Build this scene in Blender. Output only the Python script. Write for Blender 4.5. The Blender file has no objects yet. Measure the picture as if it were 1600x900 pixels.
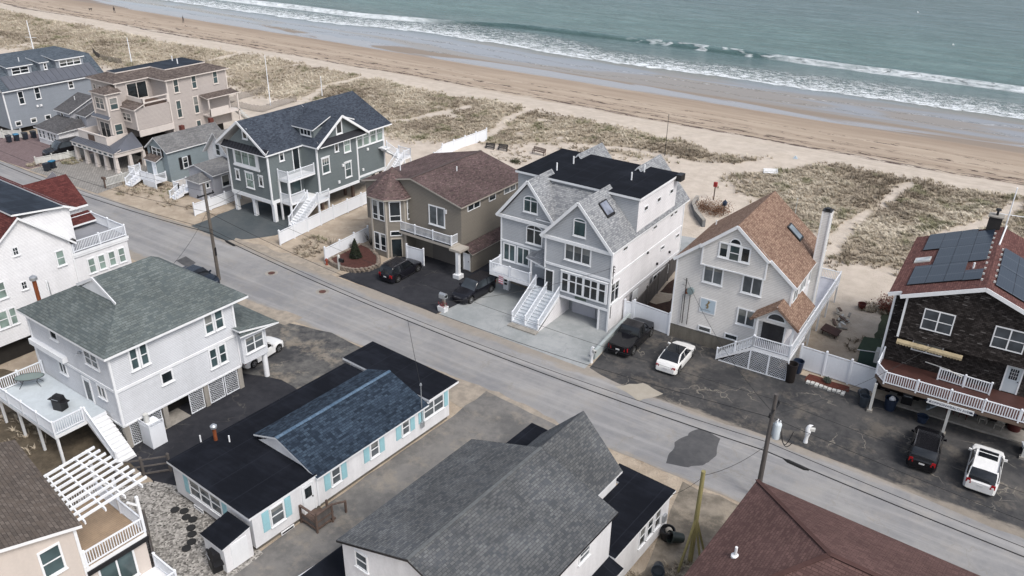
import bpy, math, random
import numpy as np
from mathutils import Vector, Matrix, noise

SC = bpy.context.scene
COL = SC.collection
PI = math.pi
R = math.radians

# ---------------------------------------------------------------- camera, light, exposure
cam_d = bpy.data.cameras.new('camera')
cam = bpy.data.objects.new('camera', cam_d)
COL.objects.link(cam)
SC.camera = cam
cam_d.sensor_width = 36.0
cam_d.lens = 36.0 * 1280.0 / 1600.0
cam_d.clip_start = 0.5
cam_d.clip_end = 6000
_right = Vector((0.82472609, 0.56533622, 0.01489399))
_up = Vector((-0.26539773, 0.36364399, 0.89293174))
_fwd = Vector((-0.49939055, 0.74037693, -0.44994564))
cam.matrix_world = Matrix(((_right.x, _up.x, -_fwd.x, 0), (_right.y, _up.y, -_fwd.y, 0), (_right.z, _up.z, -_fwd.z, 35.0), (0, 0, 0, 1)))

SUN_EL, SUN_AZ = 52.0, 104.0            # azimuth measured from +Y towards +X
world = bpy.data.worlds.new('World')
SC.world = world
world.use_nodes = True
wn = world.node_tree
bg = wn.nodes['Background']
sky = wn.nodes.new('ShaderNodeTexSky')
sky.sky_type = 'NISHITA'
sky.sun_disc = False
sky.sun_elevation = R(SUN_EL)
sky.sun_rotation = R(SUN_AZ)
sky.air_density = 1.0
sky.dust_density = 3.0
sky.ozone_density = 1.0
cloud = wn.nodes.new('ShaderNodeHueSaturation')          # thin overcast: the same sky with less blue
cloud.inputs['Saturation'].default_value = 0.55
wn.links.new(sky.outputs[0], cloud.inputs['Color'])
wn.links.new(cloud.outputs[0], bg.inputs[0])
bg.inputs[1].default_value = 0.15
sun_d = bpy.data.lights.new('sun', 'SUN')
sun_d.energy = 1.5
sun_d.angle = R(20)
sun_d.color = (1.0, 0.955, 0.90)
sun = bpy.data.objects.new('sun', sun_d)
COL.objects.link(sun)
_sd = Vector((math.sin(R(SUN_AZ)) * math.cos(R(SUN_EL)), math.cos(R(SUN_AZ)) * math.cos(R(SUN_EL)), math.sin(R(SUN_EL))))
sun.rotation_euler = _sd.to_track_quat('Z', 'Y').to_euler()
SC.view_settings.view_transform = 'Standard'
SC.view_settings.look = 'None'
SC.view_settings.exposure = 0.45
SC.view_settings.gamma = 1.0
SC.view_settings.use_curve_mapping = False
SC.cycles.max_bounces = 6
SC.cycles.diffuse_bounces = 3
SC.cycles.glossy_bounces = 2

# ---------------------------------------------------------------- materials
def lin(c):
    c = c / 255.0
    return c / 12.92 if c <= 0.04045 else ((c + 0.055) / 1.055) ** 2.4

def S(r, g, b, k=1.0):
    c = [lin(r) * k, lin(g) * k, lin(b) * k]
    m = sum(c) / 3
    return tuple(m + (x - m) * 0.84 for x in c) + (1.0,)

class NT:
    """small helper round a node tree"""
    def __init__(self, name):
        self.m = bpy.data.materials.new(name)
        self.m.use_nodes = True
        self.t = self.m.node_tree
        self.b = self.t.nodes['Principled BSDF']
    def n(self, kind, **kw):
        nd = self.t.nodes.new('ShaderNode' + kind)
        for k, v in kw.items():
            setattr(nd, k, v)
        return nd
    def l(self, a, b):
        self.t.links.new(a, b)
    def val(self, sock, v):
        if hasattr(v, 'default_value') or hasattr(v, 'links'):
            self.l(v, sock)
        else:
            sock.default_value = v
    def math(self, op, a, b=None, c=None, clamp=False):
        nd = self.n('Math', operation=op)
        nd.use_clamp = clamp
        self.val(nd.inputs[0], a)
        if b is not None: self.val(nd.inputs[1], b)
        if c is not None: self.val(nd.inputs[2], c)
        return nd.outputs[0]
    def ss(self, v, a, b):
        nd = self.n('MapRange', interpolation_type='SMOOTHSTEP')
        self.l(v, nd.inputs[0])
        nd.inputs[1].default_value = a
        nd.inputs[2].default_value = b
        return nd.outputs[0]
    def mix(self, f, a, b, mode='MIX'):
        nd = self.n('Mix', data_type='RGBA', blend_type=mode)
        self.val(nd.inputs[0], f)
        self.val(nd.inputs[6], a)
        self.val(nd.inputs[7], b)
        return nd.outputs[2]
    def noise(self, vec, scale, detail=4, rough=0.55, dist=0.0):
        nd = self.n('TexNoise')
        if vec is not None: self.l(vec, nd.inputs['Vector'])
        nd.inputs['Scale'].default_value = scale
        nd.inputs['Detail'].default_value = detail
        nd.inputs['Roughness'].default_value = rough
        nd.inputs['Distortion'].default_value = dist
        return nd.outputs[0]
    def mapping(self, vec, scale=(1, 1, 1), rot=(0, 0, 0), loc=(0, 0, 0)):
        nd = self.n('Mapping')
        self.l(vec, nd.inputs[0])
        nd.inputs['Location'].default_value = loc
        nd.inputs['Rotation'].default_value = rot
        nd.inputs['Scale'].default_value = scale
        return nd.outputs[0]
    def pos(self):
        return self.n('NewGeometry').outputs['Position']
    def uv(self):
        return self.n('TexCoord').outputs['UV']
    def sep(self, v):
        nd = self.n('SeparateXYZ')
        self.l(v, nd.inputs[0])
        return nd.outputs
    def bump(self, h, strength=0.3, dist=0.02):
        nd = self.n('Bump')
        self.l(h, nd.inputs['Height'])
        nd.inputs['Strength'].default_value = strength
        nd.inputs['Distance'].default_value = dist
        self.l(nd.outputs[0], self.b.inputs['Normal'])
    def out(self, color=None, rough=None, spec=None, metal=None):
        if color is not None: self.val(self.b.inputs['Base Color'], color)
        if rough is not None: self.val(self.b.inputs['Roughness'], rough)
        if spec is not None: self.b.inputs['Specular IOR Level'].default_value = spec
        if metal is not None: self.b.inputs['Metallic'].default_value = metal
        return self.m

def dirt(t, col, amt=0.12, scale=0.5):
    """weathered tone: broad stains plus a finer grain over a base colour"""
    p = t.pos()
    a = t.noise(t.mapping(p, (1.3, 1.3, 0.28)), scale, 6, 0.66)
    b = t.noise(p, scale * 9, 3, 0.6)
    f = t.math('MULTIPLY_ADD', a, 1.3, t.math('MULTIPLY', b, 0.5))
    f = t.ss(f, 0.55, 1.25)
    d = tuple(c * (1 - amt) for c in col[:3]) + (1,)
    e = tuple(min(1, c * (1 + amt * 0.5)) for c in col[:3]) + (1,)
    return t.mix(f, d, e)

def plain(name, col, rough=0.6, amt=0.08, spec=0.4, metal=0.0, scale=0.8):
    t = NT(name)
    return t.out(dirt(t, col, amt, scale), rough, spec, metal)

def siding(name, col, pitch=0.125, amt=0.12, depth=0.03, strength=1.0):
    """lapped boards: a saw-tooth profile with a slight change of tone from board to board"""
    t = NT(name)
    u, v, _ = t.sep(t.uv())
    row = t.math('DIVIDE', v, pitch)
    saw = t.math('FRACT', row)
    h = t.math('SUBTRACT', 1.0, saw)
    idx = t.math('FLOOR', row)
    cb = t.n('CombineXYZ')
    t.l(t.math('FLOOR', t.math('DIVIDE', t.math('ADD', u, t.math('MULTIPLY', idx, 1.37)), 3.2)), cb.inputs[0])
    t.l(idx, cb.inputs[1])
    wn_ = t.n('TexWhiteNoise', noise_dimensions='2D')
    t.l(cb.outputs[0], wn_.inputs['Vector'])
    base = dirt(t, col, amt, 0.45)
    gap = t.math('LESS_THAN', saw, 0.14)  # shadow line under each lap, darkened in the board colour
    k = t.math('MULTIPLY_ADD', wn_.outputs['Value'], 0.05, 0.975)
    hs = t.n('HueSaturation')
    t.l(base, hs.inputs['Color'])
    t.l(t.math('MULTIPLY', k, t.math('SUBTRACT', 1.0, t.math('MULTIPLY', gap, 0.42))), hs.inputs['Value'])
    t.bump(h, strength, depth)
    return t.out(hs.outputs[0], 0.55, 0.35)

def shingle(name, c1, c2, c3=None, w=0.33, h=0.15, stain=0.2, rough=0.95, bias=0.0):
    """asphalt shingle tabs in courses, each tab with its own tone"""
    t = NT(name)
    uv = t.uv()
    br = t.n('TexBrick', offset=0.37, offset_frequency=2, squash=1.0)
    t.l(uv, br.inputs['Vector'])
    br.inputs['Scale'].default_value = 1.0
    br.inputs['Brick Width'].default_value = w
    br.inputs['Row Height'].default_value = h
    br.inputs['Mortar Size'].default_value = 0.012
    br.inputs['Mortar Smooth'].default_value = 0.3
    br.inputs['Bias'].default_value = bias
    br.inputs['Color1'].default_value = c1
    br.inputs['Color2'].default_value = c2
    dk = tuple(min(a, b) * 0.55 for a, b in zip(c1[:3], c2[:3])) + (1,)
    br.inputs['Mortar'].default_value = dk
    u, v, _ = t.sep(uv)
    cb = t.n('CombineXYZ')
    t.l(t.math('FLOOR', t.math('DIVIDE', u, w * 0.9)), cb.inputs[0])
    t.l(t.math('FLOOR', t.math('DIVIDE', v, h)), cb.inputs[1])
    wn_ = t.n('TexWhiteNoise', noise_dimensions='2D')
    t.l(cb.outputs[0], wn_.inputs['Vector'])
    c = br.outputs['Color']
    if c3:
        c = t.mix(t.ss(wn_.outputs['Value'], 0.45, 0.95), c, c3)
    p = t.pos()
    st = t.ss(t.noise(t.mapping(p, (1, 1, 0.6)), 0.35, 5, 0.62), 0.38, 0.68)
    gr = t.noise(p, 14, 2, 0.7)
    k = t.math('ADD', t.math('MULTIPLY', st, stain), t.math('MULTIPLY', gr, 0.35))
    k = t.math('ADD', k, 0.83 - stain * 0.5)
    hs = t.n('HueSaturation')
    t.l(c, hs.inputs['Color'])
    t.l(k, hs.inputs['Value'])
    saw = t.math('FRACT', t.math('DIVIDE', v, h))
    hh = t.math('SUBTRACT', t.math('MULTIPLY', t.math('SUBTRACT', 1.0, saw), 1.0), t.math('MULTIPLY', br.outputs['Fac'], 0.6))
    t.bump(hh, 0.7, 0.02)
    return t.out(hs.outputs[0], rough, 0.15)

def membrane(name, col, seam=1.0):
    t = NT(name)
    p = t.pos()
    a = t.noise(p, 0.5, 6, 0.6, 0.5)
    b = t.noise(t.mapping(p, (0.25, 2.2, 1)), 1.2, 4, 0.6)
    f = t.ss(t.math('ADD', a, t.math('MULTIPLY', b, 0.5)), 0.62, 1.0)
    c = t.mix(f, col, tuple(x * 1.7 + 0.002 for x in col[:3]) + (1,))
    u, v, _ = t.sep(t.uv())
    s = t.math('FRACT', t.math('DIVIDE', u, 1.9))
    line = t.math('MULTIPLY', t.math('LESS_THAN', s, 0.03), seam)
    c = t.mix(t.math('MULTIPLY', line, 0.5), c, tuple(x * 2.2 + 0.006 for x in col[:3]) + (1,))
    t.bump(t.math('ADD', t.noise(p, 3, 3, 0.5), line), 0.25, 0.03)
    return t.out(c, 0.85, 0.12)

def glass(name, col, rough=0.06):
    t = NT(name)
    p = t.pos()
    a = t.ss(t.noise(p, 0.9, 2, 0.5), 0.3, 0.7)
    c = t.mix(a, tuple(x * 0.6 for x in col[:3]) + (1,), tuple(x * 1.25 for x in col[:3]) + (1,))
    return t.out(c, rough, 0.6)

M = {}
M['white'] = plain('white_trim', S(232, 234, 236, .93), 0.5, 0.07)
M['vinyl'] = plain('white_vinyl', S(228, 232, 238, .95), 0.4, 0.06)
M['old_white'] = plain('weathered_white', S(205, 205, 200, .9), 0.7, 0.25, scale=1.6)
M['glass'] = glass('dark_glass', (0.018, 0.024, 0.028, 1))
M['glass_teal'] = glass('teal_glass', (0.055, 0.085, 0.09, 1))
M['glass_blind'] = glass('blind_glass', (0.22, 0.29, 0.26, 1), 0.12)
M['blind'] = glass('glass_over_blind', (0.20, 0.205, 0.195, 1), 0.12)
M['glass_grey'] = glass('grey_glass', (0.10, 0.115, 0.125, 1), 0.1)
M['glass_pane'] = glass('pane_glass', (0.05, 0.06, 0.07, 1), 0.1)
M['black'] = plain('matt_black', (0.012, 0.012, 0.014, 1), 0.5, 0.2)
M['gap'] = plain('unlit_interior', (0.02, 0.018, 0.016, 1), 0.9, 0.3)  # near-black fill: shade of open undersides put into the colour
M['concrete'] = plain('concrete', (0.30, 0.28, 0.25, 1), 0.9, 0.3, scale=1.4)
M['found'] = plain('foundation', (0.16, 0.145, 0.12, 1), 0.9, 0.35, scale=1.4)
M['wood'] = plain('weathered_wood', (0.11, 0.075, 0.06, 1), 0.8, 0.35, scale=2)
M['greywood'] = plain('grey_wood', (0.10, 0.09, 0.085, 1), 0.85, 0.35, scale=2)
M['rust'] = plain('rusted_metal', (0.20, 0.055, 0.018, 1), 0.75, 0.5, scale=4)
M['steel'] = plain('galvanised_steel', (0.42, 0.44, 0.46, 1), 0.4, 0.15, metal=0.6)
M['darkmetal'] = plain('dark_metal', (0.03, 0.03, 0.032, 1), 0.45, 0.2, metal=0.5)
M['brick'] = plain('red_brick', (0.13, 0.04, 0.03, 1), 0.9, 0.3, scale=3)

# ---------------------------------------------------------------- mesh builder
SPLIT = {'trim_board', 'corner_board', 'gable_end', 'pent_roof', 'flat_roof', 'rake_board', 'band_board', 'snow_guard', 'roof_patch', 'vent_hood', 'dormer', 'side_wing', 'underfloor_shade_box', 'metal_roof', 'metal_skirt_roof', 'shingle_roof', 'roof', 'wing_roof', 'deck', 'balcony_parapet', 'rear_landing', 'turret_corner_board', 'pergola_beam', 'pergola_rafter', 'door_slab', 'entry_deck', 'cornice', 'transom_band', 'roof_deck_parapet', 'awning_arm', 'vent_pipe', 'emblem', 'hip_cap', 'pillar', 'roof_rail', 'lower_trim', 'wall', 'gable_roof'}

class MB:
    def __init__(self):
        self.v = []; self.f = []; self.mi = []
    def poly(self, pts, m=0):
        i = len(self.v)
        self.v += [tuple(p) for p in pts]
        self.f.append(tuple(range(i, i + len(pts))))
        self.mi.append(m)
        return self
    def hexa(self, b, t, m=0, mt=None):
        """b: four bottom corners counter-clockwise seen from above, t: four top corners"""
        if mt is None: mt = m
        n = len(b)
        self.poly(list(reversed(b)), m)
        self.poly(t, mt)
        for i in range(n):
            j = (i + 1) % n
            self.poly([b[i], b[j], t[j], t[i]], m)
        return self
    def box(self, x0, x1, y0, y1, z0, z1, m=0, mt=None):
        if x0 > x1: x0, x1 = x1, x0
        if y0 > y1: y0, y1 = y1, y0
        b = [(x0, y0, z0), (x1, y0, z0), (x1, y1, z0), (x0, y1, z0)]
        t = [(x, y, z1) for x, y, _ in b]
        return self.hexa(b, t, m, mt)
    def slab(self, pts, th, m=0, ms=1):
        """planar outline (counter-clockwise from above) with thickness th going down"""
        lo = [(x, y, z - th) for x, y, z in pts]
        self.poly(pts, m)
        self.poly(list(reversed(lo)), ms)
        n = len(pts)
        for i in range(n):
            j = (i + 1) % n
            self.poly([lo[i], lo[j], pts[j], pts[i]], ms)
        return self
    def prism(self, pts2, z0, z1, m=0, mt=None, top=True):
        b = [(x, y, z0) for x, y in pts2]
        t = [(x, y, z1) for x, y in pts2]
        return self.hexa(b, t, m, mt)
    def tube(self, a, b, r0, r1=None, n=8, m=0, cap=True):
        if r1 is None: r1 = r0
        a, b = Vector(a), Vector(b)
        d = (b - a)
        if d.length < 1e-6: return self
        d.normalize()
        s = d.cross(Vector((0, 0, 1)))
        if s.length < 1e-3: s = Vector((1, 0, 0))
        s.normalize()
        w = d.cross(s)
        A = [tuple(a + (s * math.cos(2 * PI * k / n) + w * math.sin(2 * PI * k / n)) * r0) for k in range(n)]
        B = [tuple(b + (s * math.cos(2 * PI * k / n) + w * math.sin(2 * PI * k / n)) * r1) for k in range(n)]
        for k in range(n):
            j = (k + 1) % n
            self.poly([A[j], A[k], B[k], B[j]], m)
        if cap:
            self.poly(A, m)
            self.poly(list(reversed(B)), m)
        return self
    def bar(self, a, b, w, h, m=0):
        """rectangular bar from a to b: w across, h in the vertical plane"""
        a, b = Vector(a), Vector(b)
        d = (b - a).normalized()
        s = d.cross(Vector((0, 0, 1)))
        if s.length < 1e-3: s = Vector((1, 0, 0))
        s.normalize()
        u = s.cross(d).normalized()
        s = s * (w / 2); u = u * (h / 2)
        A = [a - s - u, a + s - u, a + s + u, a - s + u]
        B = [p + (b - a) for p in A]
        self.poly([tuple(p) for p in A], m)
        self.poly([tuple(p) for p in reversed(B)], m)
        for k in range(4):
            j = (k + 1) % 4
            self.poly([tuple(A[j]), tuple(A[k]), tuple(B[k]), tuple(B[j])], m)
        return self
    def lathe(self, cx, cy, prof, n=16, m=0):
        """prof: list of (radius, z) from bottom to top"""
        for i in range(len(prof) - 1):
            (r0, z0), (r1, z1) = prof[i], prof[i + 1]
            for k in range(n):
                a0, a1 = 2 * PI * k / n, 2 * PI * (k + 1) / n
                q = [(cx + r0 * math.cos(a0), cy + r0 * math.sin(a0), z0), (cx + r0 * math.cos(a1), cy + r0 * math.sin(a1), z0),
                     (cx + r1 * math.cos(a1), cy + r1 * math.sin(a1), z1), (cx + r1 * math.cos(a0), cy + r1 * math.sin(a0), z1)]
                if r0 < 1e-6: q = [q[0], q[2], q[3]]
                elif r1 < 1e-6: q = q[:3]
                self.poly(q, m)
        return self
    def clusters(self, gap=0.02):
        n = len(self.f); bb = []
        for f in self.f:
            a = np.array([self.v[i] for i in f]); bb.append((a.min(0) - gap, a.max(0) + gap))
        lo = np.array([b[0] for b in bb]); hi = np.array([b[1] for b in bb])
        seen = [-1] * n; c = 0
        for i in range(n):
            if seen[i] >= 0: continue
            st = [i]; seen[i] = c
            while st:
                k = st.pop()
                for j in np.nonzero(np.all((lo <= hi[k]) & (hi >= lo[k]), axis=1))[0]:
                    if seen[j] < 0: seen[j] = c; st.append(int(j))
            c += 1
        return seen, c
    def build(self, name, mats, parent=None, smooth=0, bevel=0.0, label=None):
        if name in SPLIT:
            seen, c = self.clusters()
            if c > 1:
                first = None
                for k in range(c):
                    q = MB()
                    for f, m_, s_ in zip(self.f, self.mi, seen):
                        if s_ == k: q.poly([self.v[i] for i in f], m_)
                    o = q._build(name, mats, parent, smooth)
                    first = first or o
                return first
        return self._build(name, mats, parent, smooth, bevel, label)
    def _build(self, name, mats, parent=None, smooth=0, bevel=0.0, label=None):
        me = bpy.data.meshes.new(name)
        me.from_pydata(self.v, [], self.f)
        if not isinstance(mats, (list, tuple)): mats = [mats]
        for mm in mats:
            me.materials.append(M[mm] if isinstance(mm, str) else mm)
        me.polygons.foreach_set('material_index', [min(i, len(mats) - 1) for i in self.mi])
        # uv in metres: u runs level along the face, v runs up it
        uvl = me.uv_layers.new(name='UVMap')
        me.update()
        data = np.zeros(len(me.loops) * 2, dtype=np.float32)
        for p in me.polygons:
            n = p.normal
            if abs(n.z) > 0.999:
                ux, uy, uz = 1.0, 0.0, 0.0
                vx, vy, vz = 0.0, 1.0, 0.0
            else:
                l = math.hypot(n.x, n.y)
                ux, uy, uz = -n.y / l, n.x / l, 0.0
                vx, vy, vz = -uy * 0 + (n.y * uz - n.z * uy), (n.z * ux - n.x * uz), (n.x * uy - n.y * ux)
            for li in p.loop_indices:
                co = me.vertices[me.loops[li].vertex_index].co
                data[2 * li] = co.x * ux + co.y * uy + co.z * uz
                data[2 * li + 1] = co.x * vx + co.y * vy + co.z * vz
        uvl.data.foreach_set('uv', data)
        if smooth:
            import bmesh
            bm = bmesh.new(); bm.from_mesh(me)
            bmesh.ops.remove_doubles(bm, verts=bm.verts, dist=1e-4)
            bm.to_mesh(me); bm.free()
            me.polygons.foreach_set('use_smooth', [True] * len(me.polygons))
            me.set_sharp_from_angle(angle=R(smooth))
        o = bpy.data.objects.new(name, me)
        COL.objects.link(o)
        if parent is not None: o.parent = parent
        if label: o['label'] = label
        return o

def thing(name, label, cat, loc=(0, 0, 0), rz=0.0, group=None):
    o = bpy.data.objects.new(name, None)
    o.empty_display_size = 0.5
    COL.objects.link(o)
    o.location = loc
    o.rotation_euler = (0, 0, rz)
    o['label'] = label; o['category'] = cat
    if group: o['group'] = group
    return o

def tag(o, label, cat, group=None, kind=None):
    o['label'] = label; o['category'] = cat
    if group: o['group'] = group
    if kind: o['kind'] = kind
    return o

def struct(o, kind='structure'):
    o['kind'] = kind
    return o

def copy_tree(o, parent=None):
    c = o.copy()
    COL.objects.link(c)
    c.parent = parent
    for ch in list(o.children):
        copy_tree(ch, c)
    return c

# ---------------------------------------------------------------- building parts
class F:
    """a wall face: point o, tangent t in plan; outward normal is (t.y, -t.x)"""
    def __init__(self, ox, oy, tx, ty):
        l = math.hypot(tx, ty)
        self.o = (ox, oy); self.t = (tx / l, ty / l); self.n = (ty / l, -tx / l)
    def p(self, s, d, z):
        return (self.o[0] + self.t[0] * s + self.n[0] * d, self.o[1] + self.t[1] * s + self.n[1] * d, z)
def FY(y): return F(0, y, 1, 0)          # faces -Y, s is x
def FX(x): return F(x, 0, 0, 1)          # faces +X, s is y
def FB(y): return F(0, y, -1, 0)         # faces +Y, s is -x

def wbox(mb, f, s0, s1, z0, z1, d0, d1, m=0):
    b = [f.p(s0, d1, z0), f.p(s1, d1, z0), f.p(s1, d0, z0), f.p(s0, d0, z0)]
    t = [f.p(s0, d1, z1), f.p(s1, d1, z1), f.p(s1, d0, z1), f.p(s0, d0, z1)]
    mb.hexa(b, t, m)

def window(th, f, s0, s1, z0, z1, cols=1, split=0.5, trim=0.10, gl='glass', mun=None, tm='white', name='window', sill=True, head=0.0, lower=None):
    """casing, sash bars and a glazed pane; s0..s1 and z0..z1 are the outside of the casing"""
    mb = MB()
    if s0 > s1: s0, s1 = s1, s0
    if z0 > z1: z0, z1 = z1, z0
    D = 0.055
    wbox(mb, f, s0, s0 + trim, z0, z1, -0.01, D)
    wbox(mb, f, s1 - trim, s1, z0, z1, -0.01, D)
    wbox(mb, f, s0 + trim, s1 - trim, z1 - trim, z1, -0.01, D)
    wbox(mb, f, s0 + trim, s1 - trim, z0, z0 + trim * 0.9, -0.01, D)
    if head:
        wbox(mb, f, s0 - 0.06, s1 + 0.06, z1 + 0.002, z1 + head, -0.01, D + 0.03)
    if sill:
        wbox(mb, f, s0 - 0.04, s1 + 0.04, z0 - 0.06, z0 - 0.002, -0.01, D + 0.05)
    w = (s1 - s0 - 2 * trim) / cols
    g0, g1 = z0 + trim * 0.9, z1 - trim
    for c in range(1, cols):
        x = s0 + trim + w * c
        wbox(mb, f, x - 0.045, x + 0.045, g0, g1, -0.01, D - 0.005)
    zs = []
    if split:
        zs = [g0 + (g1 - g0) * split]
        for c in range(cols):
            a = s0 + trim + w * c + 0.046; b = s0 + trim + w * (c + 1) - 0.046
            if c == 0: a = s0 + trim
            if c == cols - 1: b = s1 - trim
            wbox(mb, f, a, b, zs[0] - 0.03, zs[0] + 0.03, -0.01, 0.035)
    if mun:
        nx, nz, whole = mun
        lo = g0 if whole or not zs else zs[0] + 0.03
        for c in range(cols):
            a = s0 + trim + w * c; b = a + w
            for i in range(1, nx):
                x = a + (b - a) * i / nx
                wbox(mb, f, x - 0.014, x + 0.014, lo, g1, -0.01, 0.026)
            for i in range(1, nz):
                z = lo + (g1 - lo) * i / nz
                wbox(mb, f, a, b, z - 0.014, z + 0.014, -0.01, 0.024)
    fr = mb.build(name, tm, th)
    pn = MB()
    pn.poly([f.p(s0 + trim, 0.012, g0), f.p(s1 - trim, 0.012, g0), f.p(s1 - trim, 0.012, g1), f.p(s0 + trim, 0.012, g1)], 0)
    pn.build('pane', gl, fr)
    k = random.Random(int(s0 * 991 + z0 * 577 + f.o[0] * 31 + f.o[1] * 17)).random()
    if k < 0.42 and (s1 - s0) * (z1 - z0) > .6 and name == 'window' and gl != 'glass_blind':
        zb = g1 - (g1 - g0) * (.18 + k * 1.1)                     # a blind drawn part of the way down behind the glass
        bl = MB(); bl.poly([f.p(s0 + trim, 0.016, zb), f.p(s1 - trim, 0.016, zb), f.p(s1 - trim, 0.016, g1), f.p(s0 + trim, 0.016, g1)], 0)
        bl.build('blind', 'blind', fr)
    return fr

def arch_window(th, f, s0, s1, z0, z1, rise, cols=1, gl='glass_teal', trim=0.1):
    """window with a segmental arched head and a transom bar"""
    mb = MB(); D = 0.055
    cs = (s0 + s1) / 2; hw = (s1 - s0) / 2
    zt = z1 - rise
    wbox(mb, f, s0, s0 + trim, z0, zt, -0.01, D)
    wbox(mb, f, s1 - trim, s1, z0, zt, -0.01, D)
    wbox(mb, f, s0 + trim, s1 - trim, z0, z0 + trim, -0.01, D)
    wbox(mb, f, s0 - 0.04, s1 + 0.04, z0 - 0.06, z0 - 0.002, -0.01, D + 0.05)
    wbox(mb, f, s0 + trim, s1 - trim, zt - 0.09, zt, -0.01, 0.045)
    N = 12
    def arc(k, hw_, r_, base): 
        a = PI * k / N
        return (cs - hw_ * math.cos(a), base + r_ * math.sin(a))
    for k in range(N):
        a0, a1 = arc(k, hw, rise, zt), arc(k + 1, hw, rise, zt)
        b0, b1 = arc(k, hw - trim, max(0.02, rise - trim), zt), arc(k + 1, hw - trim, max(0.02, rise - trim), zt)
        q = [b0, b1, a1, a0]
        fr = [f.p(x, D, z) for x, z in q]; bk = [f.p(x, -0.01, z) for x, z in q]
        mb.poly(list(reversed(fr))); mb.poly([fr[3], fr[2], bk[2], bk[3]]); mb.poly([fr[1], fr[0], bk[0], bk[1]])
    w = (s1 - s0 - 2 * trim) / cols
    for c in range(1, cols):
        x = s0 + trim + w * c
        wbox(mb, f, x - 0.04, x + 0.04, z0 + trim, zt - 0.09, -0.01, D - 0.005)
        wbox(mb, f, x - 0.02, x + 0.02, zt, z1 - trim, -0.01, 0.03)
    fr = mb.build('window', 'white', th)
    pn = MB()
    pts = [(s0 + trim, z0 + trim), (s1 - trim, z0 + trim)] + [arc(N - k, hw - trim, max(0.02, rise - trim), zt) for k in range(N + 1)]
    pn.poly([f.p(x, 0.012, z) for x, z in pts])
    pn.build('pane', gl, fr)
    return fr

def door(th, f, s0, s1, z0, z1, mat='white', lite=None, tm='white', trim=0.1):
    mb = MB()
    wbox(mb, f, s0, s0 + trim, z0, z1, -0.01, 0.06)
    wbox(mb, f, s1 - trim, s1, z0, z1, -0.01, 0.06)
    wbox(mb, f, s0 + trim, s1 - trim, z1 - trim, z1, -0.01, 0.06)
    d = mb.build('door_frame', tm, th)
    lf = MB(); wbox(lf, f, s0 + trim, s1 - trim, z0 + 0.02, z1 - trim, 0.0, 0.03)
    dd = lf.build('door', mat, th)
    if lite:
        a, b, c, e = lite
        W_ = s1 - s0 - 2 * trim; H_ = z1 - z0 - trim
        g = MB(); wbox(g, f, s0 + trim + W_ * a, s0 + trim + W_ * b, z0 + H_ * c, z0 + H_ * e, 0.028, 0.036)
        g.build('pane', 'glass', dd)
    k = MB(); wbox(k, f, s1 - trim - 0.12, s1 - trim - 0.06, z0 + 0.95, z0 + 1.02, 0.03, 0.09)
    k.build('handle', 'darkmetal', dd)
    return dd

def railing(th, pts, h=0.95, post=1.9, mat='vinyl', gap=0.13, ends=(True, True), pw=0.11, name='railing', bw=0.04, skirt=0.0, cap=True):
    """balustrade along 3-D points lying at deck level: posts with caps, two rails, upright balusters"""
    mb = MB()
    posts = []
    for i in range(len(pts) - 1):
        a, b = Vector(pts[i]), Vector(pts[i + 1])
        L = (b - a).length
        n = max(1, int(round(L / post)))
        for k in range(n + 1):
            if k == 0 and i > 0: continue
            if k == 0 and i == 0 and not ends[0]: continue
            if k == n and i == len(pts) - 2 and not ends[1]: continue
            posts.append(tuple(a.lerp(b, k / n)))
        hz = Vector((0, 0, 1))
        mb.bar(a + hz * (h - 0.03), b + hz * (h - 0.03), 0.085, 0.06)
        mb.bar(a + hz * 0.10, b + hz * 0.10, 0.06, 0.07)
        hl = math.hypot(b.x - a.x, b.y - a.y)
        m = max(2, int(hl / gap))
        for k in range(1, m):
            p = a.lerp(b, k / m)
            mb.box(p.x - bw / 2, p.x + bw / 2, p.y - bw / 2, p.y + bw / 2, p.z + 0.13, p.z + h - 0.06)
    for p in posts:
        w = pw / 2
        mb.box(p[0] - w, p[0] + w, p[1] - w, p[1] + w, p[2] - skirt, p[2] + h + 0.06)
        if cap:
            mb.hexa([(p[0] - w - .02, p[1] - w - .02, p[2] + h + .062), (p[0] + w + .02, p[1] - w - .02, p[2] + h + .062), (p[0] + w + .02, p[1] + w + .02, p[2] + h + .062), (p[0] - w - .02, p[1] + w + .02, p[2] + h + .062)],
                    [(p[0] - .02, p[1] - .02, p[2] + h + .13), (p[0] + .02, p[1] - .02, p[2] + h + .13), (p[0] + .02, p[1] + .02, p[2] + h + .13), (p[0] - .02, p[1] + .02, p[2] + h + .13)])
    return mb.build(name, mat, th)

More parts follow.
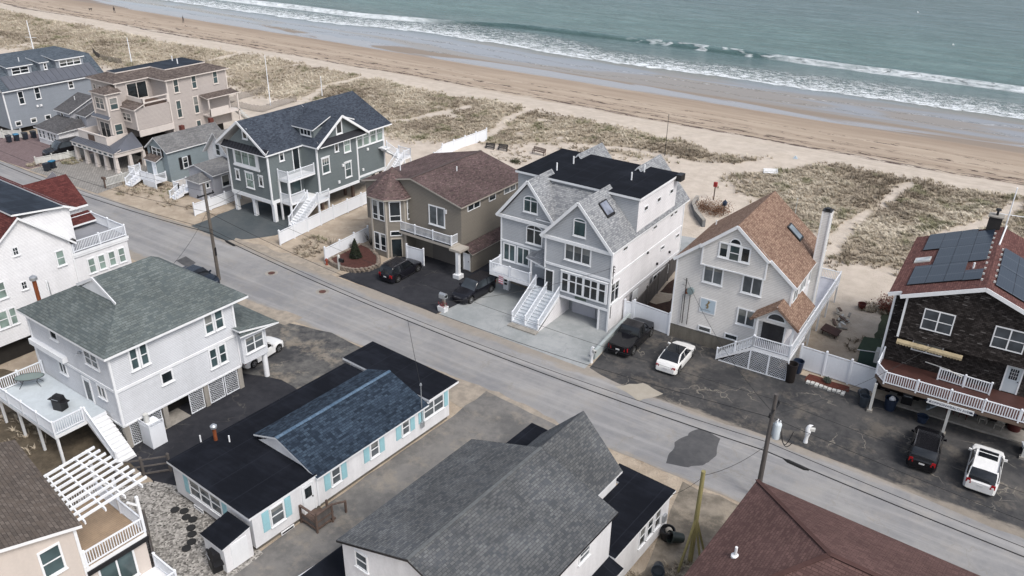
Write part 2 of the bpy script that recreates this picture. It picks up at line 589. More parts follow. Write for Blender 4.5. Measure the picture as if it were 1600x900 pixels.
def stairs(th, a, b, width, n, mat='white', name='stairs', solid=True, riser=True, tread=None):
    """flight from bottom centre a to top centre b"""
    mb = MB()
    a, b = Vector(a), Vector(b)
    d = Vector((b.x - a.x, b.y - a.y, 0)); L = d.length; d.normalize()
    s = Vector((-d.y, d.x, 0)) * (width / 2)
    run = L / n; rise = (b.z - a.z) / n
    def P_(t, z, sgn): 
        q = Vector((a.x, a.y, 0)) + d * t + s * sgn
        return (q.x, q.y, z)
    for k in range(n):
        t0, t1 = run * k, run * (k + 1)
        z = a.z + rise * (k + 1)
        bt = [P_(t0 - 0.03, z - 0.045, -1), P_(t0 - 0.03, z - 0.045, 1), P_(t1, z - 0.045, 1), P_(t1, z - 0.045, -1)]
        tp = [(x, y, z) for x, y, _ in bt]
        mb.hexa(list(reversed(bt)), list(reversed(tp)), 1 if tread else 0)
        if riser:
            bt = [P_(t0, z - rise, -0.98), P_(t0, z - rise, 0.98), P_(t0 + 0.02, z - rise, 0.98), P_(t0 + 0.02, z - rise, -0.98)]
            tp = [(x, y, z - 0.046) for x, y, _ in bt]
            mb.hexa(list(reversed(bt)), list(reversed(tp)))
    for sg in (-1, 1):
        o = s.normalized() * 0.02 * sg
        A0 = Vector(P_(-0.03, a.z, sg)); A1 = Vector(P_(-0.03, a.z + rise * 0.4, sg))
        B0 = Vector(P_(L, b.z - 0.36, sg)); B1 = Vector(P_(L, b.z - 0.046, sg))
        q = [A0, B0, B1, A1]
        f1 = [tuple(p + o) for p in q]; f2 = [tuple(p - o) for p in q]
        if sg > 0: f1, f2 = f2, f1
        mb.poly(f1); mb.poly(list(reversed(f2)))
        for k in range(4):
            j = (k + 1) % 4
            mb.poly([f1[j], f1[k], f2[k], f2[j]])
    return mb.build(name, [mat, tread or mat], th)

def corner_trim(th, pts, z0, z1, w=0.11, mat='white', name='corner_board'):
    mb = MB()
    for q in pts:
        x, y = q[0], q[1]
        zz0, zz1 = (q[2], q[3]) if len(q) > 2 else (z0, z1)
        mb.box(x - w / 2, x + w / 2, y - w / 2, y + w / 2, zz0, zz1)
    return mb.build(name, mat, th)

def fascia_text(body, size, mat, parent, loc, rot, extr=0.004, name='lettering'):
    cu = bpy.data.curves.new(name, 'FONT')
    cu.body = body; cu.size = size; cu.extrude = extr; cu.align_x = 'CENTER'; cu.align_y = 'CENTER'
    tmp = bpy.data.objects.new(name + '_tmp', cu)
    COL.objects.link(tmp)
    dg = bpy.context.evaluated_depsgraph_get()
    me = bpy.data.meshes.new_from_object(tmp.evaluated_get(dg))
    bpy.data.objects.remove(tmp)
    bpy.data.curves.remove(cu)
    me.materials.clear(); me.materials.append(M[mat] if isinstance(mat, str) else mat)
    o = bpy.data.objects.new(name, me)
    COL.objects.link(o)
    o.parent = parent; o.location = loc; o.rotation_euler = rot
    return o

def vent(mb, x, y, z, r=0.05, h=0.5, m=0):
    mb.tube((x, y, z - 0.15), (x, y, z + h), r, n=10, m=m)
# ================================================================ ground, road, beach, sea
def interp(x, pts):
    if x <= pts[0][0]: return pts[0][1]
    for (a, b), (c, d) in zip(pts, pts[1:]):
        if x <= c: return b + (d - b) * (x - a) / (c - a)
    return pts[-1][1]
LAND = [(-400, 84), (-189, 84), (-157, 88), (-125, 90), (-104, 92), (-94, 94), (-88, 88), (-80, 86), (-73, 89), (-66, 91), (-61, 97), (-54, 97), (-48, 100), (-42, 101), (-37, 104), (-34, 98), (-29, 92), (-24, 87), (-19, 84), (-15, 80), (-9, 81), (-4, 80), (10, 78), (60, 78)]
SEAW = [(-400, 115), (-190, 114), (-120, 115), (-60, 113.5), (-46, 113), (-39, 110), (-33, 110), (-28, 113), (-17, 115), (60, 114)]
PATHS = [[(-14, 112), (-15.5, 101), (-17, 93), (-16, 84)], [(-1.5, 112), (-4, 102), (-8, 94)], [(-90, 90), (-84, 101), (-82, 108)], [(-70, 97), (-73, 106), (-73, 116)], [(-44, 92), (-40, 100), (-33, 105), (-28, 112), (-27, 118)], [(-106, 92), (-112, 104), (-111, 118)], [(-60, 92), (-58, 101), (-50, 104), (-40, 103)], [(-150, 88), (-146, 118)]]
def seg_d(px, py, a, b):
    dx, dy = b[0] - a[0], b[1] - a[1]
    t = max(0, min(1, ((px - a[0]) * dx + (py - a[1]) * dy) / (dx * dx + dy * dy)))
    return math.hypot(px - a[0] - dx * t, py - a[1] - dy * t)
def grass_at(x, y):
    """0..1 cover of dune grass"""
    if y < 76 or y > 122: return 0.0
    n1 = noise.noise((x * .09, y * .09, 1.3)); n2 = noise.noise((x * .28, y * .28, 7.7)); n3 = noise.noise((x * .8, y * .8, 3.1))
    lo = interp(x, LAND) + n1 * 2.5 + n2 * 2.2; hi = interp(x, SEAW) + n1 * 1.5 + n2 * 1.6
    g = min((y - lo) / 5.0, (hi - y) / 2.2)
    g = max(0.0, min(1.0, g))
    for p in PATHS:
        d = min(seg_d(x, y, p[k], p[k + 1]) for k in range(len(p) - 1))
        w = .35 + .45 * n2 + .4 * n1 + (1.3 if p is PATHS[4] else 0)
        g *= max(0.0, min(1.0, (d - w) / .9))
    hole = n2 * .75 + n1 * .55 + n3 * .2
    g *= 1 - max(0.0, min(1.0, (hole - .42) / .3))
    # thin strip with more bare sand between the white fence and the path
    if -60 < x < -30 and y < 104: g *= .5 + .5 * max(0, min(1, (n2 + .25) * 3))
    return g
def ground_z(x, y):
    z = 0.0
    if y > 78:
        k = max(0, min(1, (y - 78) / 8)) * max(0, min(1, (121 - y) / 6))
        z += k * (.55 * (noise.noise((x * .07, y * .09, 4.2)) + .3) + .22 * noise.noise((x * .3, y * .3, 2.2)))
        z += .35 * math.exp(-((y - 112) / 5.0) ** 2)
    if y > 117: z -= (y - 117) * .055 if y < 145 else 28 * .055 + (y - 145) * .028
    if 60 < y <= 84 or (50 < y and x < -120): z += .05 * noise.noise((x * .4, y * .4, .3))
    return z
SEA_Z = -1.62
def lines(brk):
    out = []
    for a, b, s in brk:
        n = max(1, int(round((b - a) / s)))
        out += [a + (b - a) * k / n for k in range(n)]
    return out + [brk[-1][1]]
xs = lines([(-2500, -600, 240), (-600, -300, 30), (-300, 30, 1.25), (30, 120, 15), (120, 900, 130)])
ys = lines([(-200, 0, 40), (0, 76, 4), (76, 123, 1.0), (123, 175, 3), (175, 260, 20), (260, 700, 110)])
gv = [(x, y, ground_z(x, y)) for y in ys for x in xs]
nx = len(xs)
gf = [(j * nx + i, j * nx + i + 1, (j + 1) * nx + i + 1, (j + 1) * nx + i) for j in range(len(ys) - 1) for i in range(nx - 1)]
me = bpy.data.meshes.new('ground')
me.from_pydata(gv, [], gf)
at = me.attributes.new('grass', 'FLOAT', 'POINT')
at.data.foreach_set('value', [grass_at(v[0], v[1]) for v in gv])
me.polygons.foreach_set('use_smooth', [True] * len(gf))

t = NT('sand')
p = t.pos(); X, Y, Z = t.sep(p)
n_big = t.noise(p, .12, 4, .55); n_mid = t.noise(p, .7, 5, .6); n_fine = t.noise(p, 6, 4, .65); n_grain = t.noise(p, 28, 2, .7)
strk = t.noise(t.mapping(p, (.05, .5, 1)), 1.0, 5, .62, .3)      # shore-parallel streaks
yy = t.math('ADD', Y, t.math('MULTIPLY', t.math('SUBTRACT', n_big, .5), 5.0))
yy = t.math('ADD', yy, t.math('MULTIPLY', t.math('SUBTRACT', strk, .5), 6.0))
lot = t.mix(t.ss(n_mid, .35, .7), (0.34, 0.28, 0.215, 1), (0.44, 0.37, 0.29, 1))
lot = t.mix(t.ss(t.noise(p, .35, 6, .7, .6), .56, .72), lot, (0.20, 0.155, 0.11, 1))
beach = t.mix(t.ss(n_mid, .3, .7), (0.455, 0.395, 0.33, 1), (0.54, 0.475, 0.405, 1))
c = t.mix(t.ss(Y, 60, 80), lot, beach)
# thatch under the grass
ga = t.n('Attribute'); ga.attribute_name = 'grass'
thatch = t.mix(t.ss(n_fine, .35, .65), (0.29, 0.24, 0.18, 1), (0.40, 0.345, 0.265, 1))
gm = t.ss(t.math('ADD', ga.outputs['Fac'], t.math('MULTIPLY', t.math('SUBTRACT', n_fine, .5), .8)), .25, .75)
c = t.mix(gm, c, thatch)
tan = t.mix(t.ss(strk, .35, .65), (0.33, 0.262, 0.20, 1), (0.42, 0.345, 0.27, 1))
c = t.mix(t.ss(yy, 120.5, 123.5), c, tan)
damp = t.mix(t.ss(strk, .3, .7), (0.26, 0.20, 0.15, 1), (0.34, 0.272, 0.21, 1))
c = t.mix(t.ss(yy, 133, 142), c, damp)
# wheel tracks along the upper beach
for yt, w in ((117.6, .14), (119.2, .14), (118.4, .1)):
    d = t.math('ABSOLUTE', t.math('SUBTRACT', t.math('ADD', Y, t.math('MULTIPLY', t.math('SUBTRACT', n_big, .5), 2.5)), yt))
    c = t.mix(t.math('MULTIPLY', t.math('SUBTRACT', 1.0, t.ss(d, w * .5, w * 1.8)), .35), c, (0.33, 0.27, 0.21, 1))
# wrack lines of dark seaweed
wr1 = t.noise(t.mapping(p, (.32, 1.2, 1)), 1.0, 6, .7, 1.2); wr2 = t.noise(t.mapping(p, (.035, .035, 1)), 1.0, 2, .5)
for y0, w, th in ((122.2, 1.0, .53), (124.6, 1.5, .575), (128.2, 1.6, .59), (133.0, 1.4, .61)):
    d = t.math('ABSOLUTE', t.math('SUBTRACT', t.math('ADD', Y, t.math('MULTIPLY', t.math('SUBTRACT', wr2, .5), 7.0)), y0))
    band = t.math('SUBTRACT', 1.0, t.ss(d, w * .2, w))
    m_ = t.math('MULTIPLY', band, t.ss(t.math('ADD', wr1, t.math('MULTIPLY', wr2, .12)), th, th + .05))
    c = t.mix(m_, c, (0.055, 0.032, 0.026, 1))
# wet flats with standing film of water
wet0 = t.ss(t.math('ADD', Y, t.math('MULTIPLY', t.math('SUBTRACT', strk, .5), 2.0)), 142.2, 143.4)
bars = t.noise(t.mapping(p, (.02, .13, 1)), 1.0, 3, .5, .6)
film = t.mix(t.ss(bars, .50, .56), (0.27, 0.265, 0.275, 1), (0.235, 0.19, 0.15, 1))
c = t.mix(wet0, c, film)
rough = t.math('SUBTRACT', .95, t.math('MULTIPLY', wet0, t.math('SUBTRACT', .72, t.math('MULTIPLY', t.ss(bars, .5, .56), .4))))
gr = t.math('MULTIPLY_ADD', n_grain, .22, .89)
hs = t.n('HueSaturation'); t.l(c, hs.inputs['Color']); t.l(gr, hs.inputs['Value'])
foot = t.math('ADD', t.math('MULTIPLY', n_mid, .8), t.math('MULTIPLY', n_fine, .6))
dry = t.math('SUBTRACT', 1.0, t.ss(Y, 138, 143))
t.bump(t.math('MULTIPLY', foot, dry), .8, .22)
t.out(hs.outputs[0], rough, .35)
me.materials.append(t.m)
g = bpy.data.objects.new('ground', me); COL.objects.link(g); struct(g)

# ---- sea
def wave_line(x):  # crest of the breaking wave
    return interp(x, [(-600, 172), (-227, 174), (-172, 177), (-150, 182), (-129, 190), (-84, 192), (-50, 192), (0, 190), (200, 190)])
def sea_z(x, y):
    yb = wave_line(x) + 1.2 * noise.noise((x * .05, 3.3, 1))
    z = SEA_Z + .75 * math.exp(-((y - yb - 1.2) / (1.1 if y < yb + 1.2 else 2.6)) ** 2)
    z += .16 * noise.noise((x * .05, y * .16, .5)) * max(0, min(1, (y - 168) / 20))
    y2 = interp(x, [(-400, 158), (-174, 162), (-146, 167), (-119, 167), (-92, 164), (-71, 165), (0, 166), (200, 166)])
    z += .16 * math.exp(-((y - y2 - .6) / .7) ** 2)
    return z
xs2 = lines([(-2500, -420, 130), (-420, 40, 3.0), (40, 900, 86)])
ys2 = lines([(142, 160, 1.5), (160, 206, .6), (206, 300, 2.5), (300, 700, 20), (700, 4000, 330)])
sv = [(x, y, sea_z(x, y) - (max(0, 160 - y) * .004)) for y in ys2 for x in xs2]
nx = len(xs2)
sf = [(j * nx + i, j * nx + i + 1, (j + 1) * nx + i + 1, (j + 1) * nx + i) for j in range(len(ys2) - 1) for i in range(nx - 1)]
me = bpy.data.meshes.new('sea'); me.from_pydata(sv, [], sf)
me.polygons.foreach_set('use_smooth', [True] * len(sf))
t = NT('sea_water')
p = t.pos(); X, Y, Z = t.sep(p)
def poly_line(t, X, pts):
    """piecewise-linear y(x) as nodes"""
    cur = pts[0][1]
    for (a, b), (c_, d) in zip(pts, pts[1:]):
        mr = t.n('MapRange'); t.l(X, mr.inputs[0]); mr.inputs[1].default_value = a; mr.inputs[2].default_value = c_; mr.inputs[3].default_value = 0; mr.inputs[4].default_value = d - b
        cur = t.math('ADD', cur, mr.outputs[0])
    return cur
big = t.noise(t.mapping(p, (.25, 1, 1)), .05, 3, .5)
lo_ = poly_line(t, X, [(-400, 158), (-174, 162), (-146, 167), (-119, 167), (-92, 164), (-71, 165), (0, 166)])
hi_ = poly_line(t, X, [(-300, 168), (-185, 172), (-158, 178), (-139, 185), (-110, 183), (-93, 176), (-76, 176), (-43, 180), (-26, 180), (0, 177)])
br_ = poly_line(t, X, [(-600, 172), (-227, 174), (-172, 177), (-150, 182), (-129, 190), (-84, 192), (-50, 192), (0, 190)])
edge = t.noise(t.mapping(p, (.16, .16, 1)), 1.0, 4, .6)
Yl = t.math('SUBTRACT', t.math('ADD', Y, t.math('MULTIPLY', t.math('SUBTRACT', edge, .5), 3.0)), lo_)     # metres seaward of the swash front
film = t.mix(t.ss(t.noise(t.mapping(p, (.02, .13, 1)), 1.0, 3, .5, .6), .48, .58), (0.22, 0.225, 0.24, 1), (0.215, 0.18, 0.145, 1))
shallow = (0.16, 0.21, 0.21, 1); deep = (0.14, 0.205, 0.228, 1); mid = (0.145, 0.235, 0.235, 1)
c = t.mix(t.ss(Yl, -7, 6), film, shallow)
c = t.mix(t.ss(Y, 176, 205), c, mid)
c = t.mix(t.ss(t.math('ADD', Y, t.math('MULTIPLY', big, 60)), 230, 330), c, deep)
# speckled spent foam between the swash line and the break
f1 = t.noise(t.mapping(p, (.5, 1.0, 1)), 1.1, 5, .75, .8); f2 = t.noise(t.mapping(p, (1, 1.6, 1)), 3.2, 3, .7)
fo = t.math('ADD', t.math('MULTIPLY', f1, .65), t.math('MULTIPLY', f2, .5))
band = t.math('MULTIPLY', t.ss(Yl, -.2, .9), t.math('SUBTRACT', 1.0, t.ss(t.math('ADD', t.math('SUBTRACT', Y, hi_), t.math('MULTIPLY', edge, 5)), 0, 5)))
near = t.math('SUBTRACT', 1.0, t.ss(Yl, 0, 11))
th = t.math('SUBTRACT', .575, t.math('MULTIPLY', near, .06))
foam = t.math('MULTIPLY', band, t.ss(t.math('SUBTRACT', fo, th), 0, .05))
front = t.math('SUBTRACT', 1.0, t.ss(t.math('ABSOLUTE', t.math('SUBTRACT', Yl, .6)), .25, .8))
foam = t.math('MAXIMUM', foam, t.math('MULTIPLY', front, t.ss(f1, .34, .5)))
for off, st in ((-5.2, .45), (-10.5, .3), (-16.5, .6)):
    l2 = t.math('SUBTRACT', 1.0, t.ss(t.math('ABSOLUTE', t.math('SUBTRACT', t.math('ADD', Yl, t.math('MULTIPLY', edge, 3.5)), off)), .1, .45))
    foam = t.math('MAXIMUM', foam, t.math('MULTIPLY', l2, t.math('MULTIPLY', t.ss(f1, .42, .6), st)))
# breaking crest
Yb = t.math('SUBTRACT', t.math('ADD', Y, t.math('MULTIPLY', t.math('SUBTRACT', edge, .5), 1.6)), br_)
crest = t.math('MULTIPLY', t.ss(Yb, -2.3, -1.2), t.math('SUBTRACT', 1.0, t.ss(Yb, .9, 2.6)))
along = t.math('ADD', t.ss(X, -62, -52), t.math('SUBTRACT', 1.0, t.ss(X, -160, -140)), clamp=True)
along = t.math('MAXIMUM', along, t.math('MULTIPLY', t.ss(t.noise(t.mapping(p, (.2, .02, 1)), 1.0, 2, .5), .55, .62), t.ss(X, -100, -80)))
foam = t.math('MAXIMUM', foam, t.math('MULTIPLY', t.math('MULTIPLY', crest, along), t.ss(f1, .3, .46)))
face = t.math('MULTIPLY', t.ss(Yb, -2.6, -.9), t.math('SUBTRACT', 1.0, t.ss(Yb, -.2, 1.4)))
c = t.mix(t.math('MULTIPLY', face, .6), c, (0.018, 0.055, 0.045, 1))
c = t.mix(foam, c, (0.72, 0.76, 0.78, 1))
w1 = t.noise(t.mapping(p, (.3, 1.0, 1), (0, 0, R(-6))), .28, 6, .7, .5); w2 = t.noise(t.mapping(p, (.5, 1.4, 1), (0, 0, R(14))), .9, 4, .65)
rip = t.ss(t.math('ADD', t.math('MULTIPLY', w1, .6), t.math('MULTIPLY', w2, .5)), .42, .70)
c = t.mix(t.math('MULTIPLY', t.math('SUBTRACT', 1.0, rip), t.math('MULTIPLY', t.ss(Yl, 4, 25), .6)), c, (0.045, 0.095, 0.10, 1))
open_ = t.ss(Yl, -6, 14)
hgt = t.math('MULTIPLY', t.math('ADD', w1, t.math('MULTIPLY', w2, .4)), open_)
hgt = t.math('ADD', hgt, t.math('MULTIPLY', foam, .25))
t.bump(hgt, 1.0, 1.5)
t.out(c, t.math('MULTIPLY_ADD', foam, .55, .16), .5)
t.b.inputs['IOR'].default_value = 1.33
me.materials.append(t.m)
so = bpy.data.objects.new('sea', me); COL.objects.link(so); struct(so)

# ---- road and yards
def asphalt(name, c1, c2, crack=(0.22, 0.20, 0.17, 1), cr=.5, sandy=.0, tyre=0.0, edges=None):
    t = NT(name); p = t.pos()
    a = t.noise(p, .22, 6, .62, .4); b = t.noise(p, 1.6, 5, .65); g = t.noise(p, 22, 2, .8)
    c = t.mix(t.ss(t.math('ADD', t.math('MULTIPLY', a, .7), t.math('MULTIPLY', b, .35)), .40, .66), c1, c2)
    if tyre:
        st = t.noise(t.mapping(p, (.06, 1.3, 1)), 1.0, 4, .6)
        c = t.mix(t.math('MULTIPLY', t.ss(st, .42, .68), tyre), c, tuple(x * 1.35 for x in c2[:3]) + (1,))
    vo = t.n('TexVoronoi', feature='DISTANCE_TO_EDGE'); vo.inputs['Scale'].default_value = .28
    dv = t.n('VectorMath', operation='ADD'); nv = t.n('TexNoise'); nv.inputs['Scale'].default_value = .9; nv.inputs['Detail'].default_value = 5
    sc = t.n('VectorMath', operation='SCALE'); t.l(nv.outputs['Color'], sc.inputs[0]); sc.inputs['Scale'].default_value = 1.9
    t.l(p, nv.inputs['Vector']); t.l(p, dv.inputs[0]); t.l(sc.outputs[0], dv.inputs[1]); t.l(dv.outputs[0], vo.inputs['Vector'])
    k = t.math('SUBTRACT', 1.0, t.ss(vo.outputs['Distance'], .003, .015))
    k = t.math('MULTIPLY', k, t.math('MULTIPLY', t.ss(t.noise(p, .3, 2, .5), .46, .6), cr))
    c = t.mix(k, c, crack)
    if sandy:
        s_ = t.ss(t.math('ADD', t.noise(p, .45, 6, .7), t.math('MULTIPLY', b, .25)), .62, .78)
        c = t.mix(t.math('MULTIPLY', s_, sandy), c, (0.33, 0.28, 0.215, 1))
    if edges:
        Y_ = t.sep(p)[1]; e0, e1, e2, e3 = edges
        d = t.math('MAXIMUM', t.math('SUBTRACT', 1.0, t.ss(Y_, e0, e1)), t.ss(Y_, e2, e3))
        n_ = t.noise(t.mapping(p, (.35, 1, 1)), .8, 6, .7)
        m_ = t.ss(t.math('ADD', d, t.math('MULTIPLY', n_, 1.1)), .95, 1.25)
        c = t.mix(t.math('MULTIPLY', m_, .8), c, t.mix(b, (0.20, 0.178, 0.15, 1), (0.36, 0.315, 0.26, 1)))
    hs = t.n('HueSaturation'); t.l(c, hs.inputs['Color']); t.l(t.math('MULTIPLY_ADD', g, .35, .82), hs.inputs['Value'])
    t.bump(t.math('ADD', g, t.math('MULTIPLY', b, 1.2)), .25, .02)
    return t.out(hs.outputs[0], .9, .25)
M['road'] = asphalt('worn_road_asphalt', (0.215, 0.215, 0.22, 1), (0.275, 0.27, 0.265, 1), cr=.35, sandy=.12, tyre=.45, edges=(40.2, 43.0, 46.6, 50.2))
M['lot_dark'] = asphalt('dark_lot_asphalt', (0.034, 0.035, 0.038, 1), (0.075, 0.073, 0.072, 1), cr=.75, sandy=.18, edges=(47.6, 50.6, 90, 91))
M['lot_black'] = asphalt('sealed_black_asphalt', (0.018, 0.019, 0.024, 1), (0.035, 0.036, 0.042, 1), cr=.2)
M['lot_mix'] = asphalt('patchy_lot_asphalt', (0.045, 0.046, 0.05, 1), (0.15, 0.145, 0.135, 1), cr=.6, sandy=.45)
M['patch'] = asphalt('fresh_patch_asphalt', (0.07, 0.071, 0.075, 1), (0.11, 0.109, 0.11, 1), cr=.0)
M['drive_grey'] = asphalt('grey_concrete_drive', (0.25, 0.268, 0.27, 1), (0.34, 0.352, 0.355, 1), (0.12, 0.12, 0.12, 1), cr=.25)
M['lane'] = asphalt('dusty_lane_asphalt', (0.115, 0.113, 0.11, 1), (0.19, 0.182, 0.172, 1), cr=.4, sandy=.3)
def wob(pts, amp, seed, step=1.0):
    """irregular outline from a coarse one"""
    out = []
    n = len(pts)
    for i in range(n):
        a, b = pts[i], pts[(i + 1) % n]
        L = math.hypot(b[0] - a[0], b[1] - a[1]); m = max(1, int(L / step))
        for k in range(m):
            x = a[0] + (b[0] - a[0]) * k / m; y = a[1] + (b[1] - a[1]) * k / m
            out.append((x + amp * noise.noise((x * .9, y * .9, seed)), y + amp * noise.noise((x * .9, y * .9, seed + 9))))
    return out
def sheet(name, pts, z, mat, amp=.0, step=1.2, seed=1.0, kind='structure'):
    q = wob(pts, amp, seed, step) if amp else pts
    mb = MB(); mb.poly([(x, y, z) for x, y in q])
    o = mb.build(name, mat); struct(o, kind); return o
sheet('road', [(-260, 40.4), (-60, 40.4), (-40, 41.6), (60, 40.6), (60, 48.6), (6, 48.6), (-20, 49.6), (-60, 49.5), (-100, 48.6), (-260, 47.2)], .012, 'road', .25, 1.5)
sheet('driveway', [(-53.9, 49.7), (-41.3, 49.4), (-40.6, 55.0), (-42.2, 64.0), (-52.5, 58.5), (-51.6, 55.2), (-52.3, 53.0), (-53.6, 51.6)], .016, 'lot_black', .12)
sheet('driveway', [(-41.2, 49.5), (-26.1, 49.2), (-26.4, 58.0), (-40.4, 58.4)], .019, 'drive_grey', .03)
sheet('driveway', [(-25.9, 49.4), (-22.0, 48.7), (-14, 48.8), (-9, 49.2), (-4, 49.0), (2, 48.2), (14, 47.5), (24, 47.5), (24, 58.6), (-26.6, 58.4)], .0135, 'lot_dark', .25)
sheet('driveway', [(-76.0, 49.2), (-69.6, 48.8), (-66.4, 52.8), (-66.6, 57), (-70, 60), (-76.6, 58.5)], .016, asphalt('slate_gravel_drive', (0.062, 0.075, 0.082, 1), (0.088, 0.098, 0.102, 1), cr=0.), .25)
sheet('driveway', [(-46.5, 41.5), (-42.3, 41.2), (-38.9, 39.0), (-39.2, 25), (-41.5, 21.4), (-46.0, 22.0), (-50.0, 24.0), (-56, 24), (-56, 38.0), (-50.5, 40.6)], .017, 'lot_mix', .2)
sheet('driveway', [(-44.2, 34.2), (-39.2, 33.5), (-39.3, 23), (-41.0, 21.2), (-46.5, 21.8), (-50, 24), (-50, 32)], .021, 'lot_black', .25)
sheet('lane', [(-30.5, 42.0), (-23.5, 41.4), (-25.2, 22.5), (-25.2, 8.0), (-38.8, 8), (-31.6, 18.5)], .028, 'lane', .2)
sheet('yard', [(-14.0, 41.0), (-8.0, 41.2), (-8.6, 30), (-9.5, 20), (-13.3, 20), (-12.9, 34)], .018, asphalt('dusty_yard', (0.12, 0.105, 0.085, 1), (0.27, 0.235, 0.19, 1), cr=.2, sandy=.5), .4)
# block paving and reddish pavers by the far houses
def paving(name, c1, c2, w, h_):
    t = NT(name); br = t.n('TexBrick', offset=.5, offset_frequency=2)
    t.l(t.mapping(t.pos(), (1, 1, 1), (0, 0, R(38))), br.inputs['Vector'])
    for k_, v_ in (('Scale', 1), ('Brick Width', w), ('Row Height', h_), ('Mortar Size', .02), ('Color1', c1), ('Color2', c2), ('Mortar', tuple(x * .6 for x in c1[:3]) + (1,))): br.inputs[k_].default_value = v_
    st = t.noise(t.pos(), .4, 5, .6)
    return t.out(t.mix(t.math('MULTIPLY', t.ss(st, .4, .7), .35), br.outputs['Color'], tuple(x * .7 for x in c2[:3]) + (1,)), .9, .2)
sheet('paved_forecourt', [(-108.6, 48.7), (-93.4, 48.9), (-94.5, 56.2), (-98, 62), (-108.4, 62), (-108.8, 52)], .016, paving('grey_block_paving', (0.22, 0.21, 0.195, 1), (0.29, 0.275, 0.255, 1), .6, .3), .08)
sheet('paved_forecourt', [(-127, 48.2), (-109.0, 48.8), (-108.9, 53), (-109.4, 62), (-120, 63), (-126, 55)], .016, paving('mauve_block_paving', (0.16, 0.12, 0.12, 1), (0.22, 0.165, 0.165, 1), .4, .2), .08)
# loose sand spread along the verge of the road, patches, manholes
sheet('road_patch', [(-15.6, 47.0), (-13.7, 46.8), (-13.3, 43.9), (-14.2, 42.5), (-15.7, 42.2), (-16.3, 44.6)], .017, 'patch', .34, .22)
sheet('road_patch', [(-69.6, 44.0), (-67.4, 43.6), (-67.2, 42.4), (-69.5, 42.7)], .017, 'patch', .1, .5)
sheet('road_patch', [(-22.8, 48.4), (-20.6, 47.7), (-19.4, 49.4), (-21.4, 50.2)], .022, asphalt('pale_concrete_patch', (0.33, 0.30, 0.25, 1), (0.40, 0.37, 0.32, 1), cr=0), .3, .5)
for pts, sd in (([(-68, 41.4), (-56, 41.3), (-50.5, 42.0), (-50.5, 40.2), (-60, 39.0), (-70, 39.4)], 3.), ([(-36.5, 42.2), (-28, 42.4), (-22.5, 41.6), (-23.5, 39.6), (-36, 39.2)], 4.), ([(-69.3, 50.0), (-54.5, 50.9), (-55.0, 49.3), (-68, 48.9)], 7.)):
    t = NT('verge_sand'); p = t.pos(); c = t.mix(t.ss(t.noise(p, 1.2, 5, .65), .35, .65), (0.25, 0.22, 0.185, 1), (0.35, 0.305, 0.25, 1)); t.bump(t.noise(p, 5, 4, .6), .5, .05); t.out(c, .95, .2)
    sheet('sand_verge', pts, .024, t.m, .55, .8, sd)
for x, y in ((-52.7, 46.5), (-59.6, 46.4)):
    mb = MB(); mb.poly([(x + .62 * math.cos(2 * PI * k / 20), y + .62 * math.sin(2 * PI * k / 20), .022) for k in range(20)], 1)
    mb.lathe(x, y, [(.34, .023), (.34, .032), (0, .034)], 16, 0)
    tag(mb.build('manhole_cover', [plain('iron_cover', (0.10, .045, .035, 1), .7, .4), 'concrete']), 'rusty manhole cover ' + ('nearer the turret house driveway' if x > -55 else 'in broken asphalt farther up the street'), 'manhole cover')
# gravel yard with stepping stones
t = NT('pea_gravel'); vo = t.n('TexVoronoi'); vo.inputs['Scale'].default_value = 8.5; t.l(t.pos(), vo.inputs['Vector'])
t.bump(vo.outputs['Distance'], .8, .05)
bwn = t.n('RGBToBW'); t.l(vo.outputs['Color'], bwn.inputs[0])
t.out(t.mix(bwn.outputs[0], (0.03, 0.028, 0.024, 1), (0.50, 0.475, 0.44, 1)), .9, .2)
sheet('gravel_yard', [(-41.8, 21.4), (-38.4, 22.4), (-31.2, 21.2), (-31.4, 14.5), (-36, 12), (-44.5, 18.0)], .033, t.m, .15)
for k, (x, y) in enumerate([(-38.4, 20.5), (-37.85, 20.75), (-37.3, 20.5), (-36.8, 20.6), (-36.3, 20.1), (-35.8, 19.8), (-35.3, 19.4), (-35.1, 18.9)]):
    mb = MB(); n_ = 14; mb.prism([(x + .27 * math.cos(2 * PI * j / n_), y + .27 * math.sin(2 * PI * j / n_)) for j in range(n_)], .01, .08)
    tag(mb.build('stepping_stone', plain('wet_dark_stone', (0.02, .02, .02, 1), .7, .3)), ('first', 'second', 'third', 'fourth', 'fifth', 'sixth', 'seventh', 'eighth')[k] + ' dark stepping stone in the gravel yard, counted from the dark fence end', 'stepping stone', 'stepping stones in the gravel yard')

# ---- dune grass: one mass of tufts
rng = random.Random(5)
V_ = []; F_ = []; Cc = []
def tuft(x, y, z, hgt, spread, nb, tone):
    for k in range(nb):
        a = rng.random() * 2 * PI; ln = hgt * (.6 + .6 * rng.random()); w = .035 + .02 * rng.random()
        bx, by = x + spread * .3 * math.cos(a) * rng.random(), y + spread * .3 * math.sin(a) * rng.random()
        lean = spread * (.35 + .75 * rng.random()) + .10
        tx, ty = bx + lean * math.cos(a) - .20, by + lean * math.sin(a) - .06
        ca, sa = math.cos(a + PI / 2) * w, math.sin(a + PI / 2) * w
        i = len(V_)
        mx, my = bx + (tx - bx) * .45, by + (ty - by) * .45
        V_.extend([(bx - ca, by - sa, z - .05), (bx + ca, by + sa, z - .05), (mx + ca * .8, my + sa * .8, z + ln * .68), (mx - ca * .8, my - sa * .8, z + ln * .68), (tx, ty, z + ln * .86)])
        F_.append((i, i + 1, i + 2, i + 3)); F_.append((i + 3, i + 2, i + 4))
        c_ = min(1, max(0, tone + rng.uniform(-.25, .25))); Cc.extend([c_] * 5)
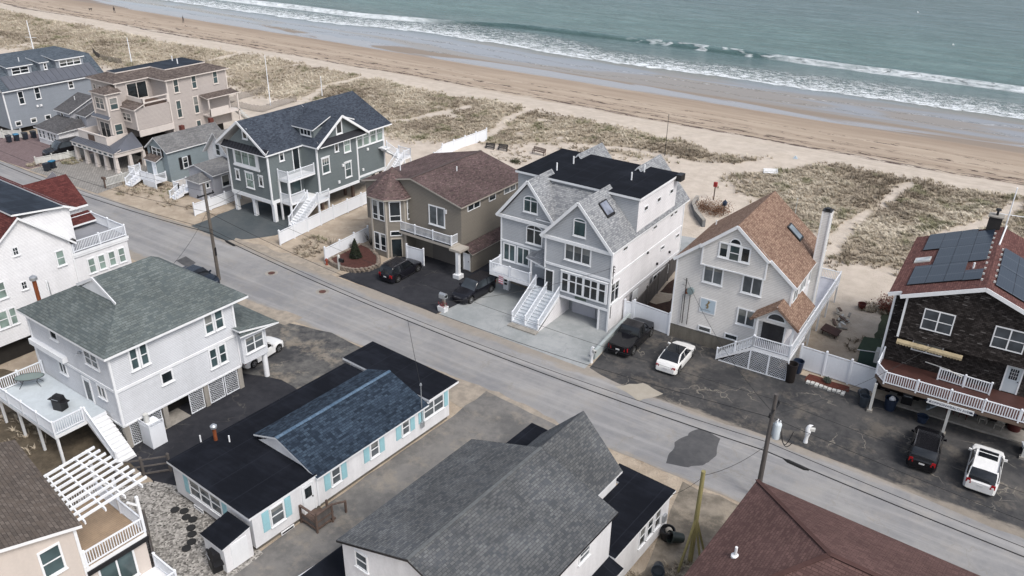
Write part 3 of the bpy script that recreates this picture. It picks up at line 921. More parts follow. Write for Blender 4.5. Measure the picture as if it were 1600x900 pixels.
def scatter(x0, x1, y0, y1, dens, far):
    n = int((x1 - x0) * (y1 - y0) * dens)
    for _ in range(n):
        x, y = rng.uniform(x0, x1), rng.uniform(y0, y1)
        g = grass_at(x, y)
        if rng.random() > g: continue
        clump = noise.noise((x * .55, y * .55, 11.0))
        if clump < -.2 and rng.random() < .4: continue
        tone = .5 + .9 * noise.noise((x * .10, y * .13, 5.0)) + .5 * clump + .4 * noise.noise((x * .03, y * .05, 8.0))
        tuft(x, y, ground_z(x, y), (.26 + .34 * max(0, clump + .25)) * (1.2 if far else 1), .34 * (1.3 if far else 1), 6 if far else 7, tone)
scatter(-45, 12, 76, 118, 9.5, False)
scatter(-115, -45, 80, 118, 6.0, False)
scatter(-260, -115, 78, 118, 2.6, True)
me = bpy.data.meshes.new('dune_grass'); me.from_pydata(V_, [], F_)
ca_ = me.attributes.new('tone', 'FLOAT', 'POINT'); ca_.data.foreach_set('value', Cc)
t = NT('dune_grass_blades'); ga = t.n('Attribute'); ga.attribute_name = 'tone'
c = t.mix(t.ss(ga.outputs['Fac'], .1, .6), (0.20, 0.165, 0.125, 1), (0.42, 0.365, 0.285, 1)); c = t.mix(t.ss(ga.outputs['Fac'], .7, 1.0), c, (0.60, 0.54, 0.44, 1))
c = t.mix(t.ss(t.noise(t.pos(), .25, 3, .6), .52, .66), c, (0.23, 0.22, 0.14, 1))
t.out(c, .9, .1); me.materials.append(t.m)
go = bpy.data.objects.new('dune_grass', me); COL.objects.link(go)
tag(go, 'dry tan dune grass covering the dunes between houses and beach', 'grass', kind='stuff')
# small weeds in the sandy yards
V_ = []; F_ = []; Cc = []
for cx, cy, r_, n_ in ((-60.5, 52.2, 1.6, 60), (-62, 54.5, 1.2, 30), (-55.5, 53.0, .9, 25), (-91.5, 53.2, 3.0, 90), (-87.5, 54.4, 2.5, 70), (-84, 52.0, 1.2, 22), (-80.5, 53.0, 1.0, 16), (-107.5, 54, 1.5, 70), (-110.0, 50.2, .9, 30), (-9.6, 73.5, 1.2, 45), (-8.0, 66, 2.0, 60), (-7.5, 62, 1.2, 30), (-58.5, 61.0, 1.0, 24), (-62.5, 90.5, 4, 120), (-49, 26, 1.5, 20), (-54, 17.5, 3.5, 110), (-11.0, 33.5, 1.2, 40), (-12.7, 31, 1.2, 60)):
    for _ in range(n_):
        a, q = rng.random() * 2 * PI, r_ * math.sqrt(rng.random()); tuft(cx + q * math.cos(a), cy + q * math.sin(a), 0.02, .22, .25, 7, rng.random() * .6)
me = bpy.data.meshes.new('yard_weeds'); me.from_pydata(V_, [], F_)
ca_ = me.attributes.new('tone', 'FLOAT', 'POINT'); ca_.data.foreach_set('value', Cc); me.materials.append(t.m)
go = bpy.data.objects.new('yard_weeds', me); COL.objects.link(go)
tag(go, 'sparse brown weeds in the sandy yards', 'weeds', kind='stuff')
sheet('yard_soil', [(-58, 24.5), (-46.5, 24.0), (-43.8, 21.2), (-41.8, 20.0), (-47, 12), (-62, 8), (-64, 22)], .014, plain('damp_yard_soil', (0.10, 0.08, 0.055, 1), .95, .45, scale=1.2), .3)
sheet('planting_bed', [(-11.2, 57.8), (-8.0, 58.1), (-8.1, 58.9), (-11.2, 59.0)], .03, plain('red_mulch', (0.10, .03, .02, 1), .95, .4, scale=3), .12, .4)
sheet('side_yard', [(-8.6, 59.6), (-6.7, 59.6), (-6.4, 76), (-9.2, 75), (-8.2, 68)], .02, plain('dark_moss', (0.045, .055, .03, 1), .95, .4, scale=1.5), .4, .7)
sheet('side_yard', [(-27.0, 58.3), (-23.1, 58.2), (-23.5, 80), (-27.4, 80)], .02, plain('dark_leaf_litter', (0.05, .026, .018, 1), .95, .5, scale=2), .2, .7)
sheet('patio', [(-34.5, 70.2), (-27.6, 70.2), (-28.0, 82.5), (-30.2, 84), (-31.8, 90), (-36, 91)], .03, 'drive_grey', .1)
# ================================================================ houses on the near side
def wallring(mb, pts, z0, z1, mats=None, skip=()):
    n = len(pts)
    for i in range(n):
        if i in skip: continue
        a, b = pts[i], pts[(i + 1) % n]
        mb.poly([(a[0], a[1], z0), (b[0], b[1], z0), (b[0], b[1], z1), (a[0], a[1], z1)], (mats or {}).get(i, 0))
def gab(mb, x0, x1, xa, y0, y1, ze, za, th=0.16, m=0, ms=1):
    mb.slab([(x1, y0, ze), (x1, y1, ze), (xa, y1, za), (xa, y0, za)], th, m, ms)
    mb.slab([(xa, y0, za), (xa, y1, za), (x0, y1, ze), (x0, y0, ze)], th, m, ms)
# ---- long white cottage
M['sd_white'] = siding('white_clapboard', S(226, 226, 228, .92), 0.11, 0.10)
M['sd_cottage'] = plain('painted_white_wall', S(228, 228, 230, .94), 0.5, 0.14)
M['membrane'] = membrane('black_roof_membrane', (0.006, 0.0072, 0.0108, 1))
M['sh_blue'] = shingle('blue_shingles', S(42, 55, 70), S(58, 74, 90), S(32, 43, 56), w=0.3, h=0.17, stain=0.2)
M['aqua'] = plain('aqua_paint', S(150, 205, 215, .9), 0.6, 0.1)
O1 = (-30.68, 37.70, 0.0); A1 = R(-3.03)
h = thing('cottage', 'long low white cottage with blue shingle ridge roof, flat black roofs and aqua shutters', 'house', O1, A1); h.scale = (1.0606, 1.0606, 1.0606)
mb = MB(); mb.prism([(-7.4, -15.72), (0, -15.72), (0, 0.0), (-7.4, 0.0)], 0.30, 2.35); mb.build('wall', 'sd_cottage', h)
mb = MB(); mb.box(-7.3, -0.12, -15.62, -0.12, -0.05, 0.30); mb.build('foundation', 'found', h)
mb = MB()
mb.slab([(-7.72, -15.85, 2.46), (0.04, -15.9, 2.52), (0.04, -11.3, 2.52), (-7.72, -11.3, 2.46)], 0.16, 0, 1)
mb.slab([(-7.8, -11.297, 2.40), (-5.2, -11.297, 2.44), (-5.2, -2.05, 2.44), (-7.8, -2.05, 2.40)], 0.14, 0, 1)
mb.slab([(-8.05, -2.04, 2.72), (0.14, -2.04, 2.66), (0.14, 0.85, 2.66), (-8.05, 0.85, 2.72)], 0.17, 0, 1)
mb.build('flat_roof', ['membrane', 'white'], h)
mb = MB()
yr0, yr1 = -11.45, -2.15
mb.slab([(0.22, yr0, 2.40), (0.22, yr1, 2.40), (-3.25, yr1, 3.62), (-3.25, yr0, 3.62)], 0.12, 0, 1)
mb.slab([(-3.25, yr0, 3.62), (-3.25, yr1, 3.62), (-5.45, yr1, 2.86), (-5.45, yr0, 2.86)], 0.12, 0, 1)
rf = mb.build('gable_roof', ['sh_blue', 'white'], h)
mb = MB()
for sx in (-1, 1):
    mb.slab([(-3.25 + 0.13 * sx, yr0, 3.62 - 0.045 + .02), (-3.25 + 0.13 * sx, yr1, 3.62 - .025), (-3.25, yr1, 3.655), (-3.25, yr0, 3.655)] if sx > 0 else [(-3.25, yr0, 3.655), (-3.25, yr1, 3.655), (-3.38, yr1, 3.60), (-3.38, yr0, 3.60)], 0.01)
mb.build('ridge_cap', shingle('pale_blue_ridge', S(88, 112, 134), S(70, 96, 120), None, w=0.3, h=0.3), rf)
mb = MB()
mb.poly([(-5.3, yr0 + 0.15, 2.45), (0.05, yr0 + 0.15, 2.45), (-3.25, yr0 + 0.15, 3.55)])
mb.poly([(0.05, yr1 - 0.1, 2.45), (-5.3, yr1 - 0.1, 2.45), (-3.25, yr1 - 0.1, 3.55)])
mb.build('gable_end', 'sd_cottage', h)
fx = FX(0.0)
def shutter(th, f, s0, s1, z0, z1, mat='aqua'):
    m_ = MB(); wbox(m_, f, s0, s1, z0, z1, -0.005, 0.035)
    wbox(m_, f, s0 + .04, s1 - .04, z0 + .06, (z0 + z1) / 2 - .03, 0.034, 0.045); wbox(m_, f, s0 + .04, s1 - .04, (z0 + z1) / 2 + .03, z1 - .06, 0.034, 0.045)
    return m_.build('shutter', mat, th)
for a, b, z0, z1, c in ((-14.62, -13.68, 1.0, 2.28, 1), (-10.32, -9.58, 0.98, 2.16, 1), (-7.24, -6.48, 1.06, 2.24, 1), (-4.50, -3.78, 1.12, 2.26, 1)):
    window(h, fx, a, b, z0, z1, 1, 0.5, 0.09, 'glass_grey')
    shutter(h, fx, a - 0.50, a - 0.06, z0 - 0.02, z1 + 0.02)
    shutter(h, fx, b + 0.06, b + 0.46, z0 - 0.02, z1 + 0.02)
window(h, fx, -2.50, -0.55, 1.25, 2.42, 2, 0.5, 0.09, 'glass_grey')
shutter(h, fx, -2.96, -2.56, 1.22, 2.42); shutter(h, fx, -0.48, -0.12, 1.22, 2.42)
door(h, fx, -12.45, -11.56, 0.32, 2.32, 'white', (0.15, 0.85, 0.55, 0.92))
window(h, fx, -14.10, -13.22, -0.02, 0.24, 1, 0, 0.05, 'glass', sill=False, name='cellar_window')
corner_trim(h, [(0.01, -11.35)], 0.32, 2.34, 0.12)
# rear wall
fy = FY(-15.72)
window(h, fy, -5.85, -2.75, 0.95, 2.20, 3, 0.5, 0.08, 'glass_grey')
shutter(h, fy, -6.35, -5.92, 0.92, 2.2); shutter(h, fy, -2.68, -2.28, 0.92, 2.2)
window(h, fy, -5.75, -4.85, 0.02, 0.27, 1, 0, 0.05, 'glass', sill=False, name='cellar_window')
# lean-to store at the back corner
mb = MB()
mb.hexa([(-1.75, -17.6, 0.0), (0.02, -17.6, 0.0), (0.02, -15.93, 0.0), (-1.75, -15.93, 0.0)], [(-1.75, -17.6, 1.70), (0.02, -17.6, 1.70), (0.02, -15.93, 2.0), (-1.75, -15.93, 2.0)])
st = mb.build('store_shed', 'sd_cottage', h)
mb = MB(); mb.slab([(-1.85, -17.72, 1.75), (0.10, -17.72, 1.75), (0.10, -15.94, 2.07), (-1.85, -15.94, 2.07)], 0.06); mb.build('shed_roof', ['membrane', 'white'], st)
mb = MB(); wbox(mb, FX(0.02), -17.2, -16.2, 0.05, 1.65, 0, 0.03); mb.build('shed_door', 'white', st)
# porch step with rails by the side door
mb = MB()
mb.box(0.05, 1.45, -12.75, -11.75, 0.22, 0.34); mb.box(0.05, 1.4, -11.74, -11.35, 0.08, 0.18)
for x, y in ((0.08, -12.72), (1.42, -12.72), (1.42, -11.6), (0.9, -11.5)):
    mb.box(x - .05, x + .05, y - .05, y + .05, 0, 1.28)
for a, b in (((0.08, -12.72), (1.42, -12.72)), ((1.42, -12.72), (1.42, -11.5))):
    mb.bar((a[0], a[1], 1.28), (b[0], b[1], 1.28), 0.14, 0.05)
    mb.bar((a[0], a[1], 0.72), (b[0], b[1], 0.72), 0.05, 0.10)
mb.bar((1.42, -11.6, 1.28), (1.42, -10.6, 0.85), 0.14, 0.05); mb.box(1.37, 1.47, -10.65, -10.55, 0, 0.9)
mb.build('side_steps', 'wood', h)
mb = MB(); mb.box(0.06, 1.44, -12.70, -12.66, 0.36, 0.70); mb.box(1.38, 1.42, -12.68, -11.62, 0.36, 1.2); mb.build('step_screen', 'greywood', h)
mb = MB(); mb.tube((-7.2, -12.9, 2.4), (-7.2, -12.9, 3.35), 0.11, n=12); c_ = mb.build('flue_pipe', 'rust', h, 40)
mb = MB(); mb.lathe(-7.2, -12.9, [(0.12, 3.3), (0.2, 3.36), (0.21, 3.5), (0.1, 3.6), (0, 3.6)], 12); mb.build('flue_cap', 'steel', c_, 40)
for x, y in ((-7.75, -13.55), (-6.4, -12.5)):
    mb = MB(); vent(mb, x, y, 2.5, 0.045, 0.42); mb.build('vent_pipe', 'white', h, 40)
mb = MB(); mb.tube((0.10, -2.72, 1.0), (0.10, -2.72, 4.1), 0.035, n=8); mb.lathe(0.10, -2.72, [(0.05, 4.08), (0.09, 4.15), (0.05, 4.28), (0, 4.3)], 8)
mb.box(0.02, 0.2, -2.85, -2.6, 0.95, 1.35); mb.build('service_mast', 'steel', h)

# ---- pale grey hip roofed house on piers
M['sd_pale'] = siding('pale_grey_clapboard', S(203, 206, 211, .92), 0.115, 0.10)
M['sh_green'] = shingle('grey_green_shingles', S(90, 98, 97), S(104, 112, 111), S(82, 91, 92), w=0.38, h=0.17, stain=0.2)
O2 = (-45.80, 31.82, 0.0); A2 = R(-1.16)
h = thing('pier_house', 'tall pale grey house on piers with grey-green hip roof and rear white deck', 'house', O2, A2); h.scale = (1.0606, 1.0606, 1.0606)
WL, WB, Z0, Z1, ZB = -9.6, -8.92, 1.85, 6.95, 4.35
mb = MB(); mb.prism([(WL, WB), (0, WB), (0, 0), (WL, 0)], Z0, Z1); mb.build('wall', 'sd_pale', h)
mb = MB()
wbox(mb, FX(0.0), WB, 0, ZB - 0.10, ZB + 0.08, -0.01, 0.05); wbox(mb, FY(WB), WL, 0.05, ZB - 0.10, ZB + 0.08, -0.01, 0.05)
wbox(mb, FX(0.0), WB, 0, Z0 - 0.12, Z0 + 0.0, -0.05, 0.045); wbox(mb, FY(WB), WL, 0.045, Z0 - .12, Z0, -0.05, 0.045)
mb.build('band_board', 'white', h)
corner_trim(h, [(0.0, WB), (0, 0), (WL, WB)], Z0, Z1 - .02, 0.14)
# roof: hip with a small gablet at the rear
ze, zr = 7.03, 9.80
xr, yr_, yf = -4.82, -6.35, -2.3
e = dict(rr=(0.36, -9.3, ze), rl=(-10.0, -9.3, ze), fr=(0.36, 1.15, ze), fl=(-10.0, 1.15, ze))
gr, gl_ = (-2.62, yr_, 8.63), (-7.02, yr_, 8.63)
pk = (xr, yr_, zr); pf = (xr, yf, zr)
mb = MB()
mb.slab([e['rr'], e['fr'], pf, pk, gr], 0.16)
mb.slab([e['fl'], e['rl'], gl_, pk, pf], 0.16)
mb.slab([e['fr'], e['fl'], pf], 0.16)
mb.slab([e['rl'], e['rr'], gr, gl_], 0.16)
rf = mb.build('roof', ['sh_green', 'white'], h)
mb = MB(); mb.poly([(-2.9, yr_ - 0.02, 8.55), (xr, yr_ - 0.02, 9.62), (-6.75, yr_ - 0.02, 8.55)][::-1])
mb.bar((-2.55, yr_ - .1, 8.60), (xr, yr_ - .1, 9.72), 0.05, 0.2); mb.bar((-7.1, yr_ - .1, 8.60), (xr, yr_ - .1, 9.72), 0.05, 0.2)
mb.build('gablet', 'white', rf)
mb = MB(); mb.tube((-9.15, -8.1, 7.4), (-9.15, -8.1, 9.0), 0.13, n=12); c_ = mb.build('flue_pipe', 'rust', rf, 40)
mb = MB(); mb.lathe(-9.15, -8.1, [(0.14, 8.95), (0.24, 9.0), (0.24, 9.2), (0.1, 9.3), (0, 9.3)], 12); mb.build('flue_cap', 'steel', c_, 40)
mb = MB(); vent(mb, -9.35, -7.3, 8.0, 0.06, 0.55); mb.build('vent_pipe', 'white', rf, 40)
fx = FX(0.0); fy = FY(WB)
for a, b, z0, z1 in ((-7.68, -6.36, 5.22, 6.80), (-2.32, -0.76, 5.32, 6.86), (-2.36, -0.94, 2.68, 4.22)):
    m_ = (a + b) / 2
    window(h, fx, a, m_ - 0.02, z0, z1, 1, 0.5, 0.12, 'glass_teal'); window(h, fx, m_ + 0.02, b, z0, z1, 1, 0.5, 0.12, 'glass_teal')
window(h, fx, -5.98, -5.06, 3.28, 4.2, 1, 0, 0.12, 'glass')
window(h, fy, -6.85, -5.9, 5.85, 6.62, 1, 0, 0.1, 'glass')
window(h, fy, -2.85, -1.28, 5.42, 6.5, 2, 0.5, 0.1, 'glass')
window(h, fy, -6.75, -5.8, 3.3, 4.22, 2, 0, 0.1, 'glass')
window(h, fy, -2.2, -1.25, 3.25, 4.2, 2, 0, 0.1, 'glass')
door(h, fy, -3.95, -3.0, 2.22, 4.1, 'white', (0.12, 0.88, 0.1, 0.9))
mb = MB(); wbox(mb, fy, -9.6, -5.35, 4.55, 4.95, 0.0, 0.32); mb.build('awning_housing', 'white', h)
mb = MB(); wbox(mb, fy, -3.3, -3.1, 6.0, 6.15, 0, 0.18); mb.tube(fy.p(-3.32, .2, 6.0), fy.p(-3.40, .32, 5.92), .05, n=8); mb.build('wall_light', 'steel', h)
# piers, lattice, dark box for the shade under the house
for y in (-8.75, -6.05, -2.95, -0.15):
    for x in (-0.15, -4.8, -9.4):
        mb = MB(); mb.box(x - .15, x + .15, y - .17, y + .17, 0, Z0 - .12); mb.build('pier', 'concrete', h)
def lattice(th, f, s0, s1, z0, z1, d=0.0, pitch=0.19, w=0.05, mat='vinyl', border=True, top=None):
    """diagonal lath screen; top(s) optionally limits the upper edge"""
    mb = MB()
    H_, W_ = z1 - z0, s1 - s0
    k = -H_
    def emit(p, q, dd):
        a = Vector(f.p(p[0], d + dd, p[1])); b = Vector(f.p(q[0], d + dd, q[1]))
        if (b - a).length > 0.04: 
            t = (b - a).normalized(); n_ = Vector((f.n[0], f.n[1], 0)); s_ = t.cross(n_) * (w / 2)
            mb.poly([tuple(a - s_), tuple(a + s_), tuple(b + s_), tuple(b - s_)][::-1]); mb.poly([tuple(a - s_), tuple(a + s_), tuple(b + s_), tuple(b - s_)])
            
    c = pitch
    while c < W_ + H_:
        # rising to the right: s - z = const ; clip
        s_a, z_a = max(0, c - H_), min(H_, c)
        s_b, z_b = min(W_, c), max(0, c - W_)
        for flip in (0, 1):
            if flip: p, q = (W_ - s_a, z_a), (W_ - s_b, z_b)
            else: p, q = (s_a, z_a), (s_b, z_b)
            if top:
                n = 12; last = None
                for i in range(n + 1):
                    ss = p[0] + (q[0] - p[0]) * i / n; zz = p[1] + (q[1] - p[1]) * i / n
                    ok = (z0 + zz) <= top(s0 + ss)
                    if ok and last is not None: emit((s0 + last[0], z0 + last[1]), (s0 + ss, z0 + zz), 0.004 if flip else 0.0)
                    last = (ss, zz) if ok else None
            else:
                emit((s0 + p[0], z0 + p[1]), (s0 + q[0], z0 + q[1]), 0.004 if flip else 0.0)
        c += pitch
    if border:
        for a, b in ((s0, s0 + .06), (s1 - .06, s1)):
            zt = min(z1, top((a + b) / 2)) if top else z1
            wbox(mb, f, a, b, z0, zt, d - .012, d + .02)
        wbox(mb, f, s0 + .06, s1 - .06, z0, z0 + .07, d - .012, d + .02)
        if not top: wbox(mb, f, s0 + .06, s1 - .06, z1 - .06, z1, d - .012, d + .02)
    return mb.build('lattice', mat, th)
for a, b in ((-8.55, -7.5), (-7.45, -6.3), (-4.25, -3.15), (-2.72, -1.5), (-1.42, -0.32)):
    lattice(h, FX(-0.12), a, b, 0.03, Z0 - .12)
lattice(h, FY(WB + .12), -4.6, -0.35, 0.03, Z0 - .12)
mb = MB(); mb.box(-9.3, -1.6, -8.2, -0.4, 0.02, 1.6); mb.build('underfloor_shade_box', 'gap', h)  # solid dark box, shade under the floor put into its colour
mb = MB(); mb.box(-1.5, -0.02, -6.4, -4.4, 0.0, 0.06); mb.build('door_slab', 'concrete', h)
# outdoor shower box
mb = MB(); mb.box(0.06, 1.22, -8.0, -6.98, 0.02, 1.55); sb = mb.build('shower_enclosure', 'vinyl', h)
lattice(sb, FX(1.22), -8.0, -6.98, 1.56, 1.9, 0, 0.15); lattice(sb, FY(-8.0), 0.06, 1.22, 1.56, 1.9, 0, 0.15)
mb = MB(); mb.tube((0.35, -7.6, 1.55), (0.35, -7.6, 2.15), 0.17, n=12); mb.build('water_heater', 'old_white', sb, 40)
# deck
ZD = 2.28
mb = MB(); mb.prism([(-9.25, -12.25), (-1.75, -12.25), (-1.75, WB - .03), (-9.25, WB - .03)], ZD - .25, ZD, 1, 0)
mb.build('deck', [plain('painted_grey_deck', S(196, 206, 212, .9), 0.6, 0.12), 'white'], h)
railing(h, [(-9.2, WB - .12, ZD), (-9.2, -12.2, ZD), (-1.8, -12.2, ZD), (-1.8, -10.35, ZD)], 0.95, 1.9)
for x in (-9.1, -6.6, -4.2, -1.9):
    mb = MB(); mb.box(x - .07, x + .07, -12.17, -12.03, 0, ZD - .25); mb.build('deck_post', 'white', h)
stairs(h, (0.95, -9.62, 0.0), (-1.75, -9.62, ZD), 1.15, 11, 'white', tread=M['white'])
railing(h, [(-1.75, -10.22, ZD), (0.85, -10.22, 0.15)], 0.9, 3.0)
# front wing over the driveway
mb = MB(); mb.prism([(-5.2, 0.02), (0.42, 0.02), (0.42, 2.1), (-5.2, 2.1)], 2.05, 4.35); mb.build('front_wing', 'sd_pale', h)
mb = MB(); mb.slab([(0.85, -0.3, 5.0), (0.85, 3.0, 4.32), (-5.6, 3.0, 4.32), (-5.6, -0.3, 5.0)], 0.14)
mb.slab([(0.85, -0.3, 4.55), (0.86, 3.0, 4.31), (0.5, 2.6, 4.6), (0.5, 0.0, 5.0)], 0.1)
mb.build('wing_roof', ['sh_green', 'white'], h)
window(h, FX(0.42), 0.25, 1.85, 2.75, 4.05, 2, 0.5, 0.1, 'glass_grey')
mb = MB(); mb.tube((0.1, 1.95, 0), (0.1, 1.95, 2.05), 0.2, n=16); mb.build('round_post', 'white', h, 40)
mb = MB(); mb.tube((-5.0, 1.95, 0), (-5.0, 1.95, 2.05), 0.2, n=16); mb.build('round_post', 'white', h, 40)

# ---- big white house, upper left
M['sh_red'] = shingle('red_shingles', S(88, 44, 42), S(102, 54, 50), S(78, 39, 38), w=0.35, h=0.16, stain=0.15)
M['roof_slate'] = membrane('slate_blue_flat_roof', (0.022, 0.028, 0.038, 1))
O8 = (-63.14, 25.59, 0.0); A8 = R(-1.15)
h = thing('big_house', 'large bright white house with dark flat dormer roof, red shingles and roof terrace', 'house', O8, A8)
mb = MB()
zb = 1.75
sil = [(-14, zb), (4.3, zb), (4.3, 8.35), (0.9, 11.3), (-4.6, 6.6), (-14, 6.6)]
mb.poly([(0, y, z) for y, z in [(-14, zb), (4.3, zb), (4.3, 8.35), (0.9, 11.3), (-4.9, 6.6), (-14, 6.6)]])
mb.poly([(-16, y, z) for y, z in [(-14, zb), (4.3, zb), (4.3, 8.35), (0.9, 11.3), (-4.9, 6.6), (-14, 6.6)]][::-1])
mb.poly([(-16, -14, zb), (0, -14, zb), (0, -14, 6.6), (-16, -14, 6.6)])
mb.poly([(0, 4.3, zb), (-16, 4.3, zb), (-16, 4.3, 8.35), (0, 4.3, 8.35)])
mb.poly([(-16, -14, zb), (-16, 4.3, zb), (0, 4.3, zb), (0, -14, zb)])
mb.build('wall', 'sd_white', h)
mb = MB(); mb.box(-15.5, -0.6, -13.5, 3.8, 0, zb); mb.build('crawl_space', 'gap', h)  # solid box, its dark colour stands for the shade below the floor
mb = MB()
mb.slab([(0.3, -5.4, 6.3), (0.3, 0.9, 11.48), (-16, 0.9, 11.48), (-16, -5.4, 6.3)], 0.2)
mb.slab([(0.3, -14.2, 6.25), (0.3, -5.4, 6.55), (-16, -5.4, 6.55), (-16, -14.2, 6.25)], 0.15)
mb.slab([(0.3, 0.9, 11.48), (0.3, 4.7, 8.15), (-0.5, 4.7, 8.15), (-0.5, 0.9, 11.48)], 0.2, 1, 1)
mb.build('red_roof', ['sh_red', 'white'], h)
mb = MB(); mb.prism([(-16, 0.95), (-0.45, 0.95), (-0.45, 5.1), (-16, 5.1)], 7.9, 11.0); mb.build('dormer_wall', 'sd_white', h)
mb = MB(); mb.slab([(-0.15, 0.7, 11.62), (-0.15, 4.55, 11.16), (-16, 4.55, 11.16), (-16, 0.7, 11.62)], 0.14)
mb.build('dormer_roof', ['roof_slate', 'white'], h)
mb = MB(); mb.slab([(-0.15, 4.56, 11.26), (-0.15, 5.6, 10.75), (-16, 5.6, 10.75), (-16, 4.56, 11.26)], 0.2); mb.build('skirt_roof', ['sh_red', 'white'], h)
# street-side wing with red gable
mb = MB(); mb.prism([(-12.5, 5.12), (-5.3, 5.12), (-5.3, 8.4), (-12.5, 8.4)], 1.8, 9.0); mb.poly([(-5.4, 8.39, 9.0), (-12.4, 8.39, 9.0), (-8.9, 8.39, 11.2)]); mb.build('wing_wall', 'sd_white', h)
mb = MB()
mb.slab([(-4.95, 5.0, 8.95), (-4.95, 8.85, 8.95), (-7.6, 8.85, 11.1), (-7.6, 5.0, 11.1)], 0.18)
mb.slab([(-7.6, 5.0, 11.1), (-7.6, 8.85, 11.1), (-12.9, 8.85, 8.2), (-12.9, 5.0, 8.2)], 0.18)
mb.slab([(-4.2, 6.6, 7.7), (-4.2, 8.9, 7.7), (-5.3, 8.9, 8.3), (-5.3, 6.6, 8.3)], 0.15)
mb.build('wing_roof', ['sh_red', 'white'], h)
# lower glazed porch with terrace on top
mb = MB(); mb.prism([(-5.2, 4.32), (0, 4.32), (0, 9.0), (-5.2, 9.0)], 4.0, 7.0); mb.build('porch_wall', 'sd_cottage', h)
mb = MB(); mb.prism([(-5.2, 4.4), (-0.1, 4.4), (-0.1, 8.9), (-5.2, 8.9)], 1.8, 4.0); mb.build('lower_wall', 'sd_white', h)
mb = MB(); mb.box(-5.3, 0.14, 4.33, 9.14, 6.95, 7.2, 0, 1); mb.box(-5.25, 0.10, 4.34, 9.08, 6.78, 6.94)
mb.build('cornice', ['white', plain('grey_deck_floor', S(150, 152, 158, .8), 0.7, 0.15)], h)
railing(h, [(0.02, 4.45, 7.2), (0.02, 8.98, 7.2), (-5.0, 8.98, 7.2), (-5.0, 6.2, 7.2)], 0.95, 2.3)
fx = FX(0.0)
for a in (5.30, 6.18, 7.08, 7.96): window(h, fx, a, a + .66, 4.98, 6.32, 1, 0.5, 0.09, 'glass_blind')
window(h, fx, 2.98, 3.72, 6.5, 7.85, 1, 0.5, 0.1, 'glass_blind')
for a, z in ((0.0, 8.5), (-0.06, 5.62)): window(h, fx, a, a + .5, z, z + .72, 1, 0, 0.09, 'glass', mun=(2, 2, True))
window(h, fx, -2.35, -1.5, 3.12, 4.6, 1, 0.5, 0.1, 'glass_blind'); window(h, fx, -1.46, -0.86, 3.12, 4.6, 1, 0.5, 0.1, 'glass_blind')
window(h, fx, -2.1, -1.1, 5.5, 6.9, 1, 0.5, 0.1, 'glass_blind')
corner_trim(h, [(0.0, 4.31, zb, 8.3)], 0, 0, 0.12)
mb = MB(); mb.box(-0.2, 0.25, 4.3, 4.75, 8.1, 8.35); mb.build('floodlight', 'darkmetal', h)
mb = MB(); mb.tube((0.1, 1.9, 3.0), (0.1, 1.9, 5.6), 0.03, n=6); mb.build('mast', 'steel', h)

# ---- grey roofed white house at the bottom centre
M['sh_grey'] = shingle('worn_grey_shingles', S(88, 90, 92), S(102, 104, 105), S(76, 79, 83), w=0.28, h=0.15, stain=0.35)
h = thing('worn_roof_house', 'white house with worn grey shingle gable roofs and black flat side roof', 'house', O1, A1)
mb = MB()
wallring(mb, [(7.95, -16.8), (17.37, -16.8), (17.37, -6.9), (7.95, -6.9)], 0, 5.8)
mb.poly([(7.95, -16.8, 5.8), (17.37, -16.8, 5.8), (12.65, -16.8, 7.42)]); mb.poly([(17.37, -6.9, 5.8), (7.95, -6.9, 5.8), (12.65, -6.9, 7.42)])
mb.build('rear_wall', 'sd_cottage', h)
mb = MB(); gab(mb, 7.75, 17.6, 12.65, -17.0, -6.7, 5.83, 7.58, .14); mb.build('rear_roof', ['sh_grey', 'black'], h)
mb = MB(); mb.bar((12.65, -17.0, 7.6), (12.65, -6.7, 7.6), .2, .03); mb.build('ridge_cap', plain('grey_ridge_cap', S(94, 97, 98), .95, .3, scale=4), h)
mb = MB(); wallring(mb, [(9.5, -1.8), (14.75, -1.8), (14.75, -6.9), (9.5, -6.9)], 0, 4.0); mb.poly([(14.75, -1.8, 4.0), (9.5, -1.8, 4.0), (12.1, -1.8, 6.7)][::-1]); mb.poly([(14.75, -1.8, 4.0), (9.5, -1.8, 4.0), (12.1, -1.8, 6.7)])
mb.build('front_wall', 'sd_cottage', h)
mb = MB(); gab(mb, 9.2, 15.0, 12.1, -6.9, -1.6, 3.92, 6.92, .14); mb.build('front_roof', ['sh_grey', 'white'], h)
mb = MB(); mb.prism([(14.76, -8.0), (17.6, -8.0), (17.6, -0.35), (14.76, -0.35)], 0.22, 2.72); mb.prism([(7.4, -6.0), (9.4, -6.0), (9.4, -0.2), (7.4, -0.2)], 0.1, 2.7); mb.build('side_wing', 'sd_cottage', h)
mb = MB(); mb.slab([(17.75, -6.85, 2.84), (17.75, 0.05, 2.84), (13.9, 0.05, 2.9), (13.9, -1.5, 2.9), (14.8, -1.5, 2.9), (14.8, -6.85, 2.9)], 0.14)
mb.slab([(9.45, -6.6, 2.86), (9.45, 0.1, 2.86), (7.2, 0.1, 2.86), (7.2, -6.6, 2.86)], 0.14)
mb.slab([(18.3, -13.5, 2.5), (18.3, -6.86, 2.5), (17.39, -6.86, 2.8), (17.39, -13.5, 2.8)], 0.12)
mb.build('flat_roof', ['membrane', 'white'], h)
mb = MB(); mb.prism([(17.38, -13.4), (18.2, -13.4), (18.2, -7.0), (17.38, -7.0)], 0, 2.45); mb.build('lean_to', 'sd_cottage', h)
mb = MB(); mb.box(14.95, 17.5, -7.9, -0.5, 0, 0.21); mb.build('foundation', 'found', h)
fx = FX(17.6)
for a in (-3.95, -3.05, -2.15): window(h, fx, a, a + .72, 1.2, 2.6, 1, .5, .08, 'glass')
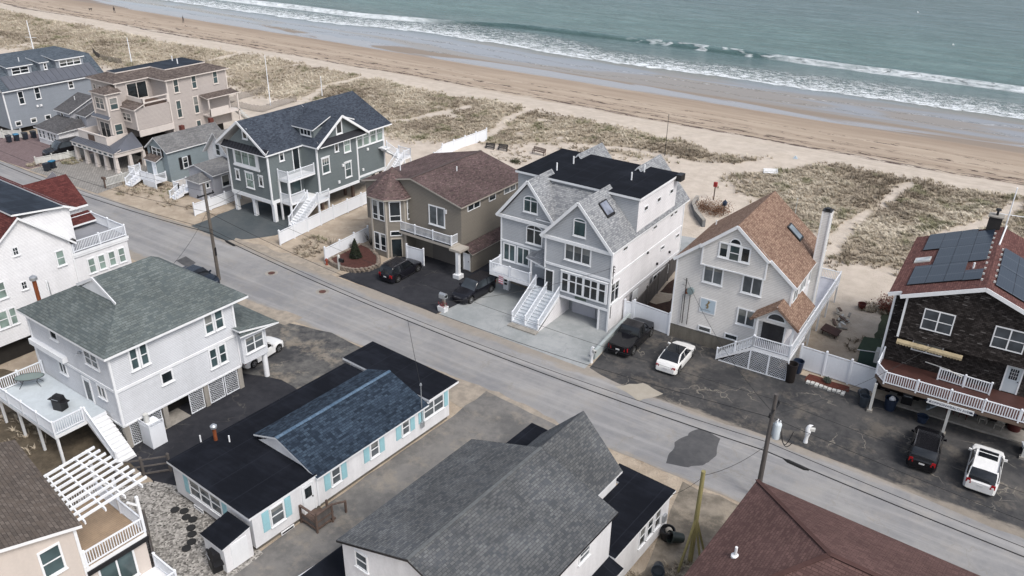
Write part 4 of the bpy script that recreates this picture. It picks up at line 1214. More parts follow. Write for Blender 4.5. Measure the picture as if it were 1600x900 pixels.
window(h, FX(17.37), -10.0, -9.0, 4.65, 5.4, 1, .5, .08, 'glass_grey')
window(h, FY(-16.8), 8.85, 9.75, 4.75, 5.8, 1, .5, .08, 'glass_grey')
mb = MB(); mb.box(17.6, 17.75, -1.1, -0.75, 1.1, 1.6); mb.build('meter_box', 'steel', h)
mb = MB(); mb.prism([(5.2, -20.5), (7.9, -20.5), (7.9, -15.0), (5.7, -15.0)], 0, 2.65); mb.slab([(5.6, -20.6, 2.8), (7.94, -20.6, 2.8), (7.94, -14.9, 2.8), (5.7, -14.9, 2.8)], .14, 1, 1); mb.build('side_lean_to', ['sd_cottage', 'membrane'], h)

# ---- brown hip roofed house at the bottom right
M['sh_brown'] = shingle('brown_shingles', S(94, 70, 66), S(106, 79, 74), S(86, 63, 60), w=0.3, h=0.16, stain=0.18)
h = thing('brown_roof_house', 'house with plain brown hip roof at the lower right corner of the view', 'house', O1, A1)
EX0, EX1, EY0, EY1, ez, rz_ = 22.1, 38.0, -12.0, 0.62, 5.5, 8.3
mb = MB()
j0, j1 = (27.65, -5.65, rz_), (32.5, -5.65, rz_)
mb.slab([(EX0, EY0, ez), (EX1, EY0, ez), j1, j0], 0.16)
mb.slab([(EX1, EY0, ez), (EX1, EY1, ez), j1], 0.16)
mb.slab([(EX1, EY1, ez), (EX0, EY1, ez), j0, j1], 0.16)
mb.slab([(EX0, EY1, ez), (EX0, EY0, ez), j0], 0.16)
rf = mb.build('roof', ['sh_brown', 'old_white'], h)
mb = MB(); vent(mb, 23.75, -6.35, 6.35, 0.07, 0.55); mb.lathe(23.75, -6.35, [(0.2, 6.28), (0.2, 6.38), (0.08, 6.45)], 12); mb.build('vent_pipe', 'white', rf, 40)
mb = MB()
for a, b in (((EX0, EY1, ez), j0), ((EX0, EY0, ez), j0), (j0, j1)):
    mb.bar((a[0], a[1], a[2] + .02), (b[0], b[1], b[2] + .02), 0.24, 0.03)
mb.build('hip_cap', plain('brown_cap', S(84, 60, 56), 0.95, 0.2, 0.1), rf)
mb = MB(); mb.prism([(22.5, -11.6), (37.6, -11.6), (37.6, 0.2), (22.5, 0.2)], 0, ez - .1); mb.build('wall', siding('tan_clapboard', S(190, 178, 165), .12), h)

# ---- peach stucco house with pergola deck, bottom left
M['sh_taupe'] = shingle('taupe_shingles', S(84, 76, 70), S(108, 98, 90), S(94, 84, 76), w=0.33, h=0.19, stain=0.12)
M['peach'] = plain('peach_siding', S(208, 196, 186, .9), 0.8, 0.08)
h = thing('pergola_house', 'peach stucco house with taupe shingle roof and white pergola over its deck', 'house', O1, A1)
mb = MB()
mb.slab([(-1.6, -24.55, 6.9), (-10.9, -23.45, 6.9), (-10.9, -30.6, 9.1), (-1.6, -31.6, 9.1)], 0.18)
mb.build('roof', ['sh_taupe', 'white'], h)
mb = MB()
mb.poly([(-1.88, -31, 0), (-1.88, -24.8, 0), (-1.88, -24.8, 6.7), (-1.88, -31, 8.7)])
mb.poly([(-1.88, -24.8, 0), (-10.6, -23.8, 0), (-10.6, -23.8, 6.7), (-1.88, -24.8, 6.7)])
mb.poly([(-10.6, -23.8, 0), (-10.6, -31, 0), (-10.6, -31, 8.7), (-10.6, -23.8, 6.7)])
mb.build('wall', 'peach', h)
mb = MB(); mb.prism([(-6.4, -24.1), (-1.88, -24.8), (-1.88, -21.75), (-6.4, -21.75)], 0, 3.95); mb.build('deck_wing', 'peach', h)
mb = MB(); mb.prism([(-6.5, -24.3), (-1.78, -24.85), (-1.78, -21.65), (-6.5, -21.65)], 3.96, 4.22, 1, 0)
t = NT('tan_deck_boards'); u, v, _ = t.sep(t.uv()); fr_ = t.math('FRACT', t.math('DIVIDE', u, 0.14)); g_ = t.math('LESS_THAN', fr_, 0.1)
c_ = dirt(t, S(172, 146, 116, .9), 0.2, 1.0); t.out(t.mix(t.math('MULTIPLY', g_, 0.6), c_, (0.05, 0.04, 0.03, 1)), 0.7)
M['tandeck'] = t.m
mb.build('deck', ['tandeck', 'white'], h)
mb = MB(); mb.box(-1.78, -1.70, -24.85, -21.6, 3.7, 3.95); mb.build('deck_edge', 'black', h)
railing(h, [(-1.83, -24.75, 4.22), (-1.83, -21.7, 4.22), (-6.4, -21.7, 4.22), (-6.4, -24.0, 4.22)], 0.95, 2.6)
def pgx(u, v):      # u 0..1 away from the viewer's left, v 0..1 towards the street
    return (-6.95 + 4.5 * u - .35 * v, -23.85 - .5 * u + (2.75 + .85 * u) * v)
mb = MB()
for v in (.06, .36, .66, .93):
    a, b = pgx(-.06, v), pgx(1.06, v); mb.bar((a[0], a[1], 6.42), (b[0], b[1], 6.42), .07, .19)
pb = mb.build('pergola_beam', 'white', h)
mb = MB()
for k in range(10):
    a, b = pgx(k / 9, -.05), pgx(k / 9, 1.06); mb.bar((a[0], a[1], 6.59), (b[0], b[1], 6.59), .09, .14)
mb.build('pergola_rafter', 'white', pb)
for x, y in ((-1.95, -21.65), (-6.5, -21.65), (-4.2, -21.65)):
    mb = MB(); mb.box(x - .07, x + .07, y - .07, y + .07, 4.2, 6.48); mb.bar((x, y, 5.9), (x, y - .5, 6.45), .06, .1); mb.build('pergola_post', 'white', h)
fx = FX(-1.88)
window(h, fx, -26.65, -25.6, 4.85, 6.5, 1, .5, .1, 'glass_teal')
window(h, fx, -24.35, -22.45, 1.9, 3.7, 2, 0, .1, 'glass_teal', name='sliding_door')
corner_trim(h, [(-1.88, -24.85)], 0, 6.75, 0.14)
mb = MB(); mb.box(-1.88, 0.2, -22.6, -21.5, 1.5, 1.7); mb.build('side_balcony', 'white', h)
railing(h, [(-1.8, -21.55, 1.7), (0.15, -21.55, 1.7), (0.15, -22.6, 1.7)], 0.9, 2.0)
# ================================================================ houses on the sea side
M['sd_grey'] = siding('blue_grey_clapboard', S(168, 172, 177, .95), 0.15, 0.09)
M['sd_white2'] = siding('white_sunlit_side_clapboard', S(228, 226, 228, .9), 0.15, 0.09)  # white boards of right-hand walls, sunlit side put into the tone
M['sh_pale'] = shingle('pale_grey_shingles', S(134, 137, 140), S(150, 152, 154), S(114, 117, 122), w=0.3, h=0.17, stain=0.15)
O3 = (-27.49, 55.46, 0.0); A3 = R(0.27)
h = thing('twin_gable_house', 'tall blue-grey house with two front gables, flat black roof and split stairs', 'house', O3, A3)
ZE = 7.5; ZA = 11.05
LB = 1.8   # left bay plane
# body
mb = MB()
body = [(-12.35, LB), (-6.45, LB), (-6.45, 0), (0, 0), (0, 14.5), (-12.35, 14.5)]
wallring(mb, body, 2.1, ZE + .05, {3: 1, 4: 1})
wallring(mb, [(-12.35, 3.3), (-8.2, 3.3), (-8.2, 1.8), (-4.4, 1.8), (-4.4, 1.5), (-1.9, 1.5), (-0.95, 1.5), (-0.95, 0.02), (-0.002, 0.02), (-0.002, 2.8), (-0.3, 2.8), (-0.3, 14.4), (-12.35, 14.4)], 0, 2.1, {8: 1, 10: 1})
mb.poly([(-12.35, LB, ZE), (-6.45, LB, ZE), (-9.4, LB, ZA - .02)])
mb.poly([(-6.7, 0, ZE), (0, 0, ZE), (-3.35, 0, ZA)])
mb.poly([(x, y, 2.1) for x, y in body][::-1], 0)
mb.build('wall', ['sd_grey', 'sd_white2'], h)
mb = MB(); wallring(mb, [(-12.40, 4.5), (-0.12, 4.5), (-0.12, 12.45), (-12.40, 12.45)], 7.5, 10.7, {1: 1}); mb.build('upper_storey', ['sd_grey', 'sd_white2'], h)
mb = MB(); mb.box(-12.6, 0.08, 4.3, 12.65, 10.68, 10.88, 1, 0); mb.build('flat_roof', ['membrane', 'white'], h)
mb = MB()
gab(mb, -6.85, 0.1, -3.37, -0.22, 5.25, 7.48, 11.2)
gab(mb, -12.75, -6.2, -9.5, LB - .22, 5.6, 7.40, 11.28)
gab(mb, -13.0, -6.4, -9.75, 10.8, 15.6, 7.48, 11.3)
gab(mb, -6.6, 0.1, -3.4, 10.8, 15.6, 7.48, 11.3)
# long side roof strips below the upper storey
mb.slab([(0.12, 4.9, 7.46), (0.12, 14.9, 7.46), (-0.35, 14.9, 8.0), (-0.35, 4.9, 8.0)], 0.12)
# saddle between the two gables
mb.slab([(-8.6, 1.7, 7.9), (-4.2, 1.7, 7.9), (-4.2, 4.55, 10.55), (-8.6, 4.55, 10.55)], 0.12)
mb.build('gable_roof', ['sh_pale', 'white'], h)
mb = MB()
# rake returns and bands
wbox(mb, FY(0), -6.9, 0.12, 7.22, 7.52, -0.01, 0.16); wbox(mb, FY(LB), -12.75, -6.47, 7.18, 7.48, -0.01, 0.16)
wbox(mb, FY(0), -6.45, 0.02, 4.80, 5.0, -0.01, 0.06); wbox(mb, FY(LB), -12.35, -6.47, 4.82, 5.0, -0.01, 0.06)
wbox(mb, FX(0), 0.03, 14.5, 5.0, 5.16, -0.01, 0.05); wbox(mb, FX(0), 0.03, 14.5, 2.35, 2.5, -0.01, 0.05)
wbox(mb, FY(0), -4.85, 0.02, 1.98, 2.2, -0.3, 0.06)
wbox(mb, FX(-0.12), 4.5, 12.45, 10.5, 10.67, -0.01, 0.05)
for p, q in (((-6.9, -0.26, 7.36), (-3.37, -0.26, 11.1)), ((-3.37, -0.26, 11.1), (0.14, -0.26, 7.36)), ((-12.8, LB - .26, 7.3), (-9.5, LB - .26, 11.18)), ((-9.5, LB - .26, 11.18), (-6.3, LB - .26, 7.4))):
    mb.bar(p, q, 0.06, 0.26)
mb.build('trim_board', 'white', h)
corner_trim(h, [(0.0, 0.0), (-12.35, LB), (0.0, 14.5), (-6.45, 0.0, 4.4, 7.5)], 2.1, 7.3, 0.13)
corner_trim(h, [(-0.9, 0.0), (-0.02, 0.02), (-4.45, 1.78)], 0.0, 2.1, 0.14)
f0, fl = FY(0.0), FY(LB)
arch_window(h, f0, -3.82, -2.58, 8.1, 9.78, 0.28, 1); arch_window(h, fl, -10.0, -8.47, 8.25, 9.85, 0.4, 2)
arch_window(h, fl, -9.64, -7.9, 5.32, 7.2, 0.42, 2, 'glass')
w_ = window(h, f0, -4.55, -1.95, 5.7, 7.34, 3, 0, .13, 'glass')
mb = MB()
for k in range(14): wbox(mb, f0, -4.4, -2.1, 5.86 + k * .1, 5.9 + k * .1, 0.013, 0.022)
mb.build('blind_slats', 'glass_grey', w_)
for a in (-12.12, -10.6): window(h, fl, a, a + 1.38, 2.95, 4.72, 2, 0, .12, 'glass_teal')
window(h, fl, -8.55, -7.45, 3.3, 4.3, 2, 0, .1, 'glass')
# bow of six tall lights with transoms
mb = MB(); wbox(mb, f0, -4.75, -0.2, 2.62, 4.62, 0.0, 0.14); wbox(mb, f0, -4.8, -0.15, 4.6, 4.66, 0, 0.18)
bw_ = mb.build('bow_window', 'white', h)
for k in range(6):
    s = -4.56 + k * 0.715 + (0.05 if k % 2 else -0.0)
    for z0, z1 in ((2.78, 3.78), (3.9, 4.45)):
        g = MB(); wbox(g, f0, s, s + .52, z0, z1, 0.12, 0.148); g.build('pane', 'glass', bw_)
fx = FX(0.0)
w_ = window(h, fx, 0.12, 1.62, 2.62, 4.5, 2, 0.62, .1, 'glass')
for a, b, z in ((1.82, 2.72, 6.86), (7.62, 8.5, 6.86), (11.3, 12.0, 6.86), (12.2, 12.95, 6.86), (9.85, 10.7, 4.06), (13.2, 14.05, 4.12)):
    window(h, fx, a, b, z, z + .38, 1, 0, .06, 'glass', sill=False)
for a in (5.6, 8.2, 10.9): window(h, FX(-0.12), a, a + .8, 9.25, 9.72, 1, 0, .07, 'glass', sill=False)
door(h, fx, 4.55, 5.6, 0.05, 2.0, 'white')
window(h, fx, 8.7, 12.2, 0.9, 1.9, 4, 0, .08, 'glass', sill=False)
for y, z in ((9.2, 2.9), (11.9, 3.1), (6.8, 4.9)):
    mb = MB(); mb.box(0.0, 0.16, y, y + .16, z, z + .2); mb.build('wall_lamp', 'darkmetal', h)
mb = MB(); mb.bar((0.03, 0.35, 1.2), (0.05, 0.3, 6.2), .05, .05)
for k in range(3): mb.box(0.03, 0.2, 0.25, 0.3, 5.6 + .25 * k, 5.65 + .25 * k)
mb.build('service_conduit', 'darkmetal', h)
# skylight on the right gable
def on_slope(x, x1, z1, xa, za): return z1 + (za - z1) * (x1 - x) / (x1 - xa)
def patch(mb, x0, x1, y0, y1, fz, up, th, m=0, ms=1):
    """thin panel lying on a slope z = fz(x), raised by up"""
    pts = [(x0, y0, fz(x0) + up), (x1, y0, fz(x1) + up), (x1, y1, fz(x1) + up), (x0, y1, fz(x0) + up)]
    mb.slab(pts, th, m, ms)
fz = lambda x: on_slope(x, 0.1, 7.48, -3.37, 11.2)
mb = MB(); patch(mb, -2.68, -1.7, 2.02, 3.36, fz, 0.14, .2, 1, 1); sk = mb.build('skylight', ['darkmetal', 'darkmetal'], h)
mb = MB(); patch(mb, -2.58, -1.8, 2.14, 3.24, fz, 0.155, .01); mb.build('pane', glass('sky_glass', (0.20, 0.22, 0.27, 1)), sk)
for x, y in ((-9.5, 6.5), (-9.25, 9.1), (-2.75, 8.2), (-2.8, 10.9)):
    mb = MB(); vent(mb, x, y, 10.88, 0.07, 0.72); mb.build('vent_pipe', 'white', h, 40)
mb = MB(); mb.box(0.05, 0.55, 11.6, 12.5, 10.4, 11.0); mb.build('roof_vent', 'darkmetal', h)
# left deck
ZD = 2.25
mb = MB(); mb.prism([(-12.5, 0.1), (-8.15, 0.1), (-8.15, LB - .02), (-12.5, LB - .02)], ZD - .3, ZD); mb.prism([(-8.14, 0.25), (-4.95, 0.25), (-4.95, 1.72), (-8.14, 1.72)], ZD - .3, ZD - .02, 0, 1)
mb.build('deck', ['white', plain('charcoal_deck', S(74, 80, 88), .7, .15)], h)
railing(h, [(-12.45, LB - .1, ZD), (-12.45, 0.15, ZD), (-8.1, 0.15, ZD)], 1.0, 2.2, gap=0.12)
# recessed entry under small hip roof
mb = MB(); mb.slab([(-8.85, 0.6, 4.5), (-6.46, 0.0, 4.35), (-6.46, 1.75, 5.35), (-7.3, 1.79, 5.35)], .14); mb.slab([(-8.85, 0.6, 4.5), (-7.3, 1.79, 5.35), (-8.95, 1.79, 4.55)], .14); mb.build('entry_roof', ['sh_pale', 'white'], h)
mb = MB(); mb.box(-8.2, -8.06, 0.3, 0.44, ZD, 4.42); mb.build('entry_post', 'white', h)
mb = MB(); mb.poly([(-6.40, 1.75, 2.2), (-4.8, 1.75, 2.2), (-4.8, 1.75, 4.8), (-6.40, 1.75, 4.8)]); mb.build('entry_wall', 'sd_grey', h)
door(h, FY(0.0), -6.42, -5.5, 2.25, 4.3, 'glass', None)
mb = MB(); wbox(mb, FY(0.0), -5.48, -4.85, 2.25, 4.3, 0.0, 0.01); mb.build('entry_panel', 'sd_grey', h)
stairs(h, (-6.15, -3.55, 0.12), (-6.15, 0.25, ZD - .02), 2.6, 12, 'white', tread=plain('grey_tread', S(190, 198, 206, .9), .7, .12))
for x in (-7.48, -6.15, -4.83):
    railing(h, [(x, -3.5, 0.2), (x, 0.2, ZD - .02)], 0.95, 4.0, gap=0.14)
mb = MB(); mb.box(-7.55, -4.7, -4.15, -3.55, 0, 0.14, 0, 0); s_ = mb.build('bottom_step', 'concrete', h)
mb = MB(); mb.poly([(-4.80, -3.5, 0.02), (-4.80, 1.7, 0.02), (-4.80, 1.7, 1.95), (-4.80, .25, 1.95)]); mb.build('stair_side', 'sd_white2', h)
for a, b, y in ((-11.6, -8.6, 3.28), (-4.3, -2.0, 1.48)):
    mb = MB(); wbox(mb, FY(y), a, b, 0.02, 1.95, 0, .05)
    for k in range(1, 4): wbox(mb, FY(y), a + .05, b - .05, .02 + k * .48, .05 + k * .48, .05, .06)
    mb.build('garage_door', plain('garage_door_white', S(188, 190, 200, .8), .5, .08), h)
mb = MB(); wbox(mb, FY(0), -3.3, -2.2, 2.28, 2.5, 0.0, 0.03); nb = mb.build('name_board', plain('green_sign', S(70, 88, 78), .6, .2), h)
mb = MB(); mb.box(-11.9, -11.3, 1.5, 1.85, 0.0, 2.0); mb.build('deck_pier', 'white', h)
mb = MB(); wbox(mb, FY(1.5), -11.78, -11.45, .55, .75, 0, .012); wbox(mb, FY(1.5), -11.78, -11.45, .9, 1.1, 0, .012); mb.build('house_number', 'darkmetal', h)
# bunting flag hung on the deck
f = thing('flag', 'small pink and white flag hanging from the left deck of the twin gable house', 'flag', (O3[0] - 10.95, O3[1] + 0.06, 0), A3)
mb = MB(); mb.tube((0.05, -0.03, 2.05), (1.0, -0.45, 2.15), .02, n=6); mb.build('staff', 'white', f)
mb = MB()
for k in range(7):
    z = 1.45 + k * .1
    mb.slab([(-.45 + .02 * k, -.12, z), (.1, -.2, z), (.1, -.19, z + .1), (-.45 + .02 * k, -.11, z + .1)][::1], .004, k % 2, k % 2) if False else mb.poly([(-.45, -.10 - .03 * math.sin(k), z), (.15, -.22, z), (.15, -.22, z + .1), (-.45, -.10 - .03 * math.sin(k + 1), z + .1)], k % 2)
mb.build('cloth', [plain('flag_red', S(205, 90, 110), .8), 'white'], f)

# ---- beige gable house with porch
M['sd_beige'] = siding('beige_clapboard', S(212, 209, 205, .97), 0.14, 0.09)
M['sh_tan'] = shingle('tan_brown_shingles', S(128, 102, 86), S(156, 128, 108), S(112, 86, 72), w=0.2, h=0.15, stain=0.12)
O4 = (-22.88, 58.06, 0.0); A4 = R(1.64)
h = thing('porch_gable_house', 'cream clapboard house with tan-brown gable roof, tall chimney and lattice front porch', 'house', O4, A4)
W4, D4 = 9.38, 8.6
mb = MB()
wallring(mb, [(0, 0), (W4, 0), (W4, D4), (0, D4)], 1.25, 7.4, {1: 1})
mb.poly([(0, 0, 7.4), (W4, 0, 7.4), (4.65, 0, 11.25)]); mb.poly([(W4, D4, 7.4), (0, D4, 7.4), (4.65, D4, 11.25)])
mb.build('wall', ['sd_beige', 'sd_white2'], h)  # right wall takes the paler boards, sunlight put into their colour
mb = MB(); mb.prism([(0.03, 0.04), (W4 - .03, 0.04), (W4 - .03, D4), (0.03, D4)], 0, 1.26); mb.build('foundation', 'found', h)
mb = MB()
# projecting upper gable front
ov = [(2.08, -0.32), (7.26, -0.32)]
mb.poly([(2.08, -.32, 7.49), (7.26, -.32, 7.49), (7.26, -.32, 8.95), (4.65, -.32, 11.2), (2.08, -.32, 8.95)])
mb.poly([(2.08, 0, 7.49), (2.08, -.32, 7.49), (2.08, -.32, 8.95), (2.08, 0, 8.95)]); mb.poly([(7.26, -.32, 7.49), (7.26, 0, 7.49), (7.26, 0, 8.95), (7.26, -.32, 8.95)])
mb.poly([(2.08, 0, 7.49), (7.26, 0, 7.49), (7.26, -.32, 7.49), (2.08, -.32, 7.49)])
mb.build('gable_bay', 'sd_beige', h)
mb = MB()
gab(mb, -0.28, 9.68, 4.65, -0.16, D4 + .3, 7.3, 11.42)
gab(mb, 1.9, 7.42, 4.65, -0.5, -0.161, 9.118, 11.42)
rf = mb.build('roof', ['sh_tan', 'white'], h)
mb = MB()
for p, q in (((-.3, -.18, 7.2), (1.9, -.18, 9.02)), ((7.4, -.18, 9.05), (9.7, -.18, 7.2)), ((1.9, -.52, 9.0), (4.65, -.52, 11.3)), ((4.65, -.52, 11.3), (7.42, -.52, 9.0))): mb.bar(p, q, .06, .24)
mb.box(2.04, 2.16, -.36, -.3, 7.46, 8.95); mb.box(7.18, 7.3, -.36, -.3, 7.46, 8.95); mb.box(2.04, 7.3, -.37, -.3, 7.42, 7.52)
mb.build('trim_board', 'white', h)
corner_trim(h, [(0, 0), (W4, 0), (W4, D4)], 1.25, 7.3, .12)
f0 = FY(0.0); fo = FY(-.32); fx = FX(W4)
window(h, f0, 2.25, 3.95, 5.82, 7.36, 2, 0, .13, 'glass_grey'); window(h, f0, 5.46, 7.12, 5.78, 7.36, 2, 0, .13, 'glass_grey')
window(h, f0, 5.46, 7.02, 2.95, 4.45, 2, 0, .12, 'glass_grey')
for a in (2.45, 4.72): window(h, f0, a, a + 1.12, 1.35, 1.85, 1, 0, .09, 'glass', sill=False, name='cellar_window')
# palladian window
window(h, fo, 3.36, 4.16, 8.45, 9.75, 1, 0, .12, 'glass'); window(h, fo, 5.1, 5.9, 8.45, 9.75, 1, 0, .12, 'glass')
window(h, fo, 4.17, 5.09, 8.35, 9.72, 1, .5, .1, 'glass_teal', sill=False)
arch_window(h, fo, 4.17, 5.09, 9.73, 10.28, .45, 1, 'glass', .08)
window(h, fx, 0.5, 1.9, 5.6, 6.9, 2, 0, .1, 'glass_teal'); window(h, fx, 2.5, 4.2, 5.6, 6.9, 3, 0, .1, 'glass_teal'); window(h, fx, 5.0, 6.2, 5.6, 6.9, 2, 0, .1, 'glass_teal')
window(h, fx, 4.4, 6.2, 2.2, 4.2, 2, 0, .1, 'glass_teal', name='sliding_door', sill=False)
fz = lambda x: on_slope(x, 9.68, 7.3, 4.65, 11.42)
mb = MB(); patch(mb, 6.86, 8.08, 5.8, 6.85, fz, .14, .2, 0, 0); sk = mb.build('skylight', 'darkmetal', rf)
mb = MB(); patch(mb, 6.98, 7.98, 5.95, 6.7, fz, .155, .01); mb.build('pane', glass('sky_glass_b', (0.28, 0.33, 0.36, 1)), sk)
mb = MB(); vent(mb, 0.55, 7.1, 8.0, .06, .4); mb.build('vent_pipe', 'white', rf, 40)
mb = MB(); mb.prism([(9.4, 5.6), (10.02, 5.6), (10.02, 6.3), (9.4, 6.3)], 0, 11.7); ch = mb.build('chimney', ['sd_beige'], h)
mb = MB(); mb.box(9.35, 10.07, 5.55, 6.35, 11.71, 11.78); mb.box(9.52, 9.9, 5.75, 6.15, 11.79, 11.92); mb.build('chimney_cap', 'darkmetal', ch)
mb = MB()
for x, y in ((9.4, 5.6), (10.02, 5.6), (10.02, 6.3)): mb.box(x - .05, x + .05, y - .05, y + .05, 0, 11.7)
mb.build('corner_board', 'white', ch)
# porch
ZP = 2.12
mb = MB(); mb.prism([(7.4, -1.5), (10.4, -1.5), (10.4, -.02), (7.4, -.02)], ZP - .25, ZP, 1, 0); mb.prism([(W4 + .02, 0.0), (10.4, 0.0), (10.4, 9.2), (W4 + .02, 9.2)], ZP - .25, ZP, 1, 0); mb.prism([(7.6, 9.22), (10.4, 9.22), (10.4, 14.6), (7.6, 14.6)], ZP - .25, ZP, 1, 0)
mb.build('deck', [plain('pale_grey_deck', S(170, 172, 182, .9), .7, .12), 'white'], h)
railing(h, [(7.45, -1.45, ZP), (10.35, -1.45, ZP), (10.35, 14.5, ZP), (7.7, 14.5, ZP)], .98, 2.3, gap=.14)
stairs(h, (4.7, -.78, 0), (7.4, -.78, ZP), 1.4, 10, 'white')
railing(h, [(4.75, -1.45, .1), (7.45, -1.45, ZP)], .95, 1.5, gap=.14)
lattice(h, FY(-1.5), 4.95, 7.4, .02, 1.9, .02, .2, .05, top=lambda s: 0.02 + (s - 4.9) * .72)
lattice(h, FY(-1.5), 7.4, 8.9, .02, ZP - .26, .02, .2, .05); lattice(h, FY(-1.5), 8.9, 10.4, .02, ZP - .26, .02, .2, .05)
lattice(h, FX(10.4), -1.5, 3.0, .02, ZP - .26, .0, .2, .05); 
for y in (5, 8, 11, 14.4):
    mb = MB(); mb.box(10.25, 10.39, y - .07, y + .07, 0, ZP - .25); mb.build('deck_post', 'white', h)
for x in (7.5, 10.25):
    mb = MB(); mb.box(x - .08, x + .08, -1.42, -1.26, ZP, 4.6); mb.build('porch_post', 'white', h)
mb = MB()
mb.poly([(7.25, -1.3, 4.45), (10.5, -1.3, 4.45), (10.5, -1.3, 4.72), (8.87, -1.3, 5.95), (7.25, -1.3, 4.72)]); mb.build('porch_gable', 'sd_beige', h)
mb = MB(); gab(mb, 6.95, 10.68, 8.85, -1.6, 3.3, 4.6, 6.15, .13); 
mb.bar((6.95, -1.62, 4.52), (8.85, -1.62, 6.06), .06, .2); mb.bar((10.7, -1.62, 4.52), (8.85, -1.62, 6.06), .06, .2)
mb.build('porch_roof', ['sh_tan', 'white'], h)
N_ = 10; pts = [(8.86 + .62 * math.cos(PI * k / N_), 4.86 + .5 * math.sin(PI * k / N_)) for k in range(N_ + 1)]
mb = MB(); mb.poly([(x, -1.33, z) for x, z in [(8.86 + .75 * math.cos(PI * k / N_), 4.76 + .68 * math.sin(PI * k / N_)) for k in range(N_ + 1)]][::-1]); aw = mb.build('fan_window', 'white', h)
mb = MB(); mb.poly([(x, -1.345, z) for x, z in pts][::-1]); mb.build('pane', 'glass', aw)
mb = MB(); mb.poly([(7.6, -.03, ZP), (W4, -.03, ZP), (W4, -.03, 4.5), (7.6, -.03, 4.5)]); mb.build('porch_shade_panel', plain('porch_shade_dark', (0.045, .043, .045, 1), .9, .4), h)  # flat panel, shade of the open porch put into its dark colour
# wall sign with a seahorse
sg = thing('wall_sign', 'square pale sign with a gold seahorse on the cream clapboard house', 'sign', (O4[0], O4[1], 0), A4)
mb = MB(); wbox(mb, f0, 2.34, 3.70, 3.10, 4.42, .0, .05); mb.build('board', 'white', sg)
mb = MB(); wbox(mb, f0, 2.42, 3.62, 3.18, 4.34, .05, .056); mb.build('panel', plain('pale_blue_panel', S(172, 190, 202), .5), sg)
gold = plain('gold_paint', S(142, 122, 82), .5)
mb = MB()
sea = [(3.02, 4.24, .05), (3.08, 4.20, .075), (3.10, 4.10, .07), (3.03, 4.02, .065), (2.97, 3.93, .075), (3.00, 3.82, .085), (3.05, 3.72, .07), (3.03, 3.62, .05), (2.98, 3.56, .04), (2.92, 3.60, .03), (2.93, 3.66, .02)]
for k in range(len(sea) - 1):
    a, b = sea[k], sea[k + 1]; mb.bar((a[0], -.066, a[1]), (b[0], -.066, b[1]), .012, a[2] * 1.9)
mb.bar((3.10, -.066, 4.2), (3.2, -.066, 4.17), .012, .035); mb.bar((2.92, -.066, 3.9), (2.86, -.066, 3.8), .012, .08)
mb.build('seahorse', gold, sg)
mb = MB()
for k in range(9): mb.box(2.56 + k * .085, 2.61 + k * .085, -.06, -.056, 3.33, 3.33 + (.07 if k % 3 else .1))
mb.build('lettering', plain('grey_letters', S(110, 115, 125), .6), sg)
# service mast, meter and stay cables
mt = thing('service_mast', 'electric service mast with meter and conduits on the cream house front', 'mast', (O4[0], O4[1], 0), A4)
mb = MB()
mb.tube((1.05, -.12, 1.6), (1.0, -.12, 5.8), .035, n=6); mb.tube((1.45, -.10, 1.6), (1.45, -.10, 4.4), .03, n=6); mb.tube((.85, -.1, 1.6), (.85, -.1, 4.3), .02, n=6)
for k in range(4): mb.tube((1.0, -.12, 5.6 - k * .25), (1.0 + (.25 if k % 2 else -.25), -.3, 5.75 - k * .25), .012, n=4)
mb.build('conduit', 'darkmetal', mt)
mb = MB(); mb.tube((1.45, -.02, 4.75), (1.45, -.22, 4.75), .3, n=14); mb.build('meter', plain('grey_green_box', S(120, 138, 140), .5), mt)
mb = MB(); mb.box(1.05, 1.2, -.15, -.02, 4.4, 4.8); mb.build('junction_box', 'rust', mt)

# ---- dark shingled house with solar panels
t = NT('dark_wall_shingles')
br = t.n('TexBrick', offset=.43, offset_frequency=2)
t.l(t.uv(), br.inputs['Vector'])
for k_, v_ in (('Scale', 1), ('Brick Width', .24), ('Row Height', .13), ('Mortar Size', .01), ('Bias', -.2), ('Color1', (0.018, 0.015, 0.014, 1)), ('Color2', (0.06, 0.052, 0.049, 1)), ('Mortar', (0.006, 0.005, 0.005, 1))): br.inputs[k_].default_value = v_
u, v, _ = t.sep(t.uv()); cb = t.n('CombineXYZ'); t.l(t.math('FLOOR', t.math('DIVIDE', u, .31)), cb.inputs[0]); t.l(t.math('FLOOR', t.math('DIVIDE', v, .13)), cb.inputs[1])
wn_ = t.n('TexWhiteNoise', noise_dimensions='2D'); t.l(cb.outputs[0], wn_.inputs['Vector'])
fl_ = t.math('MULTIPLY', t.ss(wn_.outputs['Value'], .93, .99), t.math('GREATER_THAN', t.math('FRACT', t.math('DIVIDE', v, .13)), .45))
c_ = t.mix(fl_, br.outputs['Color'], (0.13, 0.12, 0.115, 1))
t.bump(t.math('SUBTRACT', 1.0, t.math('FRACT', t.math('DIVIDE', v, .13))), .8, .03)
t.out(c_, .9, .15); M['sh_wall'] = t.m
M['sh_rust'] = shingle('rust_red_shingles', S(96, 62, 58), S(112, 76, 70), S(86, 55, 52), w=.3, h=.15, stain=.15)
M['redwood'] = plain('red_brown_deck', S(74, 44, 38), .6, .25)
t = NT('solar_cells'); u, v, _ = t.sep(t.uv())
lu = t.math('LESS_THAN', t.math('FRACT', t.math('DIVIDE', u, .165)), .05); lv = t.math('LESS_THAN', t.math('FRACT', t.math('DIVIDE', v, .165)), .05)
bu = t.math('LESS_THAN', t.math('FRACT', t.math('DIVIDE', u, 1.98)), .02)
f_ = t.math('MAXIMUM', t.math('MULTIPLY', t.math('MAXIMUM', lu, lv), .35), bu)
